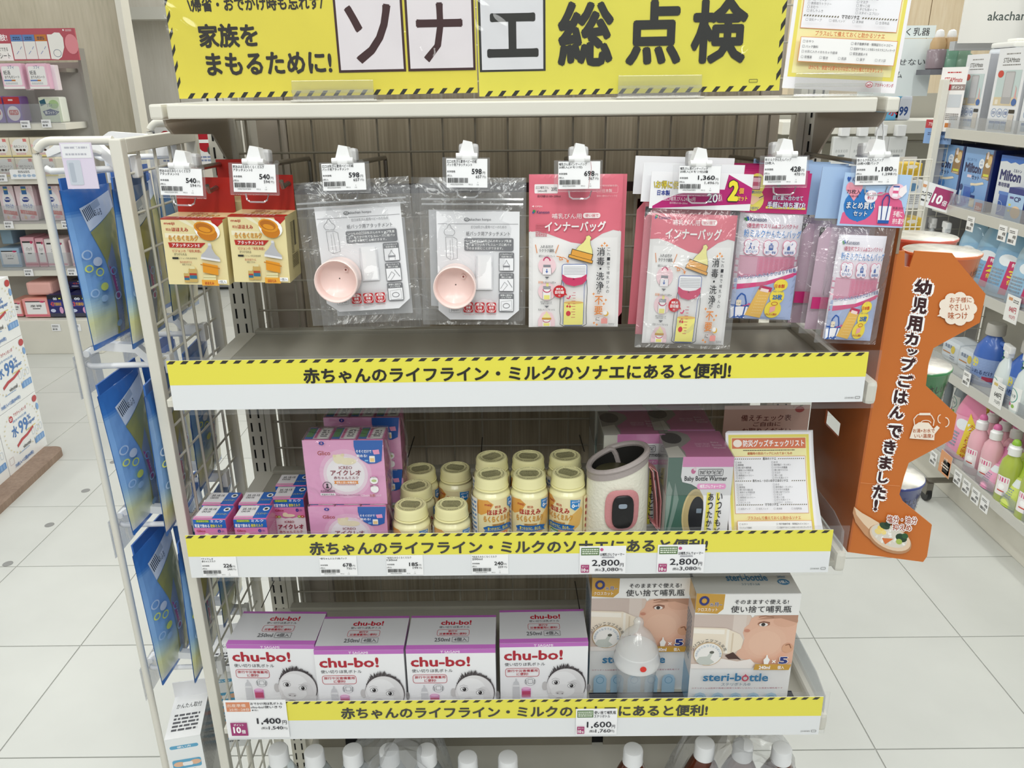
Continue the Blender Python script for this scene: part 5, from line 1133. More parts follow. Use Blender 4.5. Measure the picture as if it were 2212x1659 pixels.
# ================================================================== LOWER SHELF
def chubo_make():
    w, d, h = .1335, .080, .1295
    t = thing('baby_bottle_box', 'x', 'box', group='white and purple bottle boxes')
    MB().box(-w/2, w/2, 0, d, 0, h, ch=.0008).build('carton', mat('white_card', '#ECECEE', .4), t)
    p = Pr(728, 620, '#F2F2F4').org(1012, 995).up(); PU = '#BE6CBE'; RD = '#B0142C'; R2 = '#B83040'
    p.R(1012, 995, 1740, 1030, PU).up(); p.T("'l' SAGAMI", 1295, 1006, 1450, 1028, '#F6EAF6', .02)
    p.T('chu-bo!', 1046, 1058, 1532, 1146, RD, .035); p.T('使い切りほ乳ボトル', 1052, 1166, 1386, 1196, '#55555A', .01)
    p.RO(1058, 1216, 1336, 1290, 20, 4, R2); p.T('旅行や災害備蓄用', 1072, 1226, 1324, 1250, R2, .02); p.T('に便利!', 1150, 1254, 1246, 1280, R2, .02)
    # small bottle, capsule and can pictures
    p.G([(1118, 1370), (1124, 1340), (1138, 1326), (1140, 1306), (1150, 1306), (1153, 1326), (1166, 1340), (1172, 1370), (1178, 1520), (1112, 1520)], '#CFCFD3').R(1116, 1366, 1174, 1380, '#E8E8EA').up()
    p.ring(1262, 1335, 46, 36, 2.5, '#9A9AA0'); p.RO(1243, 1315, 1283, 1352, 5, 3, '#77777C').L_([(1226, 1318), (1230, 1356)], 5, '#77777C').L_([(1298, 1318), (1294, 1356)], 5, '#77777C')
    p.RR(1190, 1392, 1268, 1480, 10, '#D98ABF').up().E(1228, 1396, 36, 12, '#EBB8DA').R(1194, 1420, 1264, 1470, '#C04A70')
    # grey-toned portrait of an infant
    cx, cy = 1565, 1340
    p.E(cx, cy+32, 165, 168, '#6A6466', 34).up(); p.E(1385, 1375, 22, 40, '#C9C6C6').E(1752, 1400, 16, 36, '#8A8788').up()
    rr = random.Random(4)
    for k in range(46):
        a_ = math.radians(-152+k*2.55); bx_, by_ = cx+158*math.cos(a_), cy+30+160*math.sin(a_); ln_ = (16+30*math.sin(math.pi*min(1, k/34))**2)*rr.uniform(.6, 1.3); dd = a_+rr.uniform(-.1, .5)
        p.G([(bx_-9*math.sin(a_), by_+9*math.cos(a_)+8), (bx_+ln_*math.cos(dd), by_+ln_*math.sin(dd)), (bx_+9*math.sin(a_), by_-9*math.cos(a_)+8)], rr.choice(['#453F41', '#383234', '#5A5456']))
    p.E(cx-4, cy+38, 160, 158, '#E3E1E2', 34).up().E(cx-30, cy+10, 118, 105, '#EFEEEF', 28).E(cx+70, cy+70, 60, 90, '#DDDBDC', 24).up()
    p.G([(1412, 1470), (1430, 1425), (1720, 1440), (1700, 1520), (1620, 1560), (1480, 1555)], '#D9D7D8').E(cx-30, cy+80, 100, 60, '#E9E8E9', 22).up()
    for ex, ey in ((1476, 1342), (1606, 1372)):
        p.E(ex, ey, 33, 23, '#A9A6A8', 16).up().E(ex, ey, 28, 17, '#F4F4F4', 16).up().E(ex+2, ey, 16, 16, '#2A2628', 14).up().E(ex-3, ey-6, 4, 4, '#FFF', 8)
    p.L_([(1440, 1312), (1472, 1300), (1508, 1312)], 3, '#B5B2B4').L_([(1575, 1342), (1612, 1334), (1650, 1352)], 3, '#B5B2B4')
    p.E(1510, 1432, 36, 16, '#D2CFD0').E(1492, 1438, 8, 5, '#8A8688').E(1532, 1442, 8, 5, '#8A8688').E(1505, 1492, 34, 14, '#8F8A8C')
    p.build('front_print', t, front(w, h), PG)
    q = Pr(728, 400, '#C9C9CC').up(); q.R(0, 0, 728, 26, '#A85CA8').R(0, 352, 728, 400, PU).up(); q.T('chu-bo!', 262, 62, 520, 118, RD, .035); q.T('使い切りほ乳ボトル', 252, 132, 508, 158, '#66666A', .01)
    q.RO(240, 176, 506, 250, 18, 3, R2); q.T('旅行や', 330, 184, 408, 208, R2, .02); q.T('災害備蓄用に便利!', 258, 214, 486, 240, R2, .02); q.T('250ml', 225, 275, 352, 318, '#55555A', .01); q.RO(370, 268, 505, 325, 3, 3, '#66666A'); q.T('4個入', 385, 276, 492, 316, '#55555A', .01)
    q.build('top_print', t, topf(w, d, h), PG)
    q = Pr(100, 100, '#EDEDEF').R(0, 0, 100, 6, PU).up(); q.build('side_print', t, rightf(w, d, h), PG)
    return t
cb0 = chubo_make()
for k, (px, row, y, ang, lb) in enumerate([(583, 1391, .985, -1.5, 'white and purple bottle box at the shelf end by the wire panel'), (774, 1402, .9705, 0, 'white and purple bottle box, second from the wire panel'),
        (973, 1402, .9705, 0, 'white and purple bottle box, third from the wire panel'), (1175, 1389, .983, .6, 'white and purple bottle box beside the translucent feeding bottle')]):
    X = P(px, row, y=y).x
    if k == 0: cb0.location = (X, y, Z3); cb0.rotation_euler = (0, 0, math.radians(ang)); cb0['label'] = lb
    else: dup(cb0, (X, y, Z3), (0, 0, math.radians(ang)), lb)
def steri_make():
    w, d, h = .1535, .085, .212
    t = thing('sterile_bottle_box', 'x', 'box', group='disposable bottle boxes')
    MB().box(-w/2, w/2, 0, d, 0, h, ch=.001).build('carton', MATS['white_card'], t)
    p = Pr(790, 980, '#EDECEA').org(940, 320).up(); GO = '#C99A3C'; BL = '#3D7DA8'; NV = '#1C2C78'
    # picture band: infant in profile drinking
    p.R(940, 490, 1730, 940, '#D9C6BA').up(); p.R(940, 490, 1240, 700, '#CDBBB2').R(1240, 490, 1340, 700, '#DDCFC6').up()
    p.G([(1375, 520), (1430, 500), (1560, 490), (1730, 490), (1730, 900), (1600, 930), (1470, 900), (1330, 860), (1285, 830), (1295, 790), (1330, 745), (1340, 690), (1322, 640), (1330, 600), (1362, 570)], '#E2B49C').up()
    p.E(1500, 720, 165, 140, '#E4B8A0', 28).E(1500, 730, 125, 105, '#E7BDA5', 28).E(1640, 545, 95, 50, '#DBAA91', 20).up(); p.G([(1420, 530), (1560, 490), (1730, 490), (1730, 560), (1600, 520), (1480, 530)], '#B98C74').up()
    p.E(1475, 568, 48, 20, '#A9735C', 16).up().E(1472, 572, 34, 15, '#EDE6E2', 14).up().E(1470, 571, 16, 14, '#2E2624', 12).up(); p.L_([(1432, 560), (1470, 546), (1520, 556)], 5, '#6E4836')
    p.L_([(1430, 510), (1480, 500), (1545, 512)], 7, '#9C7058')
    p.E(1352, 622, 22, 12, '#C98A74').E(1680, 770, 44, 40, '#D9A585').L_([(1660, 745), (1690, 735), (1706, 770)], 8, '#8E5A40')
    p.G([(940, 590), (1190, 600), (1300, 650), (1330, 700), (1320, 770), (1250, 820), (1180, 810), (940, 760)], '#EFE2CF').up().G([(940, 600), (1180, 612), (1180, 650), (940, 640)], '#F8F1E6').R(1196, 610, 1216, 812, '#F6EFE4').R(1240, 640, 1252, 816, '#DCCAB2').up()
    p.G([(1200, 830), (1260, 800), (1330, 870), (1300, 860), (1230, 860)], '#4A2E28').G([(1150, 850), (1300, 880), (1400, 860), (1440, 900), (1420, 940), (940, 940), (940, 900), (1100, 900)], '#F2EBE6').up()
    p.G([(940, 320), (1730, 320), (1730, 492), (1395, 492), (1380, 512), (1365, 490), (940, 478)], '#F1F0EE').up(); p.G([(940, 312), (1156, 320), (1152, 440), (1110, 478), (940, 468)], GO).up()
    p.ring(1002, 372, 30, 30, 19, NV, 24); p.T('×', 990, 362, 1014, 384, '#E0A93C', .03); p.T('ヵ月~', 1046, 384, 1138, 416, NV, .02, '#FFF', .06); p.T('クロスカット', 955, 428, 1108, 456, '#FFF', .01)
    p.T('そのまますぐ使える!', 1232, 362, 1640, 400, '#26262A', .015); p.T('使い捨て哺乳瓶', 1208, 412, 1668, 468, '#26262A', .01)
    p.E(1066, 812, 112, 98, '#C9A45C', 26).up().E(1066, 812, 108, 94, '#F3F0EC', 26).up().G([(975, 870), (1000, 835), (1060, 830), (1085, 790), (1105, 800), (1085, 850), (1120, 880), (1080, 905), (1010, 900)], '#C9CDC6').E(1094, 796, 18, 12, '#5E6058'); p.up()
    for k, ch in enumerate('シリコンニップル採用'):
        a = math.radians(-158+k*15); p.T(ch, 1066+134*math.cos(a)-12, 812+118*math.sin(a)-12, 1066+134*math.cos(a)+12, 812+118*math.sin(a)+12, '#333', .01, rot=a+math.pi/2)
    for k, ch in enumerate('やわらかくなっておっぱい感覚'):
        a = math.radians(-185+k*14.5); p.T(ch, 1066+92*math.cos(a)-8, 812+79*math.sin(a)-8, 1066+92*math.cos(a)+8, 812+79*math.sin(a)+8, '#3D7DA8', rot=a+math.pi/2)
    p.G([(1495, 850), (1512, 830), (1516, 808), (1522, 808), (1528, 830), (1545, 850), (1532, 895), (1504, 895)], '#F6F4F0').up(); p.T('×', 1562, 850, 1592, 878, '#FFF', .02); p.T('5', 1615, 824, 1684, 884, NV, .06, '#FFF', .1)
    p.G([(1435, 885), (1715, 888), (1700, 936), (1425, 934)], GO).up(); p.T('240ml', 1465, 898, 1552, 928, '#FFF', .03); p.T('個入', 1610, 898, 1662, 928, '#FFF', .02)
    p.T('steri-b', 1038, 960, 1340, 1030, BL, .03); p.ring(1368, 1005, 22, 22, 12, '#C0485C', 20); p.G([(1368, 965), (1352, 992), (1384, 992)], '#C0485C'); p.T('ttle', 1396, 962, 1548, 1032, BL, .03); p.T('ステリボトル®', 1185, 1042, 1416, 1070, '#6A8898', .01)
    p.T('ステリボトルは医療や救護の現場でお使いいただいている清潔な哺乳瓶です', 955, 1082, 1670, 1096, '#B0485C')
    for k in range(5): p.G([(972+k*140, 1300), (972+k*140, 1170), (990+k*140, 1138), (1025+k*140, 1126), (1060+k*140, 1138), (1078+k*140, 1170), (1078+k*140, 1300)], '#A9C8DC').up().ring(1025+k*140, 1180, 30, 30, 4, '#5C92B8', 16)
    p.build('front_print', t, front(w, h), PG)
    q = Pr(790, 330, '#CFCFCB').up(); q.T('そのまますぐ使える!  使い捨て哺乳瓶', 190, 22, 620, 46, '#C07080', .01); q.T('steri-bottle', 270, 140, 590, 210, BL, .03); q.T('ステリボトル®', 370, 230, 510, 256, '#6A8898', .01); q.E(700, 222, 46, 30, BL).up(); q.T('5個入', 665, 208, 735, 238, '#FFF', .02); q.T('240ml', 670, 160, 730, 182, BL, .01)
    q.build('top_print', t, topf(w, d, h), PG)
    q = Pr(100, 212, '#D9DADB').up().R(0, 0, 100, 30, GO).R(0, 150, 100, 212, '#7FB2D4').up(); q.tiny(15, 50, 85, 130, '#5C86A4', 12, 5); q.build('side_print', t, leftf(w, d, h), PG)
    return t
sb0 = steri_make(); X = P(1605, 1395, y=.985); sb0.location = (X.x, .985, Z3); sb0['label'] = 'white bottle box with a drinking infant picture, at the shelf end'; sb0.rotation_euler = (0, 0, math.radians(-.5))
X = P(1381, 1370, y=1.03); dup(sb0, (X.x, 1.028, Z3), (0, 0, 0), 'white bottle box with infant picture, behind the translucent feeding bottle')
# black mat under the boxes
pset(MB().box(P(1275, 1500, y=1.0).x, P(1720, 1500, y=1.0).x, .962, 1.02, Z3, Z3+.0016).build('shelf_mat', mat('mat_navy', '#1A1C24', .6)), 'dark thin mat lying on the lower shelf under the bottle boxes', 'mat')
# translucent feeding bottle
X = P(1375, 1430, y=.992)
t = thing('feeding_bottle', 'translucent white feeding bottle with teat and small red dot', 'bottle', (X.x, .992, Z3+.0018))
TRB = clear_mat('translucent_pp', '#FDFEFE', .10, .20, .18, milk=(1, 1, 1)); TRS = clear_mat('translucent_teat', '#FDFEFE', .12, .26, .12, milk=(1, 1, 1))
MB().lathe([(.0255, 0), (.027, .003), (.0295, .06), (.0315, .086), (.0300, .088)], 40).build('body', TRB, t)
MB().lathe([(.0325, .083), (.0352, .0855), (.0352, .093), (.0330, .0955), (.0325, .106), (.0310, .108)], 40).build('collar', clear_mat('collar_pp', '#FDFEFE', .14, .45, .2, milk=(1, 1, 1)), t)
MB().lathe([(.0310, .106), (.0300, .112), (.0262, .124), (.0200, .135), (.0130, .142), (.0090, .147), (.0072, .152), (.0078, .157), (.0064, .161), (.003, .1635), (.0005, .164)], 40).build('teat', TRS, t)
a = MB(); a.lathe([(.0001, .0), (.0048, .0), (.0048, .0008), (.0001, .0009)], 16, cap=False); a.v = [(x+.004, -.0350-z, .0985+y) for x, y, z in a.v]; a.build('dot', mat('dot_red', '#D8342A', .4), t, 'round red sticker')
# ================================================================== BASE: water and tea bottles in film
def pet_make(tea):
    t = thing('drink_bottle', 'x', 'bottle', group='tea bottles on the base deck' if tea else 'water bottles on the base deck')
    hb = .295
    MB().lathe([(.030, 0), (.033, .006), (.033, .20), (.031, .225), (.020, .255), (.0145, .268), (.0140, .276)], 28).build('body', mat('tea_pet', '#5A2A18', .12, coat=.6) if tea else clear_mat('pet_clear', '#E9EEF2', .14, .10, .06), t)
    MB().lathe([(.0163, .2665), (.0163, .270), (.0158, .271), (.0158, .2915), (.0148, .2945), (.012, .2955), (.0003, .2955)], 32).build('cap', mat('cap_white', '#E8E9EA', .35), t, 'white screw cap')
    return t
wt = pet_make(False); te = pet_make(True); ut = {}
zdk = .190
for px, row, tea, lb in [(600, 1629, 0, 'white capped water bottle nearest the wire panel'), (678, 1634, 0, 'white capped water bottle, second from the wire panel'), (761, 1631, 0, 'white capped water bottle, third from the wire panel'), (840, 1631, 0, 'white capped water bottle under the clear film fold'),
        (921, 1631, 0, 'white capped water bottle at the edge of the clear film'), (1010, 1647, 0, 'lower standing white capped bottle left of centre'), (1097, 1647, 0, 'lower standing white capped bottle nearest the centre'),
        (1368, 1630, 1, 'white capped tea bottle standing outside the film'), (1523, 1616, 1, 'white capped tea bottle, leftmost inside the film'), (1606, 1618, 1, 'white capped tea bottle in the middle of the film bundle'), (1690, 1627, 1, 'white capped tea bottle at the end of the film bundle')]:
    pr_ = te if tea else wt
    q = P(px, row-13, y=.985); sc = (q.z-zdk)/.2955
    loc = (q.x, .985, zdk); S_ = (1, 1, sc)
    if pr_.name not in ut: ut[pr_.name] = 1; pr_.location = loc; pr_.scale = S_; pr_['label'] = lb
    else: dup(pr_, loc, None, lb, S_)
def film_heap(px0, px1, r0, r1, label, seed):
    x0, x1, z0, z1 = rect(px0, px1, r0, r1, .98); nx, ny = 14, 10; rr = random.Random(seed); vs = []; fs = []
    for j in range(ny+1):
        for i in range(nx+1):
            u, v = i/nx, j/ny; z = zdk+(z1-zdk)*(math.sin(math.pi*min(max(u, .04), .96))**.25)*(.93+.07*math.sin(9*u+seed))+rr.uniform(-.006, .006)
            if i in (0, nx): z = zdk+.12
            vs.append((x0+(x1-x0)*u+rr.uniform(-.005, .005), .945+.13*v+rr.uniform(-.004, .004), z-(.04 if j in (0, ny) else 0)))
    for j in range(ny):
        for i in range(nx): q = j*(nx+1)+i; fs.append((q, q+1, q+nx+2, q+nx+1))
    k = len(vs)
    vs += [(vs[i][0], .940, zdk+.03) for i in range(nx+1)]
    for i in range(nx): fs.append((i, i+1, k+i+1, k+i))
    o = MB().add(vs, fs, False).build('bundle_film', CLB); return pset(o, label, 'plastic film')
film_heap(715, 975, 1590, 1659, 'crumpled clear film round the water bottles', 2)
film_heap(1462, 1768, 1592, 1659, 'crumpled clear film round the tea bottles', 5)
# ================================================================== WIRE SIDE PANEL AND ITS STOCK
XP = -.481
t = thing('wire_side_panel', 'cream wire mesh side panel with square posts left of the shelves', 'display panel', (0, 0, 0))
ztp = H-.056
MB().box(XP-.0075, XP+.0075, 1.012, 1.027, .02, ztp, ch=.002).build('front_post', WH, t, 'square cream front post')
MB().box(XP-.0075, XP+.0075, 1.255, 1.268, .02, ztp).build('rear_post', WH, t)
MB().box(XP-.0075, XP+.0075, 1.027, 1.255, ztp-.018, ztp-.001, ch=.001).build('top_rail', WH, t, 'flat top rail of the panel')
m = MB()
for k in range(4): y = 1.067+.05*k; m.tube([(XP+.002, y, .05), (XP+.002, y, ztp-.018)], .0021, 6)
k = 0
while H-.10-.05*k > .06: z = H-.10-.05*k; m.tube([(XP-.002, 1.02, z), (XP-.002, 1.26, z)], .0018, 6); k += 1
m.build('mesh_wires', WH, t, 'welded mesh of thin cream wires', 'stuff')
def utube(xo, y, zt_, name, lb):
    r = .022; pts = [(XP-.005, y, zt_)]+[(xo+r-r*math.sin(math.radians(a)), y, zt_-r+r*math.cos(math.radians(a))) for a in range(0, 91, 15)]+[(xo, y, .03)]
    return MB().tube(pts, .0052, 12).build(name, WH, t, lb)
utube(-.583, 1.02, H-.058, 'side_tube', 'bent round tube frame reaching out to the left')
utube(-.545, 1.262, H-.045, 'side_tube', 'rear bent round tube frame')

def wipe_canvas():
    p = Pr(120, 330).up()
    st = [(0, '#3A72BC'), (.13, '#3F78C0'), (.17, '#7DA8DA'), (.6, '#86B0DE'), (.66, '#90B8DC'), (.76, '#C6D8CC'), (.82, '#E0E2A8'), (.9, '#E2E4BC'), (.96, '#E9ECE8'), (1, '#E9ECE8')]
    hx = lambda c: [int(c[i:i+2], 16)/255 for i in (1, 3, 5)]
    for i in range(60):
        v = (i+.5)/60
        for (v0, c0), (v1, c1) in zip(st, st[1:]):
            if v0 <= v <= v1: k = (v-v0)/(v1-v0); c = tuple(a_*(1-k)+b_*k for a_, b_ in zip(hx(c0), hx(c1)))
        p.R(0, i*5.5, 120, i*5.5+5.5, c)
    p.up(); p.R(0, 318, 120, 330, '#3F7ED0').up()
    wl = p.L-.001
    p.G([(36, 40), (160, 14), (162, 50), (48, 88)], '#E7EBEE').up(); [p.G([(42+k*5.2, 44-k*1.6), (44.6+k*5.2, 43.2-k*1.6), (50.6+k*5.2, 67-k*1.6), (48+k*5.2, 68-k*1.6)], '#3A3E44') for k in range(6)]; p.G([(70, 36), (104, 26), (106, 40), (74, 48)], '#B9C3CC'); p.T('おふろ', 76, 46, 104, 60, '#55606A', .02)
    p.up(); p.G([(48, 90), (160, 50), (168, 120), (162, 200), (160, 318), (84, 318), (82, 200), (72, 150)], '#A9A45A').up()
    p.G([(76, 160), (110, 120), (112, 315), (92, 315)], '#8E98A8').up().G([(80, 165), (90, 175), (104, 240), (98, 246), (92, 235)], '#B8508C').up(); p.V('CAREFUL', 96, 182, 5, 7, '#F0D8E6')
    p.V('大判シートがかおまわりに', 104, 236, 6, 6.6, '#5A6474')
    p.v = [((x if z < wl else x*.70), y, z) for x, y, z in p.v]
    for x, y, r, c, f in ((30, 150, 9, '#D5DCE4', 1), (14, 132, 8, '#B9CDE4', 0), (30, 172, 7, '#D6DE6A', 0), (34, 204, 8, '#D6DE6A', 1), (30, 228, 7, '#A9C6DC', 1), (14, 212, 7, '#A9C6E4', 0), (62, 232, 7, '#C3D6E8', 0), (60, 178, 7, '#8FB4DC', 0), (58, 292, 7, '#93AFC0', 1), (12, 160, 6, '#D6DE6A', 0)):
        if f: p.E(x, y, r, r*1.05, c, 14)
        else: p.ring(x, y, r, r*1.1, 2.6, c, 14)
    return p
wcv = wipe_canvas()
def wipe_make():
    w, h, b = .118, .235, .011
    t = thing('wipe_pouch', 'x', 'pouch', group='blue wipe pouches on the side panel')
    m = MB(); vs, fs = pouch_mesh(w, h, b, 10, 16, .0008, 4); m.add(vs, fs, True); m.build('bag', mat('wipe_blue', '#4A80C4', .35, coat=.4), t)
    wcv.build('print', t, lambda u, v, l: ((u-.5)*w, -b*max(0, math.sin(math.pi*min(max(u, 0), 1))*math.sin(math.pi*min(max(v, 0), 1)))**.6-l-.0008, v*h), PB, sub=10)
    MB().box(-w*.46, w*.46, -.0012, .0012, h-.002, h+.016).build('seal', mat('seal_blue', '#2F63AE', .35, coat=.3), t, 'flat sealed header of the pouch')
    return t
wm = wipe_make(); first = True
LV = [('top', .105, .325), ('second', .372, .605), ('third', .628, .875)]
cnt = 0
for li, (ln_, ht, hb_) in enumerate(LV):
    for yi, (yc, yl) in enumerate([(1.062, 'front'), (1.198, 'rear')]):
        for xi, (x, xl) in enumerate([(-.550, 'outer'), (-.506, 'inner')]):
            if yi == 1 and li == 2 and xi == 0: pass
            lb = 'blue bubble print wipe pouch, %s of the pair on the %s hook, %s row' % (xl, yl, ln_)
            sc = (1, 1, (hb_-ht)/.250)
            loc = (x, yc+.004*((li+xi) % 2), H-hb_); rot = (math.radians((-2, 2)[xi]), math.radians((2, -1.5, 1)[li]), math.radians(90+(3 if xi else -2)))
            if first: wm.location = loc; wm.rotation_euler = rot; wm.scale = sc; wm['label'] = lb; first = False
            else: dup(wm, loc, rot, lb, sc)
def side_hook(hh, yc, label, hold=True, tag_=None):
    t = thing('peg_hook', label, 'hook', (XP-.006, yc, H-hh), group='white plastic hooks on the side panel')
    MB().tube([(0, 0, 0), (-.105, 0, -.003), (-.112, 0, .001)], .0042, 10).build('prong', WH2, t)
    a = MB(); a.prism([(.0, .014), (-.02, .014), (-.035, .030), (-.085, .034), (-.105, .022), (-.104, .015), (-.084, .022), (-.038, .018), (-.022, .0), (0, .0)], .011, lambda a_, b_, c_: (a_, -.0055+c_-.0, b_)); a.build('label_arm', WH2, t)
    MB().box(.001, .010, -.008, .008, -.012, .016, ch=.002).build('clamp', WH2, t)
    if tag_:
        px0, px1, r0, r1, Y, c = tag_; q0, q1, q2, q3 = rect(px0, px1, r0, r1, Y); L_ = t.location
        MB().box(q0-L_.x, q1-L_.x, Y-L_.y, Y-L_.y+.0015, q2-L_.z, q3-L_.z).build('label_card', mat('lab'+c, c, .5), t, 'flat card held by the hook arm')
        p = Pr(100, 140).up(); p.R(4, 3, 96, 46, '#E9E9EC').up().tiny(14, 10, 86, 20, '#B4B4BE', 1, 2).tiny(14, 30, 80, 40, '#B4B4BE', 1, 4).RR(12, 52, 56, 128, 5, '#C6CCD6').RR(18, 60, 34, 120, 4, '#B0B8C4')
        p.build('card_print', t, lambda u, v, l: (q0-L_.x+u*(q1-q0), Y-L_.y-l, q2-L_.z+v*(q3-q2)), PR)
        MB().tube([(-.104, 0, .018), ((q0+q1)/2-L_.x, 0, .018), ((q0+q1)/2-L_.x, Y-L_.y, q3-L_.z-.004)], .003, 8).build('card_arm', WH2, t)
    elif hold:
        MB().tube([(-.105, -.009, .018), (-.105, .009, .018)], .005, 10).build('pivot', WH2, t)
        MB().box(-.1105, -.1092, -.034, .034, -.040, .022, ch=.0004).build('label_holder', CLB, t, 'clear hinged label holder')
for hh, yc, lb in [(.095, 1.062, 'white peg hook holding the topmost front wipe pouches'), (.090, 1.198, 'white peg hook holding the topmost rear wipe pouches'), (.362, 1.062, 'white peg hook holding the second row front wipe pouches'), (.358, 1.198, 'white peg hook holding the second row rear wipe pouches'),
                   (.618, 1.062, 'white peg hook holding the third row front wipe pouches'), (.614, 1.198, 'white peg hook holding the third row rear wipe pouches'), (.886, 1.062, 'white peg hook holding the white carton with blue panels'), (.882, 1.198, 'lowest white peg hook at the rear of the side panel')]:
    side_hook(hh, yc, lb, True, {.095: (137, 205, 308, 408, 1.0, '#DCD2E4'), .090: (228, 262, 328, 395, 1.16, '#E0E2E6')}.get(hh))
# white carton hung low on the side
def side_box(loc, lb, rz):
    t = thing('hanging_box', lb, 'box', loc, (0, math.radians(0), math.radians(rz)), 'white boxes hung low on the side panel')
    w, d, h = .055, .10, .17
    MB().box(-w/2, w/2, 0, d, 0, h, ch=.001).build('carton', MATS['white_card'], t)
    MB().box(-w/2, w/2, d-.0015, d, h, h+.03).build('hang_tab', MATS['white_card'], t)
    p = Pr(100, 300, '#EEF0F0').up()
    for k in range(5):
        y = 26+k*52; p.RR(10, y, 90, y+(12 if k == 0 else 32), 6, '#5FA8CC').up()
        if k: p.E(28, y+16, 16, 9, '#E6B896', 12).E(74, y+14, 16, 9, '#E6B896', 12).RR(38, y+10, 66, y+24, 4, '#F2F2F2' if k != 2 else '#C84A54').tiny(14, y+36, 70, y+44, '#77777A', 1, k)
        else: p.T('使い方', 30, y+2, 70, y+10, '#FFF', .02)
    p.build('front_print', t, front(w, h), PG)
    q = Pr(100, 170, '#9A9A98').up(); q.tiny(10, 20, 90, 110, '#5A5A58', 12, 3); q.build('side_print', t, rightf(w, d, h), PG)
    q = Pr(60, 100, '#EFEFEF').up(); q.T('かんたん取付', 8, 20, 52, 32, '#333', .01); q.tiny(8, 44, 52, 86, '#55555A', 5, 3); q.build('top_print', t, topf(w, d, h), PG)
    return t
s1_ = side_box((-.538, 1.005, H-1.15), 'white box with blue picture panels hanging lowest left of the wire panel', 12)
s2_ = side_box((-.520, 1.145, H-1.14), 'white box with blue picture panels hung behind the front one, seen through the wires', 9)

# ================================================================== ORANGE CARDBOARD SIDE DISPLAY
OR = mat('orange_board', '#C8702E', .45, noise=.03, nscale=6); ORD_ = mat('board_edge', '#9B8B78', .8)
X0, Y0 = .490, 1.0; AN = math.radians(9)
nrm = Vector((math.sin(AN), math.cos(AN), 0))
def Pw(px, py, off=0):
    d = Fv+Rv*((px-CX)/FPX)-Uv*((py-CY)/FPX); c = nrm.x*X0+nrm.y*Y0-off; return Vector((0, 0, H))+d*(c/(nrm.x*d.x+nrm.y*d.y))
t = thing('cardboard_display', 'orange cardboard display with zigzag side, brown writing and a spoon picture', 'display', (0, 0, 0))
zt2, zb2 = H-.151, H-.642
hx0, hx1 = P(1819, 920, x=X0).y, P(1786, 905, x=X0).y; hz0, hz1 = P(1802, 932, x=X0).z, P(1802, 897, x=X0).z
b = MB()
b.box(X0-.003, X0, Y0, hx0, zb2, zt2).box(X0-.003, X0, hx1, 1.20, zb2, zt2).box(X0-.003, X0, hx0, hx1, zb2, hz0).box(X0-.003, X0, hx0, hx1, hz1, zt2)
b.build('back_board', mat('orange_board_side', '#B9632A', .38, coat=.3), t, 'orange board with a hand slot')
MB().box(X0-.0031, X0+.0004, Y0-.0012, Y0, Pw(1950, 548).z, zt2).build('board_edge', ORD_, t, 'grey brown corrugated edge')
f_z = Pw(1950, 543).z
OUT = [(1954.5, 542), (1954, 576), (1965, 577), (1976, 542), (2057, 547), (2070, 565), (2129, 635), (2116.6, 697), (2016.5, 752), (2006, 785), (2000, 833), (2067, 896), (2057, 949), (1963, 1000), (1953, 1030), (1943, 1068), (1951, 1084), (2013, 1134), (2002.6, 1202), (1994, 1214)]
m = MB(); f_ = [Pw(*q) for q in OUT]+[Vector((X0-.003, Y0+.0004, zb2)), Vector((X0-.003, Y0+.0004, f_z))]; bk = [a+nrm*.003 for a in f_]; n = len(f_)
m.add(f_+bk, [list(range(n)), list(reversed(range(n, 2*n)))]+[(i, i+n, (i+1) % n+n, (i+1) % n) for i in range(n)]); wo = m.build('side_wing', OR, t, 'orange zigzag wing with the writing')
p = Pr(2212, 1659); 
CH = [('幼', 1994, 620, 38, 32), ('児', 1987, 660, 32, 35), ('用', 1976, 699, 32, 33), ('カ', 1970, 732, 28, 27), ('ッ', 1971, 761, 22, 14), ('プ', 1962, 787, 30, 30), ('ご', 1956, 823, 32, 28), ('は', 1946, 858, 30, 29), ('ん', 1937, 891, 30, 27), ('で', 1933, 932, 30, 28), ('き', 1922, 966, 26, 30), ('ま', 1913, 1000, 26, 28), ('し', 1908, 1032, 22, 24), ('た', 1900, 1063, 28, 30), ('!', 1892, 1091, 8, 24)]
for ch, x, y, w_, h_ in CH: p.E(x, y, w_*.5, h_*.5, '#FFFFFF', 14) if 0 else None
for ch, x, y, w_, h_ in CH: p.T(ch, x-w_/2, y-h_/2, x+w_/2, y+h_/2, '#3A1A1C', .06, '#FFFFFF', .24, rot=.14)
p.up(2)
for k in range(9): a = 2*math.pi*k/9; p.E(2069+28*math.cos(a), 667+24*math.sin(a), 14, 13, '#F3E6D6', 14)
p.up().E(2069, 667, 34, 30, '#F3E6D6', 20).G([(2040, 670), (2024, 683), (2046, 684)], '#F3E6D6').up()
p.T('お子様に', 2052, 642, 2099, 654, '#B05A28', .015); p.T('やさしい', 2050, 656, 2094, 671, '#B05A28', .015); p.T('味つけ', 2048, 674, 2090, 690, '#B05A28', .015)
p.G([(1964.6, 947), (1973.5, 920), (1985, 912), (2006, 913), (2016.5, 926.6), (2024, 919), (2030, 924), (2019, 938), (2018, 951)], '#F3E6D6').L_([(1976, 920), (1974, 905), (1982, 896), (1998, 893), (2012, 897), (2018, 908), (2016, 920)], 2, '#F3E6D6').R(1986, 892, 2010, 897, '#F3E6D6').up()
p.ring(2000, 914, 11, 6, 1.6, '#F3E6D6', 14, 180, 360); p.T('お湯+お水で', 1972, 926, 2019, 935, '#B05A28', .02); p.T('いい温度♪', 1975, 937, 2016, 946, '#B05A28', .02)
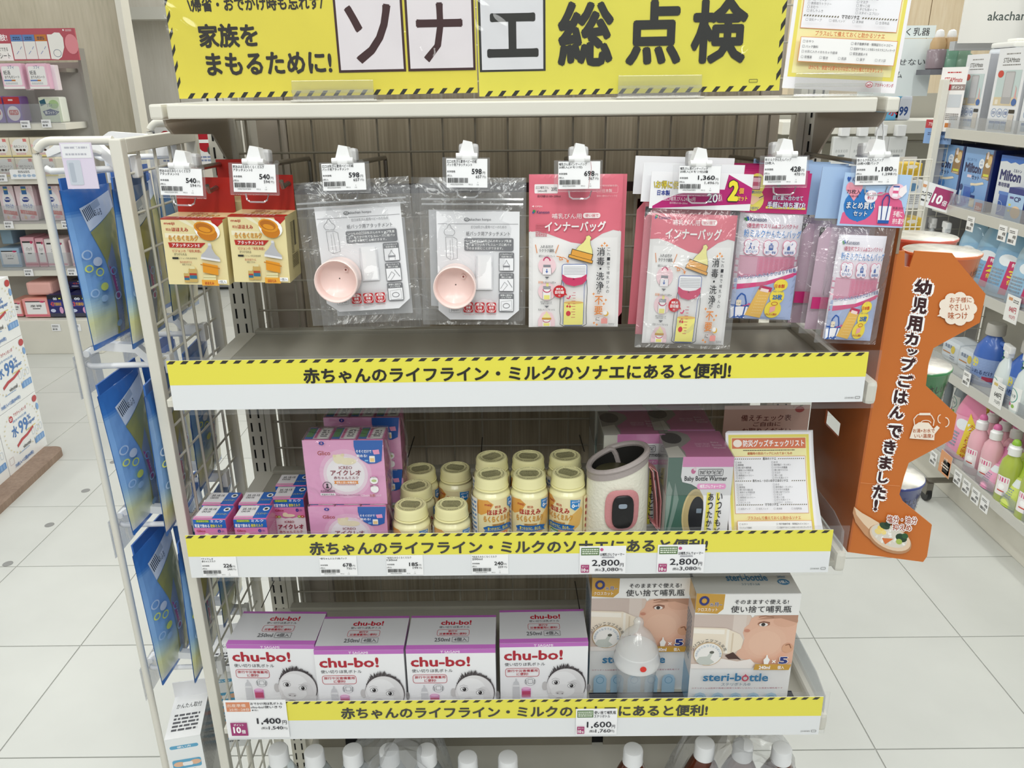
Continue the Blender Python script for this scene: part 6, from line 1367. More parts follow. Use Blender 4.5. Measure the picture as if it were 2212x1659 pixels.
p.ring(2032, 905, 6, 9, 2, '#F3E6D6', 10, 90, 270).ring(2042, 912, 8, 10, 2, '#F3E6D6', 10, -90, 90).L_([(1859, 1043), (1944, 1050)], .8, '#E29A66')
# spoon picture
p.G([(1845, 1094), (1842, 1108), (1848, 1128), (1868, 1155), (1895, 1178), (1905, 1140), (1880, 1122), (1862, 1108)], '#C9966E').up().G([(1846, 1096), (1850, 1112), (1866, 1132), (1880, 1146), (1900, 1130), (1880, 1118), (1862, 1108)], '#EAD0B2').up()
p.E(1922, 1164, 50, 28, '#B98A64', 26, rot=.42).up().E(1923, 1161, 47, 25, '#E6CDB2', 26, rot=.42).up().E(1921, 1158, 41, 21, '#DDD6CA', 24, rot=.42).up()
rr = random.Random(5)
for k in range(34): a = rr.uniform(0, 6.28); r = rr.uniform(0, 1)**.5; u_, v_ = 38*r*math.cos(a), 18*r*math.sin(a); p.E(1921+u_*.91-v_*.41, 1158+u_*.41+v_*.91, 3.4, 2.2, rr.choice(['#F3F1EC', '#E9E4DA', '#F6F4F0']), 7, rot=a)
p.up()
for x, y, rx, ry, c in ((1903, 1141, 8, 6, '#F0D26A'), (1897, 1148, 8, 6, '#EFD888'), (1909, 1150, 6, 5, '#F2DC8E'), (1915, 1158, 0.1, .1, '#D87A42'), (1911, 1136, 12, 7, '#2F4A34'), (1917, 1133, 7, 5, '#1F3A2A'), (1947, 1162, 13, 9, '#24402C'), (1942, 1170, 7, 6, '#A9BE5A'), (1955, 1158, 7, 6, '#2F5A36')): p.E(x, y, rx, ry, c, 12, rot=.4)
p.up().G([(1905, 1162), (1930, 1164), (1912, 1176)], '#D8743C').up()
for tx_, x0_, y0_, x1_, y1_ in (('塩分・油分', 1916, 1115, 1981, 1131), ('抑えめ', 1928, 1132, 1969, 1147)): p.T(tx_, x0_, y0_, x1_, y1_, '#A8502A', .03, '#FFFFFF', .16, rot=.06)
p.build('wing_print', wo, lambda u, v, l: Pw(u*2212, (1-v)*1659, .0004+l*.5), PR)
for k, hh in enumerate((.302, .466, .640)): MB().box(X0, .60, 1.02, 1.19, H-hh, H-hh+.003).build('tray', OR, t, 'orange tray board')
def cup_make():
    t = thing('food_cup', 'x', 'cup', group='lidded food cups in the orange display')
    MB().lathe([(.036, 0), (.038, .002), (.0475, .078), (.0495, .080), (.0495, .083), (.0485, .0838)], 36).build('body', mat('cup_x', '#D8743C', .3, coat=.4), t)
    MB().lathe([(.0001, .0848), (.044, .0845), (.0486, .0838)], 36, cap=False).build('lid', mat('foil_lid', '#C9C6BC', .25, .5, noise=.35, nscale=40), t, 'printed foil lid')
    return t
for k, (col, x, y, hz, lb) in enumerate([('#D8743C', P(2036, 560, y=1.07).x, 1.075, .214, 'food cup with shiny lid at the top of the orange display'), ('#D46A58', P(1992, 530, y=1.18).x, 1.185, .214, 'food cup with shiny lid behind the topmost one'), ('#3F8A54', P(1974, 815, y=1.07).x, 1.075, .376, 'green food cup in the middle notch of the orange display'), ('#34448C', P(1920, 1055, y=1.07).x, 1.075, .553, 'navy food cup in the lower notch of the orange display')]):
    c = cup_make(); c.location = (x, y, H-hz-.0845); c['label'] = lb
    body = c.children[0] if c.children[0].name.startswith('body') else c.children[1]
    body.data.materials[0] = mat('cup_%d' % k, col, .3, coat=.4)
    q = Pr(300, 80).up(); q.R(110, 8, 190, 70, '#E9D6C0').up(); q.T('やさしい食感と', 114, 14, 186, 26, '#3A2A2A', .01); q.T('味を生かした', 114, 32, 180, 44, '#3A2A2A', .01); q.T('ごはんです', 114, 50, 172, 62, '#3A2A2A', .01)
    q.build('cup_print', body, lambda u, v, l: ((.038+.0095*v+.0006+l)*math.sin((u-.5)*6.28+.55), -(.038+.0095*v+.0006+l)*math.cos((u-.5)*6.28+.55), v*.078), PG)
# cord loop on the bracket
a = P(1904, 262, y=1.06)
pset(MB().tube([(a.x, 1.06, a.z), (a.x-.004, 1.058, a.z-.012), (a.x-.0055, 1.055, a.z-.03), (a.x-.014, 1.05, a.z-.06), (a.x+.012, 1.05, a.z-.065), (a.x+.004, 1.055, a.z-.03), (a.x+.004, 1.058, a.z-.012), (a.x+.001, 1.06, a.z)], .0012, 6).build('cord_loop', WH2), 'thin white cord loop hanging from the right end of the top shelf', 'cord')
# ================================================================== RIGHT AISLE SHELVING (runs away from the camera)
XR_ = 1.60; HR = [.163, .424, .678, .995, 1.277]; YE0, YE1 = 1.6, 3.04
u = thing('aisle_shelving', 'long cream shelving run along the right aisle with clear shelf fences', 'shelves', (0, 0, 0))
AIS = u
MB().box(XR_+.30, XR_+.32, YE0, YE1+.05, .02, 1.9).build('back_panel', WH, u)
MB().box(XR_+.02, XR_+.30, YE0, YE1, .0, H-HR[4]-.04, ch=.003).build('base', WH, u, 'cream base plinth')
for k, hh in enumerate(HR):
    z = H-hh; xo = .0 if k < 4 else -.03
    so = MB().box(XR_+.004+xo, XR_+.30, YE0, YE1, z-.03, z, ch=.002).build('shelf', WH, u)
    MB().box(XR_-.008+xo, XR_+.002+xo, YE0, YE1, z-.032, z+.004, ch=.001).build('price_rail', mat('rail_grey', '#C6C5BE', .25, coat=.4), so, 'grey translucent price rail')
    MB().box(XR_-.003+xo, XR_-.001+xo, YE0, YE1, z, z+.045).build('front_fence', clear_mat('fence_clear', '#EDEFF1', .14, .14), so, 'clear fence')
pp = P(1971, 172, x=XR_-.02)
MB().box(XR_-.035, XR_-.012, YE1+.02, YE1+.05, .02, P(1975, 172, y=YE1+.03).z, ch=.002).build('end_post', WH, u)
MB().box(XR_-.012, XR_+.30, YE1+.025, YE1+.045, P(1975, 176, y=YE1+.03).z-.02, P(1975, 176, y=YE1+.03).z).build('end_rail', WH, u)
MB().box(XR_-.012, XR_+.30, YE1+.06, YE1+.07, .3, P(1975, 172, y=YE1+.03).z-.02).build('end_panel', mat('grey_panel', '#C4C3C6', .5), u)
m = MB()
for k in range(30): z = P(1975, 172, y=YE1+.03).z-.04-k*.05; m.tube([(XR_-.02, YE1+.035, z), (XR_+.30, YE1+.035, z)], .0018, 5)
for k in range(6): m.tube([(XR_+.03+.05*k, YE1+.035, .3), (XR_+.03+.05*k, YE1+.035, P(1975, 172, y=YE1+.03).z-.01)], .0018, 5)
m.build('end_wires', WH, u, 'wire grid at the end of the run', 'stuff')
def sp(px, py, hh, dx=.02):
    """a spot on an aisle shelf: depth along the run from the pixel column"""
    q = P(px, py, x=XR_+dx); return q.y
NS = 'aisle goods'
def ybox(name, cat, lb, px0, px1, row, k, h, d=.09, dx=.03, col='#E8EAEC', canv=None, group=None, th_=0):
    """box standing on aisle shelf k whose printed face looks into the aisle (-x)"""
    y1 = sp(px0, row, 0, dx); y0 = sp(px1, row, 0, dx); w = max(.03, abs(y1-y0))
    t = thing(name, lb, cat, (XR_+dx, (y0+y1)/2, H-HR[k]), (0, 0, math.radians(-90)), group)
    MB().box(-w/2, w/2, 0, d, 0, h, ch=.0015).build('carton', mat('c'+col, col, .4), t)
    if canv: canv.build('front_print', t, front(w, h), PG)
    return t
# top shelf: steam cleaner boxes, flyer, small appliance
def steam():
    p = Pr(300, 700, '#E6E8EC').up(); p.tiny(80, 40, 220, 58, '#888', 1, 2); p.T('STEAM', 60, 80, 165, 118, '#333', .01); p.T('mate', 168, 84, 225, 118, '#333', .005); p.tiny(60, 130, 240, 146, '#777', 1, 3)
    p.R(30, 180, 270, 470, '#BFD0D0').up().R(30, 400, 270, 470, '#D8C8A8').up(); p.RR(110, 190, 210, 455, 12, '#A9A9AC').up().RR(118, 200, 202, 400, 8, '#BDBDC0'); p.G([(232, 460), (240, 330), (232, 300), (250, 330), (262, 460)], '#D9A9A8').E(60, 210, 30, 30, '#C83A34').E(245, 440, 26, 30, '#3A66A8').R(50, 420, 80, 460, '#E9E2D4').up()
    for k, s_ in enumerate(('5分', '2台', '抗菌')): p.ring(58+k*62, 530, 26, 34, 3, '#5A84B8', 16); p.T(s_, 42+k*62, 515, 74+k*62, 545, '#3A66A8', .01)
    for k in range(3): p.R(30+k*62, 600, 86+k*62, 620, '#3A6EA8').R(30+k*62, 620, 86+k*62, 670, '#A9BCD0')
    p.R(215, 500, 272, 530, '#222').R(215, 540, 272, 680, '#D8CFC4')
    return p
sc_ = steam()
ybox('steam_box', 'box', 'tall grey white boxed steam sterilizer, nearest complete one on the top right shelf', 2128, 2190, 280, 0, .262, .12, .02, '#D5D7DB', sc_)
ybox('steam_box', 'box', 'tall grey white box cut off by the photo edge on the top right shelf', 2196, 2262, 290, 0, .262, .12, .02, '#D5D7DB', sc_)
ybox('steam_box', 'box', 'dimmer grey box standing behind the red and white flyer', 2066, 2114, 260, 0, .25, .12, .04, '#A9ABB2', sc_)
t = thing('white_appliance', 'tall white steam appliance between the grey boxes on the top right shelf', 'appliance', (XR_+.17, sp(2160, 250, 0, .16), H-HR[0]))
MB().box(-.05, .05, -.08, .08, 0, .27, ch=.012).build('body', mat('app_white', '#DDE2E8', .35), t); MB().box(-.062, .062, -.092, .092, 0, .09, ch=.01).build('base', mat('app_cream', '#E9E8E2', .4), t); MB().box(-.05, .05, -.07, .07, .27, .288, ch=.006).build('lid', MATS['app_cream'], t); MB().box(-.02, .02, -.03, .03, .288, .300, ch=.006).build('handle', MATS['app_cream'], t)
t = thing('feature_flyer', 'red and white feature flyer standing at the end of the top right shelf', 'flyer', (XR_-.004, sp(2048, 240, 0, -.004), H-HR[0]-.01), (0, 0, math.radians(-62)))
MB().box(-.05, .05, 0, .001, 0, .22).build('sheet', MATS['paper_white'], t)
p = Pr(130, 220, '#EFECEA').up(); p.tiny(30, 14, 100, 22, '#C04A4A', 1, 2); p.T('STEAMmate', 20, 34, 110, 50, '#B83A3A', .02); p.R(0, 58, 130, 78, '#B8424A').R(60, 58, 130, 78, '#9A8884').up(); p.T('ポイント', 64, 62, 120, 74, '#FFF', .02)
p.R(12, 88, 50, 140, '#B9A9A4').R(56, 92, 120, 136, '#C9CDD2').E(24, 96, 9, 9, '#C04040').R(12, 160, 50, 208, '#D8CCBC').E(24, 162, 9, 9, '#C04040').R(60, 190, 90, 205, '#C87A3A').tiny(56, 156, 120, 180, '#77706C', 4, 4); p.build('print', t, front(.10, .22), PG)
t = thing('shelf_price_sign', 'red and blue price sign clipped to the near end of the top right shelf rail', 'price tag', (XR_-.012, sp(2030, 275, 0, -.01), H-HR[0]-.055), (0, 0, math.radians(-60)))
MB().box(-.055, .055, 0, .001, 0, .085).build('sheet', mat('blue_card', '#86A4CE', .5), t)
p = Pr(110, 85, '#86A6D4').up(); p.G([(0, 0), (110, 0), (95, 30), (0, 30)], '#B84048').up(); p.T('アカチャンホンポ限定', 12, 8, 88, 22, '#FFF', .02); p.tiny(14, 44, 50, 56, '#4A5A80', 2, 2); p.T('5,980円', 54, 42, 100, 56, '#2A3A60', .02); p.T('6,578円', 60, 62, 98, 72, '#2A3A60', .01); p.build('print', t, front(.11, .085), PG)
# second shelf: blue sterilizer sets
def milton():
    p = Pr(300, 520, '#7FA9DA').up(); NV = '#1B2458'
    p.T('はじめての', 30, 90, 130, 116, '#4A78B0', .02); p.T('Milton', 20, 130, 190, 215, NV, .05); p.T('セット', 110, 228, 185, 268, NV, .03); p.R(60, 232, 105, 256, '#E9D4DC')
    p.E(185, 125, 26, 42, '#E9F0F6').up(); p.T('のむ', 172, 100, 198, 118, '#3A66A8'); p.T('育児', 172, 128, 198, 146, '#3A66A8')
    p.G([(215, 30), (285, 40), (280, 255), (205, 240)], '#9A7A50').up().E(248, 130, 24, 22, '#E9E4DA').E(262, 90, 20, 40, '#D8B880').R(220, 205, 272, 225, '#D6D84A').R(225, 20, 245, 80, '#E6D6D0').R(215, 232, 272, 246, '#C8B8A0')
    p.G([(110, 300), (160, 296), (230, 275), (245, 290), (180, 312), (112, 322)], '#E9DCC0').up()
    p.R(50, 330, 130, 480, '#3F6AB8').R(44, 322, 136, 338, '#6E96D2').R(12, 380, 30, 500, '#D8E0EA').E(18, 350, 16, 28, '#24407A').E(140, 350, 20, 32, '#3A80C8').R(130, 430, 180, 500, '#D8C8A0').R(134, 400, 175, 430, '#24407A').up()
    p.R(200, 450, 270, 520, '#B82A30').up(); p.T('120', 195, 480, 245, 512, '#F0D8D8', .05); p.T('周年', 248, 488, 268, 508, '#F0D8D8', .02); p.R(285, 0, 300, 520, '#1E2A6A')
    return p
ml = milton()
for k, (a_, b_, lb) in enumerate([(2000, 2066, 'pale blue sterilizer set box at the far end of the second right shelf'), (2068, 2132, 'pale blue sterilizer set box nearer than its twin on the second right shelf')]):
    ybox('sterilizer_box', 'box', lb, a_, b_, 430, 1, .205, .14, .03, '#1B2A6C', ml, 'blue sterilizer boxes')
p = Pr(300, 480, '#DADFE4').up(); p.G([(0, 0), (300, 0), (300, 40), (260, 55), (220, 42), (180, 58), (140, 44), (100, 58), (60, 44), (0, 52)], '#2A6AC0').up(); p.T('Milton', 20, 110, 220, 195, '#1B2A6C', .05); p.T('専用容器', 18, 210, 130, 245, '#1B2A6C', .03); p.T('ミルトン', 140, 95, 215, 120, '#1B2A6C', .02)
p.R(50, 290, 220, 470, '#3F66B4').R(40, 280, 232, 305, '#5C86CC').up().ring(60, 400, 36, 44, 3, '#DCE8F2', 18)
ybox('container_box', 'box', 'white box with a blue tub picture beyond the sterilizer sets', 2142, 2212, 450, 1, .195, .12, .03, '#1B2A6C', p)
p = Pr(150, 230, '#A9C8E8').up(); p.R(0, 0, 150, 40, '#24347E').up(); p.T('CP', 60, 56, 120, 90, '#1B2A6C', .04); p.R(20, 60, 55, 75, '#5A4A8A'); p.E(90, 160, 44, 42, '#EBC9A4').R(20, 110, 40, 124, '#E4D84A').R(20, 150, 40, 164, '#E4D84A')
ybox('tablet_box', 'box', 'small blue tablet box in front of the white tub box', 2168, 2205, 470, 1, .105, .03, -.0, '#24347E', p)
def rail_tag(px, row, k, lb, s=1., canv=None, w=.045, h=.05):
    y = sp(px, row, 0, -.012)
    t = thing('rail_tag', lb, 'price tag', (XR_-.0095-(0 if k < 4 else .03), y, P(px, row, x=XR_-.012).z-h/2), (math.radians(0), 0, math.radians(-90)), 'price tags on the right aisle rails')
    MB().box(-w/2, w/2, 0, .001, 0, h).build('paper', MATS['paper_white'], t)
    p = canv
    if not p: p = Pr(60, 60, '#F2F2F2').up(); p.tiny(6, 8, 44, 20, '#333', 2, 3); p.T('498', 32, 24, 54, 38, '#222', .03); p.bars(6, 42, 44, 54, n=10)
    p.build('print', t, front(w, h), PG)
p = Pr(100, 60, '#EEEDEB').up(); p.R(48, 6, 94, 54, '#A83A6A').up(); p.T('10', 52, 22, 76, 46, '#FFF', .05); p.T('倍', 78, 32, 90, 46, '#FFF', .02); p.T('6,200円', 4, 24, 46, 38, '#333', .02); p.R(6, 8, 26, 15, '#D89A6A'); p.tiny(8, 42, 44, 50, '#444', 1, 2)
t = thing('rail_tag', 'tilted white tag with magenta 10 block at the near end of the second right rail', 'price tag', (P(2008, 425, y=2.95).x, 2.95, P(2008, 448, y=2.95).z), (math.radians(-8), math.radians(16), math.radians(-14)))
MB().box(-.07, .07, 0, .001, 0, .085).build('paper', MATS['paper_white'], t); p.build('print', t, front(.14, .085), PG)
for i, (px, row, k) in enumerate([(2094, 484, 1), (2163, 504, 1), (2185, 511, 1), (2086, 818, 3), (2032, 990, 4), (2085, 1033, 4), (2104, 1052, 4), (2124, 1072, 4), (2144, 1090, 4), (2060, 1010, 4)]):
    rail_tag(px, row, k, ['small tag under the nearer blue sterilizer box', 'left of two close tags at the photo edge, second right rail', 'right of two close tags at the photo edge, second right rail', 'small tag on the fourth right rail below the spray bottles', 'tag with pink frame at the far end of the bottom right rail',
                          'tag on the bottom right rail below the pink refill', 'tag on the bottom rail below the first pink bottle', 'tag on the bottom rail below the second pink bottle', 'tag on the bottom rail nearest the green bottles', 'tag beside the orange card on the bottom right rail'][i])
p = Pr(60, 70, '#F2F2F0').up(); p.R(8, 6, 26, 14, '#D89A6A').tiny(30, 8, 54, 18, '#555', 2, 3); p.T('848円', 18, 28, 50, 44, '#C03A50', .03); p.T('932円', 24, 50, 50, 60, '#C03A50', .01)
rail_tag(2184, 668, 2, 'white tag with red 848 price on the third right rail', canv=p, w=.07, h=.085)
p = Pr(60, 70, '#F2F2F0').up(); p.R(8, 6, 26, 14, '#D8BE6A').tiny(30, 8, 54, 18, '#555', 2, 3); p.T('648円', 18, 28, 50, 44, '#222', .03); p.T('712円', 24, 50, 50, 60, '#222', .01)
rail_tag(2152, 852, 3, 'white tag with black 648 price on the fourth right rail', canv=p, w=.07, h=.085)
p = Pr(60, 60, '#E09A66').up(); p.T('お得', 20, 14, 40, 24, '#F6E8DA'); p.tiny(12, 30, 50, 44, '#F6E8DA', 2, 3); rail_tag(2058, 1002, 4, 'orange card on the bottom right rail', canv=p, w=.075, h=.085)

# refill pouches, jugs, sprays, bottles -- lathed or cushion shapes
def refill(px, row, k, w, h, c1, c2, lb, dx=.04, lean=8, word=None, group='refill pouches on the right aisle shelves', word2=None, tilt=0):
    y = sp(px, row, 0, dx); t = thing('refill_pouch', lb, 'pouch', (XR_+dx, y, H-HR[k]), (math.radians(-lean), math.radians(tilt), math.radians(-75)), group)
    m = MB(); nx, nz = 8, 12; vs = []; fs = []
    for side in (-1, 1):
        for j in range(nz+1):
            v = j/nz; ww = w*(1 if v < .62 else 1-.55*((v-.62)/.38)**1.3)
            for i in range(nx+1): u_ = i/nx; vs.append(((u_-.5)*ww, side*.032*(math.sin(math.pi*u_)**.7)*(1-v)**.6, v*h))
    o = (nx+1)*(nz+1)
    for s_ in (0, o):
        for j in range(nz):
            for i in range(nx): q = s_+j*(nx+1)+i; fs.append((q, q+1, q+nx+2, q+nx+1))
    m.add(vs, fs, True); m.build('bag', mat('rf'+c1, c1, .3, coat=.5), t)
    MB().lathe([(.009, h-.006), (.009, h+.014), (.007, h+.018)], 14).build('spout_cap', WH2, t)
    p = Pr(100, 160).up(); p.G([(8, 40), (92, 30), (96, 150), (4, 150)], c2).up(); p.E(50, 60, 26, 16, '#E8EEF2').up()
    if word: p.R(56, 60, 92, 150, '#C83A6A').up(); p.T(word, 62, 84, 82, 104, '#F0E04A', .05); p.T('倍', 66, 108, 80, 122, '#F0E04A', .03); p.T('特大', 64, 64, 84, 76, '#FFF', .02)
    if word2: p.G([(60, 20), (92, 60), (92, 150), (64, 150)], '#EBD23A').up(); p.V(word2, 78, 50, 12, 15, '#C8502A', .02)
    p.tiny(12, 84, 50, 130, '#8A98A8', 5, 2)
    p.build('print', t, lambda u_, v, l: ((u_-.5)*w, -.034*max(0, math.sin(math.pi*min(max(u_, 0), 1)))**.7*(1-min(v, .999)*.78)**.6-l-.0008, v*h*.78), PB, sub=14)
    return t
refill(2085, 600, 2, .13, .225, '#9CC4DE', '#8DB8D8', 'pale blue refill pouch with white splash, far end of the third right shelf', tilt=-4)
refill(2118, 640, 2, .14, .235, '#8FBBD8', '#7FACD0', 'pale blue refill pouch with pink 2 band on the third right shelf', word='2')
refill(2160, 660, 2, .15, .25, '#8FBBD8', '#86B2D4', 'pale blue refill pouch with pink 3 band, nearest complete one on the third right shelf', word='3')
refill(2205, 680, 2, .15, .24, '#A9CBE0', '#98C0DC', 'pale blue refill pouch cut by the photo edge on the third right shelf', word='2')
refill(2068, 990, 4, .13, .25, '#E58CB0', '#E9A0BC', 'pink refill pouch with blue top at the end of the pink bottle row', dx=.02, word2='たっぷり2回分')
refill(2100, 970, 4, .13, .27, '#3A62B8', '#5A7CC8', 'blue topped refill pouch with yellow band behind the pink bottles', dx=.13, word2='大容量')
refill(2132, 1100, 4, .10, .15, '#E08AB4', '#EDA6C6', 'small bright pink refill pouch between the pink and green bottles', dx=-.005, lean=16)
refill(2186, 1110, 4, .11, .17, '#B9D24A', '#D2E070', 'lime green refill pouch between the green bottles', dx=-.005, lean=12)
def jug(px, row, lb, dx=.06):
    y = sp(px, row, 0, dx); t = thing('detergent_jug', lb, 'jug', (XR_+dx, y, H-HR[3]), (0, 0, math.radians(-60)), 'blue detergent jugs')
    MB().lathe([(.050, 0), (.056, .006), (.056, .10), (.050, .135), (.030, .165), (.022, .175), (.022, .185)], 24, squash=.75).build('body', mat('jug_blue', '#3F6ABE', .3, coat=.4), t)
    MB().tube([(.030, -.01, .158), (.058, -.01, .150), (.066, -.01, .12), (.056, -.01, .085)], .009, 10).build('handle', MATS['jug_blue'], t)
    MB().lathe([(.030, .180), (.031, .183), (.030, .215), (.027, .219)], 24).build('cap', mat('jug_cap', '#B9B6B0', .4), t)
    p = Pr(100, 100, '#8EA6D6').up(); p.E(22, 22, 14, 20, '#E6D94A').up(); p.T('いれるだけ', 14, 50, 86, 68, '#22356E', .02); p.R(56, 74, 90, 92, '#B83A5A').tiny(12, 78, 50, 94, '#33466E', 2, 2)
    p.build('label', t, lambda u_, v, l: ((.0568+l)*math.sin((u_-.5)*1.9), -(.0568+l)*.76*math.cos((u_-.5)*1.9), .015+v*.085), PG, sub=14)
jug(2140, 770, 'blue handled detergent jug with yellow sticker on the fourth right shelf'); jug(2212, 830, 'second blue detergent jug, cut by the photo edge')
def softpack(px, row, lb, c='#DCE3EA', k=3, dx=.05, h=.085):
    y = sp(px, row, 0, dx); t = thing('soft_pack', lb, 'pack', (XR_+dx, y, H-HR[k]), (0, 0, math.radians(-86)), 'white soft packs on the right aisle')
    MB().box(-.055, .055, 0, .10, 0, h, ch=.022).build('pack', mat('sp'+c, c, .5), t)
    p = Pr(100, 80).up(); p.T('食器洗い', 20, 16, 80, 30, '#6A7A9A', .01); p.R(14, 44, 60, 48, '#C8884A').E(72, 30, 12, 14, '#E4CC5A').tiny(60, 50, 88, 66, '#9AA2B0', 2, 3); p.build('print', t, front(.10, h, -.0004), PG)
softpack(2050, 760, 'white soft pack at the far end of the fourth right shelf'); softpack(2085, 780, 'white soft pack beside the blue detergent jug')
def spray(px, row, k, lb, c='#DDE6E6', tr='#7CC0A8', dx=.02, s=1.):
    y = sp(px, row, 0, dx); t = thing('spray_bottle', lb, 'bottle', (XR_+dx, y, H-HR[k]), (0, 0, math.radians(-100)), 'trigger spray bottles on the right aisle'); t.scale = (s, s, s)
    MB().lathe([(.032, 0), (.036, .005), (.036, .09), (.028, .125), (.014, .145), (.013, .155)], 24, squash=.75).build('body', mat('spr'+c, c, .3, coat=.4), t)
    m = MB(); m.box(-.035, .022, -.009, .009, .165, .190, ch=.005).box(-.013, .013, -.012, .012, .150, .170, ch=.004); m.build('head', WH2, t)
    MB().tube([(-.020, 0, .170), (-.034, 0, .155), (-.036, 0, .135)], .0045, 8).build('trigger', mat('trig'+tr, tr, .4), t)
    p = Pr(100, 100, '#F0F2F0').up(); p.ring(50, 40, 32, 30, 4, '#3A9A8A', 18); p.T('さっと泡', 28, 32, 72, 46, '#2A5A6A', .02); p.E(40, 80, 14, 8, '#C86A8A').E(66, 84, 10, 8, '#8AB84A')
    p.build('label', t, lambda u_, v, l: ((.0366+l)*math.sin((u_-.5)*2.0), -(.0366+l)*.76*math.cos((u_-.5)*2.0), .012+v*.075), PG, sub=14)
spray(2166, 830, 3, 'white trigger spray bottle in front of the jugs'); spray(2204, 870, 3, 'white trigger spray bottle at the photo edge')
spray(1998, 580, 2, 'clear trigger spray bottle behind the top of the orange display', '#B9BCBE', '#D8D8D8'); spray(2028, 590, 2, 'clear trigger spray bottle beside the pale blue pouches', '#C3B9BC', '#D8D8D8')
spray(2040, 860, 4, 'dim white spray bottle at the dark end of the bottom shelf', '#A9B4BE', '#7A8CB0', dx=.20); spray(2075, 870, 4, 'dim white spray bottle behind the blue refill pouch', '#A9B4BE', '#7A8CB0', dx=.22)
def squeeze_make(c, cap, group):
    t = thing('squeeze_bottle', 'x', 'bottle', group=group); s_ = 1.15
    MB().lathe([(.026, 0), (.031, .005), (.031, .10), (.027, .125), (.015, .142), (.014, .147)], 24, squash=.75).build('body', mat('sq'+c, c, .25, coat=.5), t)
    MB().lathe([(.0165, .145), (.0165, .166), (.012, .170), (.0115, .176)], 20).build('collar', WH2, t)
    MB().lathe([(.0115, .174), (.012, .178), (.009, .187), (.004, .190)], 16).build('nozzle', mat('noz'+cap, cap, .35), t)
    p = Pr(100, 140).up(); p.RR(20, 30, 80, 120, 6, '#F3EDEE').up(); p.R(26, 36, 74, 56, '#D85A8A' if 'B' in cap else '#B9D060').E(50, 78, 14, 12, '#FFF').R(34, 96, 66, 102, '#C84A3A')
    p.build('label', t, lambda u_, v, l: ((.0316+l)*math.sin((u_-.5)*2.1), -(.0316+l)*.76*math.cos((u_-.5)*2.1), .012+v*.09), PG, sub=14)
    t.scale = (s_, s_, s_); return t
pk = squeeze_make('#E6B0BC', '#D06A9B', 'pink squeeze bottles on the bottom right shelf'); gn = squeeze_make('#A9B84A', '#8CB83A', 'green squeeze bottles on the bottom right shelf'); f1 = True
for i, (px, row, dx) in enumerate([(2100, 1020, .03), (2130, 1040, .03), (2122, 1005, .10), (2148, 1022, .10), (2172, 1040, .10), (2150, 985, .17), (2176, 1000, .17), (2200, 1015, .17)]):
    lb = 'pink squeeze bottle with white collar, %s' % ['front row at the far end', 'front row, nearer one', 'second row at the far end', 'second row, middle', 'second row, nearest the photo edge', 'back row at the far end', 'back row, middle', 'back row at the photo edge'][i]
    loc = (XR_+dx-.03, sp(px, row, 0, dx-.03), H-HR[4]); rot = (0, 0, math.radians(-70))
    if i == 0: pk.location = loc; pk.rotation_euler = rot; pk['label'] = lb
    else: dup(pk, loc, rot, lb, pk.scale)
for i, (px, row, dx) in enumerate([(2166, 1090, .02), (2202, 1075, .08), (2212, 1130, .02)]):
    lb = ['green squeeze bottle, front row beside the pink pouch', 'green squeeze bottle behind the lime pouch', 'green squeeze bottle cut by the photo edge'][i]
    loc = (XR_+dx-.03, sp(px, row, 0, dx-.03), H-HR[4]); rot = (0, 0, math.radians(-70))
    if i == 0: gn.location = loc; gn.rotation_euler = rot; gn['label'] = lb
    else: dup(gn, loc, rot, lb, gn.scale)
cy_ = P(2095, 1062, z=.03).y
cs = MB().tube([(XR_-.083, cy_, .028), (XR_-.067, cy_, .028)], .028, 20).build('caster', BLK, AIS, 'black wheel under the bottom shelf edge'); MB().box(XR_-.087, XR_-.063, cy_-.02, cy_+.02, .03, .075).build('fork', STEEL, cs); MB().box(XR_-.08, XR_+.02, cy_-.015, cy_+.015, .075, .082).build('fork', STEEL, cs)

# ---------------------------------------------------------------- centre-right background: shelving facing the camera
YB_ = 3.75
u = thing('rear_shelving', 'pale shelving at the back holding rows of white hanging packs', 'shelves', (0, 0, 0))
xa, xb = P(1690, 280, y=YB_).x, 2.25
zs_ = P(1850, 272, y=YB_).z
MB().box(xa, xb, YB_+.32, YB_+.34, 0.02, P(1850, 205, y=YB_).z).build('back_panel', mat('rear_panel', '#A8A498', .5), u)
MB().box(xa, xb, YB_, YB_+.3, zs_-.035, zs_+.02, ch=.003).build('shelf', WH, u); MB().box(xa, xb, YB_, YB_+.3, .0, .12).build('base', WH, u)
for z in (.35, .60): MB().box(xa, xb, YB_-.02, YB_+.3, z-.03, z, ch=.003).build('shelf', WH, u)
MB().tube([(xa, YB_+.1, zs_-.075), (xb, YB_+.1, zs_-.075)], .006, 8).build('hook_rail', STEEL, u)
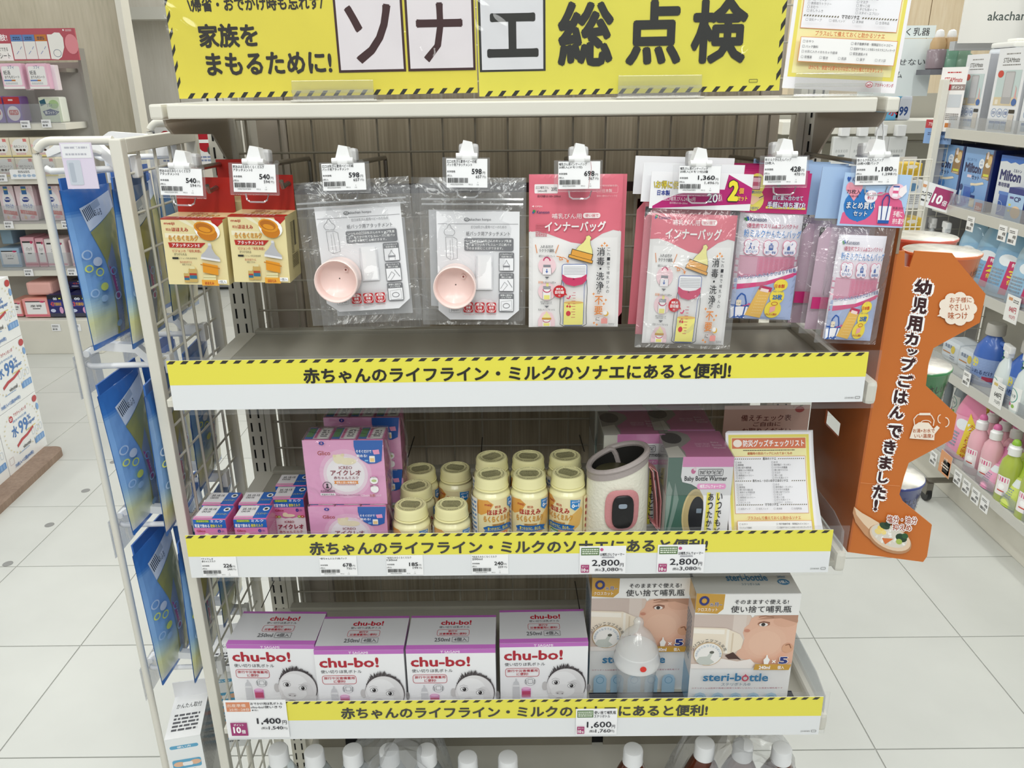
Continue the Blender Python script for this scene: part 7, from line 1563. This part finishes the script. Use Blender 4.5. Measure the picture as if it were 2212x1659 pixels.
for i, px in enumerate((1722, 1816, 1855, 1895, 1935)):
    q = P(px, 340, y=YB_-.02); zt_ = P(px, 295, y=YB_-.02).z; h = .30
    t = thing('white_hang_pack', 'white hanging pack, %s along the rear shelf' % ['seen through the gap beside the wood back', 'first one past the bracket', 'second one past the bracket', 'third one past the bracket', 'last one before the grey wire grid'][i], 'pack', (q.x, YB_-.02, zt_-h), group='white hanging packs on the rear shelf')
    MB().box(-.042, .042, 0, .03, 0, h, ch=.006).build('pack', mat('pack_white', '#D9DAD8', .4), t)
    MB().box(-.02, .02, -.02, .02, h+.002, h+.05, ch=.004).build('price_clip', WH2, t)
    p = Pr(100, 320).up(); p.T('おなまえ印', 16, 60, 84, 74, '#8A8F8E'); p.RR(30, 84, 70, 94, 5, '#7A7F80')
    p.T('ネーム', 26, 110, 74, 118, '#A8ACAB')
    if i == 1: p.E(22, 140, 14, 12, '#C83A48').up(); [p.RR(14, 190+k*16, 62, 200+k*16, 4, '#77797A') for k in range(4)]
    p.build('print', t, front(.08, h), PR)
for i, (px, c, lb) in enumerate([(1925, '#6FB4DC', 'pale blue soft bag on the rear shelf by the top shelf end cap'), (1947, '#D9DCE6', 'white and navy pack beside the pale blue bag on the rear shelf')]):
    q = P(px, 258, y=YB_+.03); t = thing('shelf_pack', lb, 'pack', (q.x, YB_+.03, zs_+.02), group=None)
    MB().box(-.04, .04, 0, .10, 0, .105 if i else .14, ch=.012).build('pack', mat('bgp%d' % i, c, .5), t); p = Pr(100, 100).up(); p.T('99' if i else '水', 30, 40, 80, 80, '#2A4A8A' if i else '#C83A48', .04); p.build('print', t, front(.08, .1), PR)
def poster(name, lb, px0, px1, r0, r1, Y, bg, draw=None, W=300):
    x0, x1, z0, z1 = rect(px0, px1, r0, r1, Y); t = thing(name, lb, 'poster', ((x0+x1)/2, Y, z0)); w = x1-x0; h = z1-z0
    MB().box(-w/2, w/2, 0, .006, 0, h).build('board', mat('pst'+bg, bg, .5), t)
    if draw: p = Pr(W, W*h/w).up(); draw(p, W, W*h/w); p.build('print', t, front(w, h), PR)
def dr1(p, W, Hh):
    p.T('さく乳器', 8, Hh*.18, 280*.92, Hh*.82, '#3A3C40', .01)
poster('wall_sign', 'pale sign with breast pump wording over the rear shelf', 1936, 2021, 55, 82, 3.6, '#DDE6E6', dr1)
def dr2(p, W, Hh):
    p.T('と!?', 90, Hh*.16, 150, Hh*.28, '#55585C', .01); p.T('に欠かせない', 40, Hh*.34, 270, Hh*.46, '#55585C', .01); p.T('アイテム', 60, Hh*.56, 180, Hh*.68, '#55585C', .01)
poster('wall_sign', 'large pale sign with must-have item wording behind the checklist', 1860, 2012, 84, 208, 3.58, '#DCE4E4', dr2)
def dr3(p, W, Hh):
    p.T('minamo', 112, Hh*.02, 420, Hh*.24, '#9DB8AE', .008); p.T('akachan collection', 92, Hh*.44, 420, Hh*.60, '#4A5450', .01)
poster('wall_sign', 'white header board with green lettering above the right aisle', 2080, 2330, -30, 92, 3.3, '#E4E2DC', dr3, 420)
pset(MB().box(P(2062, 100, y=3.36).x, 3.4, 3.36, 3.40, P(2150, 108, y=3.36).z, P(2150, 88, y=3.36).z).build('trim_3', mat('grey_trim', '#B4B6B8', .5)), 'grey band under the white header board', kind='structure')
for i, (px, c) in enumerate([(2018, '#8A7A80'), (2044, '#7AA890'), (2068, '#86A890')]):
    q = P(px, 150, y=3.5); t = thing('toy_bottle', '%s straw mug with brown strap on the high rear ledge' % ['grey', 'green', 'pale green'][i], 'mug', (q.x, 3.5, q.z), group=None)
    MB().lathe([(.032, 0), (.036, .004), (.038, .07), (.034, .076)], 20).build('mug', mat('mug'+c, c, .3, coat=.3), t); MB().lathe([(.030, .076), (.030, .10), (.022, .12)], 20).build('lid', mat('mug_lid', '#B99A70', .4), t); MB().lathe([(.016, .12), (.018, .128), (.014, .145), (.006, .15)], 16).build('spout', WH2, t)
    MB().tube([(.034, 0, .06), (.055, 0, .05), (.055, 0, .02), (.034, 0, .012)], .005, 8).build('handle', MATS['mug'+c], t)
pset(MB().box(P(1995, 150, y=3.5).x, P(2100, 150, y=3.5).x, 3.44, 3.56, P(2040, 150, y=3.5).z-.02, P(2040, 150, y=3.5).z).build('wall_ledge', mat('ledge_grey', '#6A6A70', .5)), 'small dark ledge under the straw mugs at the back', 'ledge')
# wire rack with small packs between the orange display and the aisle shelf
t = thing('wire_rack', 'small wire rack pocket with white packs by the end of the right aisle', 'rack', (0, 0, 0)); YR = 2.6
x0, x1, z0, z1 = rect(1935, 1996, 345, 560, YR); m = MB()
for k in range(6): x = x0+(x1-x0)*k/5; m.tube([(x, YR, z0), (x, YR, z1)], .0022, 6)
for k in range(7): z = z0+(z1-z0)*k/6; m.tube([(x0, YR, z), (x1, YR, z)], .0022, 6)
m.build('wires', WH, t, kind='stuff'); MB().box(x0, x1, YR+.10, YR+.105, .05, z1).build('back', mat('grey_panel', '#C4C3C6', .5), t); MB().box(x0-.01, x1+.01, YR-.02, YR+.15, .0, .03).build('foot', WH, t); MB().box(x0+.02, x0+.04, YR+.10, YR+.12, .03, z0+.02).build('post', WH, t)
for i, (r0, r1, c1) in enumerate([(352, 382, '#D6B43A'), (388, 450, '#E2E4E8'), (470, 500, '#D8B84A'), (505, 545, '#E0E0E2')]):
    a_ = rect(1940, 1992, r0, r1, YR+.03); t = thing('rack_pack', ['yellow and white pack, topmost in the wire rack', 'white pack with blue mark in the wire rack', 'yellow pack under the white one in the wire rack', 'lowest white pack in the wire rack'][i], 'pack', ((a_[0]+a_[1])/2, YR+.02, a_[2]), group='packs in the wire rack')
    w = a_[1]-a_[0]-.01; h = a_[3]-a_[2]; MB().box(-w/2, w/2, 0, .07, 0, h, ch=.004).build('pack', mat('rk'+c1, c1, .4), t)
    p = Pr(100, 100).up(); p.E(50, 25, 26, 14, '#EDE8E0' if i % 2 == 0 else '#5C88B0').tiny(14, 50, 86, 85, '#A9A9AC' if i % 2 else '#B8922A', 5, i); p.build('print', t, front(w, h), PR)

# ================================================================== LEFT BACKGROUND: PAD SHELVES FACING THE CAMERA
YL = 4.45; cz = lambda row, Y=YL: P(110, row, y=Y).z; cx_ = lambda px, row, Y=YL: P(px, row, y=Y).x
u = thing('pad_shelving', 'cream wall shelving with rows of pad packs at the left back', 'shelves', (0, 0, 0))
xe = -2.42; xl = cx_(-260, 400)
RW = [268, 386, 486, 588, 690]
MB().box(xl, cx_(188, 180, YL+.36)-.014, YL+.36, YL+.39, .02, cz(135, YL+.36)).build('back_panel', mat('pad_back', '#B5B2AC', .5), u)
MB().box(xl, xe+.02, YL+.0, YL+.36, 0, cz(692), ch=.004).build('base', WH, u, 'cream plinth')
for k, r in enumerate(RW[:4]):
    z = cz(r); o = MB().box(xl, xe, YL+(.12 if k == 0 else .06), YL+.36, z-.035, z, ch=.003).build('shelf', WH, u)
    MB().box(xl, xe-.02, YL+(.115 if k == 0 else .055), YL+(.118 if k == 0 else .058), z, z+.10).build('front_fence', clear_mat('fence_clear2', '#F0F1F2', .08, .1), o)
MB().box(cx_(188, 180, YL+.36)-.012, cx_(188, 180, YL+.36)+.004, YL+.33, YL+.39, .02, cz(105, YL+.36)).build('end_upright', mat('upright_grey', '#8E8B84', .5), u)
z = cz(145); MB().box(xl, xe, YL+.24, YL+.36, z-.02, z).build('top_rail', mat('rail_dk', '#8A857C', .5), u)
def padboard(p, W, Hh):
    p.T('択肢!', 245, Hh*.17, 330, Hh*.38, '#FFF', .02); p.R(200, Hh*.46, 345, Hh, '#F0EEEA').up(); p.T('でできる', 262, Hh*.58, 320, Hh*.70, '#333', .01); p.T('シート', 260, Hh*.76, 328, Hh*.93, '#333', .01)
    for k, c in enumerate(('#5F82B8', '#5F82B8', '#C07838')): p.R(352+k*78, Hh*.19, 427+k*78, Hh*.40, c).R(352+k*78, Hh*.40, 427+k*78, Hh*.96, '#E6E4E0').up().tiny(366+k*78, Hh*.25, 412+k*78, Hh*.36, '#2A3A5A', 2, k).L_([(372+k*78, Hh*.8), (390+k*78, Hh*.7)], 3, '#5F78B0').L_([(400+k*78, Hh*.65), (412+k*78, Hh*.56)], 3, '#5F78B0'); p.L -= 1
    p.up(2); p.G([(590, Hh*.19), (620, Hh*.19), (640, Hh*.13), (672, Hh*.14), (690, Hh*.3), (686, Hh*.6), (660, Hh*.9), (635, Hh*.98), (590, Hh*.96)], '#EBE9E4').up().ring(636, Hh*.78, 24, 22, 3, '#6A7488', 16); p.E(738, Hh*.5, 42, 60, '#DC8A92').up()
    p.E(700, Hh*.06, 5, 5, '#FFF').tiny(712, Hh*.04, 752, Hh*.1, '#F2D8DA', 2, 3)
a_ = rect(-90, 168, 62, 131, YL+.18); t = thing('pad_sign', 'rose header board with sheet diagrams above the pad shelves', 'sign', ((a_[0]+a_[1])/2, YL+.17, a_[2]))
w = a_[1]-a_[0]; h = a_[3]-a_[2]; MB().box(-w/2, w/2, 0, .012, 0, h).build('board', mat('rose_board', '#B4525E', .5), t); p = Pr(770, 770*h/w).up(); padboard(p, 770, 770*h/w); p.build('print', t, front(w, h), PR)
def fpack(name, lb, px0, px1, r0, r1, Y, canv, d=.10, col='#E8DCE0', ch=.012, group=None, zbase=None, cat='pack', rz=0):
    x0, x1, z0, z1 = rect(px0, px1, r0, r1, Y); z0 = zbase if zbase is not None else z0
    t = thing(name, lb, cat, ((x0+x1)/2, Y, z0), (0, 0, math.radians(rz)), group); w = x1-x0; h = z1-z0
    MB().box(-w/2, w/2, 0, d, 0, h, ch=ch).build('pack', mat('fp'+col, col, .42, coat=.2), t)
    if canv: canv.build('print', t, front(w*.96, h*.96, -.0004, 0, h*.02), PG)
    return t
def c_hang():
    p = Pr(100, 130, '#EBBFD2').up(); p.RR(6, 12, 92, 112, 8, '#EDEBEA').up(); p.T('ソフィ', 36, 8, 66, 26, '#2A3A8A', .02); p.T('妊活', 12, 34, 44, 56, '#33333A', .02); p.T('おりものシート', 14, 60, 84, 76, '#33333A', .01); p.R(8, 82, 44, 90, '#6A86C0').R(44, 82, 62, 90, '#C07838').R(0, 118, 100, 130, '#F2F0EE').up().tiny(12, 96, 70, 108, '#B9BCC4', 2, 2); return p
ch_ = c_hang()
for i, (a0_, a1_) in enumerate([(3, 50), (60, 104)]): fpack('liner_pack', ['pink liner pack hanging at the photo edge under the rose board', 'pink liner pack hanging second from the photo edge under the rose board'][i], a0_, a1_, 137, 193, YL+.12, ch_, .05, '#E4B8CC', .006, 'pink liner packs under the rose board')
for i in range(2): fpack('liner_pack', ['pale liner pack edge behind the photo edge pack', 'pale liner pack edge behind the second liner pack'][i], 50+i*62, 60+i*62, 140, 195, YL+.16, None, .04, '#E9DCE2', .004, 'pink liner packs under the rose board')
zz = cz(RW[0])
def c_red():
    p = Pr(100, 130, '#7A62B0').up(); p.R(0, 0, 100, 36, '#B8262E').up().E(50, 84, 40, 38, '#EDE4EA', 20).up().RR(22, 66, 80, 92, 8, '#C8303A').up(); p.T('ナチュラ', 28, 70, 74, 88, '#FFF', .02); p.RR(30, 12, 60, 20, 3, '#E8D8DC'); return p
fpack('pad_pack', 'red topped purple pad pack beside the photo edge, top left shelf', 10, 46, 208, 262, YL+.20, c_red(), .09, '#8A66A8', zbase=zz)
fpack('pad_pack', 'red topped pad pack cut by the photo edge, top left shelf', -30, 8, 208, 262, YL+.20, c_red(), .09, '#8A66A8', zbase=zz)
p = Pr(100, 100, '#DCE6D0').up(); p.G([(2, 14), (30, 6), (34, 26), (6, 36)], '#1F5A70').E(70, 28, 24, 18, '#A9C890').up(); p.T('ソフィ', 36, 24, 62, 40, '#2A4A8A', .02); p.G([(10, 56), (50, 46), (92, 58), (70, 72), (20, 74)], '#26407A').up(); p.T('極コットン', 20, 54, 80, 68, '#FFF', .02)
fpack('pad_pack', 'white and leaf green pad pack standing alone on the top left shelf', 86, 132, 209, 260, YL+.20, p, .08, '#E6EADF', zbase=zz)
def c_cot():
    p = Pr(110, 100, '#EADFC8').up(); p.E(55, 46, 46, 42, '#EDEBE8', 22).R(0, 92, 110, 100, '#EBD98A').R(76, 4, 96, 20, '#DC7A78').G([(0, 30), (14, 40), (0, 54)], '#F0C0BC').up(); p.T('ぬれコットン', 18, 38, 92, 52, '#5A4A46', .01); [p.E(34+k*20, 64, 8, 6, '#3A1E16') for k in range(3)]; p.tiny(26, 78, 80, 90, '#D88A8A', 2, 4); return p
cc = c_cot(); zz = cz(RW[1]); hb2 = (cz(298)-zz)/2
for i, (a0_, a1_) in enumerate([(-22, 22), (23, 66), (67, 112)]):
    for j in range(2): fpack('cotton_box', 'cream wet cotton box, %s, %s of its stack' % (['cut by the photo edge', 'middle stack', 'stack behind the white tube frame'][i], ['bottom', 'top'][j]), a0_+(1-j)*3, a1_+(1-j)*3, 300, 340, YL+.12, None, .14, '#E9E2CE', .003, 'cream wet cotton boxes', zz+j*hb2)
for o in [o for o in COL.objects if o.name.startswith('cotton_box')]:
    me = o.children[0].data; w = max(v.co.x for v in me.vertices)*2; o.children[0].scale = (1, 1, (hb2-.003)/max(v.co.z for v in me.vertices)); cc.build('print', o, front(w*.96, (hb2-.003)*.96, -.0004, 0, .002), PG)
a_ = rect(22, 82, 366, 387, YL+.04); fpack('dots_sign', 'small white sign with a row of blue ovals on the second left shelf edge', 22, 82, 366, 387, YL+.04, None, .003, '#F0F0F2', .0, None, cat='sign')
ds = COL.objects['dots_sign']; p = Pr(100, 36, '#F1F1F3').up(); [p.E(16+k*17, 23, 7.5, 5.5, '#A9BDD4', 12) for k in range(5)]; p.tiny(30, 4, 72, 14, '#555', 2, 2); p.build('print', ds, front(a_[1]-a_[0], a_[3]-a_[2]), PR)
def c_moony():
    p = Pr(100, 150, '#EBD6DC').up(); rr = random.Random(2)
    for k in range(26): p.E(rr.uniform(4, 96), rr.uniform(4, 146), rr.uniform(2, 5), rr.uniform(2, 5), rr.choice(['#E8A9BA', '#F0BFCB', '#F4E9EC']), 8)
    p.up().E(54, 76, 38, 58, '#EFEDF0', 22).up().R(36, 2, 64, 36, '#2A6AA8').R(38, 12, 62, 18, '#D8D86A').up().E(52, 58, 18, 11, '#1F3A8E').E(42, 60, 12, 9, '#1F3A8E').up(); p.T('moony', 34, 53, 68, 64, '#FFF', .02)
    p.T('やわらか', 28, 76, 82, 96, '#5A7AC0', .02); p.G([(8, 102), (96, 110), (96, 128), (8, 118)], '#D0504A').up(); p.T('お産用パッド', 20, 106, 84, 120, '#F0C0BC', .01); p.E(30, 136, 8, 8, '#EBC9A4').E(70, 134, 14, 7, '#F0A8B8'); return p
cm = c_moony(); zz = cz(RW[2])
for i, (a0_, a1_) in enumerate([(0, 34), (36, 76), (88, 132), (148, 202)]): fpack('maternity_pack', 'pink and white maternity pack with navy oval, %s' % ['at the photo edge', 'just left of the white tube frame', 'just right of the white tube frame', 'behind the hanging clear label'][i], a0_, a1_, 400, 468, YL+.14, cm, .13, '#E6CDD4', .03, 'pink and white maternity packs', zz)
zz = cz(RW[3])
def simple(bg, band, word, wc='#444'):
    p = Pr(100, 100, bg).up(); p.RR(10, 12, 90, 84, 4, '#EFEDEE').up().R(10, 12, 90, 18, '#333').up(); p.T(word, 28, 32, 74, 46, wc, .01); p.R(36, 52, 66, 56, '#333'); p.R(0, 88, 100, 96, band); p.E(78, 16, 10, 5, '#C83A6A'); return p
for nm, lb, a0_, a1_, r0, r1, cv, col in [('cotton_box', 'pale blue square pad box on the third left shelf', 0, 44, 536, 578, simple('#A9C4DC', '#7A9CC0', 'コットン'), '#9FBFDA'), ('cotton_box', 'darker blue box stacked behind the pale blue one', 2, 26, 492, 534, None, '#7E9AAE'), ('pad_box', 'pink striped pad box beside the pale blue box', 48, 78, 512, 570, simple('#E8B4C0', '#D06A80', 'パッド'), '#E0A0B0'),
        ('pad_box', 'pink striped pad box, second beside the pale blue box', 80, 98, 514, 570, simple('#E8B4C0', '#D06A80', 'パッド'), '#E0A0B0'), ('pad_box', 'white fronted pad box right of the striped pink boxes', 99, 142, 516, 572, simple('#EDE6E6', '#E0A0B0', 'ガーゼ'), '#E6D4D8'), ('pad_box', 'large slanted white and pink pad packet, end of the third left shelf', 152, 204, 518, 575, simple('#EDD4DC', '#E6A8BC', '夜用'), '#E9C0CC')]:
    fpack(nm, lb, a0_, a1_, r0, r1, YL+.14, cv, .14, col, .006, 'boxes on the third left shelf', zz if 'stacked' not in lb else cz(536))
zz = cz(690)
p5_ = simple('#E89A9A', '#D86A80', '産褥'); 
fpack('pad_pack', 'coral pad pack on the bottom left shelf beside the navy packs', 52, 108, 645, 700, YL+.05, p5_, .16, '#E6A090', .014, 'packs on the bottom left shelf', zz); fpack('pad_pack', 'coral pad pack peeping out at the left of the bottom shelf', 24, 50, 650, 700, YL+.07, p5_, .16, '#E6A090', .014, 'packs on the bottom left shelf', zz)
fpack('pad_pack', 'coral pad pack lying on top of the coral pack, bottom left shelf', 56, 110, 610, 632, YL+.07, None, .2, '#E6B0A8', .014, 'packs on the bottom left shelf', cz(644))
def c_navy():
    p = Pr(100, 100, '#1A1C66').up(); p.R(0, 0, 100, 20, '#0E0E22').R(0, 84, 100, 100, '#3A3C50').G([(10, 40), (20, 28), (84, 28), (94, 42), (84, 54), (18, 54)], '#2A2C8A').up(); p.T('43', 14, 32, 36, 52, '#D8503A', .04); p.T('究極吸収', 38, 34, 82, 50, '#D8A83A', .03); p.T('00', 36, 12, 60, 24, '#DCE2F2', .05); p.E(76, 70, 12, 16, '#D8A0C8').E(24, 72, 16, 8, '#C8D0EC').R(70, 14, 84, 20, '#D8D84A'); return p
for i, (a0_, a1_) in enumerate([(106, 142), (146, 198)]): fpack('night_pad_pack', ['navy night pad pack directly left of the white tube frame', 'larger navy night pad pack right of the white tube frame'][i], a0_, a1_, 636, 700, YL+.05, c_navy(), .2, '#15174E', .016, 'navy night pad packs', zz)
fpack('night_pad_pack', 'navy night pad pack lying crumpled on top of the others', 150, 202, 604, 636, YL+.18, c_navy(), .2, '#15174E', .02, 'navy night pad packs', cz(640))
fpack('night_pad_pack', 'navy night pad pack at the far end of the bottom left shelf', 199, 210, 640, 700, YL+.14, None, .18, '#22244E', .01, 'navy night pad packs', zz)
for i, (px, row, Y) in enumerate([(55, 267, YL+.11), (100, 265, YL+.11), (19, 484, YL+.05), (143, 483, YL+.05), (62, 587, YL+.05), (156, 586, YL+.05), (121, 706, YL-.002), (165, 706, YL-.002), (5, 382, YL+.05)]):
    q = P(px, row, y=Y); t = thing('rail_tag', 'tiny white shelf tag %s' % ['left of two on the top left shelf', 'right of two on the top left shelf', 'under the leftmost maternity packs', 'under the rightmost maternity packs', 'under the striped pink boxes', 'under the slanted pink packet', 'under the left navy packs', 'under the large navy pack', 'at the photo edge under the cotton boxes'][i], 'price tag', (q.x, Y-.002, q.z-.02), group='tiny tags on the left shelves')
    MB().box(-.025, .025, 0, .002, -.005, .036).build('paper', MATS['paper_white'], t); p = Pr(50, 40).up(); p.tiny(5, 6, 40, 18, '#444', 2, i).bars(5, 24, 34, 34, n=8); p.build('print', t, front(.05, .041, 0, 0, -.005), PR)
# ---------------------------------------------------------------- stacked white wipe cartons on a brown board
def c99():
    p = Pr(400, 360, '#ECEEEE').up(); BL = '#3A74B8'; RD = '#B8323C'
    p.E(120, 60, 20, 20, RD).up(); p.T('あか', 108, 50, 132, 70, '#FFF', .02); p.T('アカチャンホンポ', 150, 36, 280, 60, RD, .02); p.T('純水99%仕様', 130, 74, 270, 90, '#7AA0CC', .01)
    p.T('水', 100, 105, 160, 175, BL, .04); p.T('99', 172, 100, 262, 180, BL, .03); p.T('%', 266, 100, 300, 132, BL, .02); p.T('Super', 250, 135, 340, 165, BL, .03); p.R(230, 180, 330, 186, '#D8C87A')
    p.G([(120, 225), (170, 205), (230, 200), (300, 180), (305, 196), (235, 216), (180, 222), (124, 242)], RD).up(); p.T('vinotel', 170, 248, 250, 272, '#44474C', .02); p.tiny(120, 276, 230, 284, '#7AA0CC', 1, 3)
    for k in range(3): p.RO(282+k*40, 196, 306+k*40, 236, 8, 2, '#A9BCD2')
    p.R(290, 262, 390, 300, '#5A90CC').up(); [p.R(308+k*26, 266, 328+k*26, 296, '#86AEDC') for k in range(3)]
    p.RR(350, 16, 396, 56, 20, RD); p.E(384, 92, 13, 22, '#7AA6D8')
    for s_ in (-1, 1):
        for k in range(12): a = math.radians(-60+k*12); p.E(200+s_*150*math.cos(a)+(20 if s_ > 0 else -20), 150+130*math.sin(a), 6, 4, '#DDD2AE', 8, rot=a)
    p.T('70枚入×12個(840枚)', 60, 318, 250, 346, BL, .02); p.RO(20, 268, 60, 308, 3, 2, '#B89AA0')
    return p
c9 = c99()
k0 = P(142, 962, z=.03); yaw = math.radians(-62)
bx, by = k0.x, k0.y
dirv = Vector((P(0, 1092, z=.03).x-bx, P(0, 1092, z=.03).y-by, 0)).normalized()
t = thing('brown_pallet', 'brown wood grain base board under the white carton stack', 'pallet', (bx, by, 0), (0, 0, math.atan2(-dirv.y, -dirv.x)))
n_ = 8; L_ = 1.0; D_ = .55
poly = [(0, -.0), (-L_, 0), (-L_, D_), (-.0, D_)]
poly = [(-.05+.05*math.cos(a*math.pi/16-math.pi/2), .05+.05*math.sin(a*math.pi/16-math.pi/2)) for a in range(9)]+[(0, D_), (-L_, D_), (-L_, 0)]
MB().prism(poly, .028, lambda a, b, c: (a, b, c)).build('board', wood_mat('pallet_wood', '#7A6454', '#8C7666', '#A08A78', 8, 8, .6, 80), t)
aw = math.atan2(-dirv.y, -dirv.x); ux = Vector((math.cos(aw), math.sin(aw), 0)); uy = Vector((-math.sin(aw), math.cos(aw), 0))
fx = P(104, 958, z=.03); cW, cH, cD = .30, .245, .19
base0 = Vector((fx.x, fx.y, 0))
for col in range(2):
    for lev in range(2 if col else 3):
        o_ = base0-ux*(cW*(col+.5)+.004*col)+uy*.004; z = .028+lev*cH
        t = thing('wipe_carton', 'white wipe carton with blue 99 lettering, %s of the %s stack' % (['bottom', 'middle', 'top'][lev], ['right', 'left'][col]), 'carton', (o_.x, o_.y, z), (0, 0, aw), 'white wipe cartons on the brown board')
        MB().box(-cW/2, cW/2, 0, cD, 0, cH-.002, ch=.003).build('box', MATS['white_card'], t); c9.build('front_print', t, front(cW, cH-.002), PG)
o_ = base0-ux*.24+uy*.05; 
t = thing('tissue_pack', 'soft white and salmon pack lying on top of the carton stack at the photo edge', 'pack', (o_.x-.02, o_.y, .028+3*cH-.0), (0, 0, aw)); MB().box(-.10, .09, 0, .12, 0, .11, ch=.03).build('pack', mat('tissue_pk', '#EDE0DC', .5), t); p = Pr(100, 60).up(); p.R(20, 18, 60, 30, '#8A7AB0').tiny(14, 36, 86, 54, '#B9A9A4', 3, 3); p.build('print', t, front(.17, .10, -.0005, 0, .01), PR)
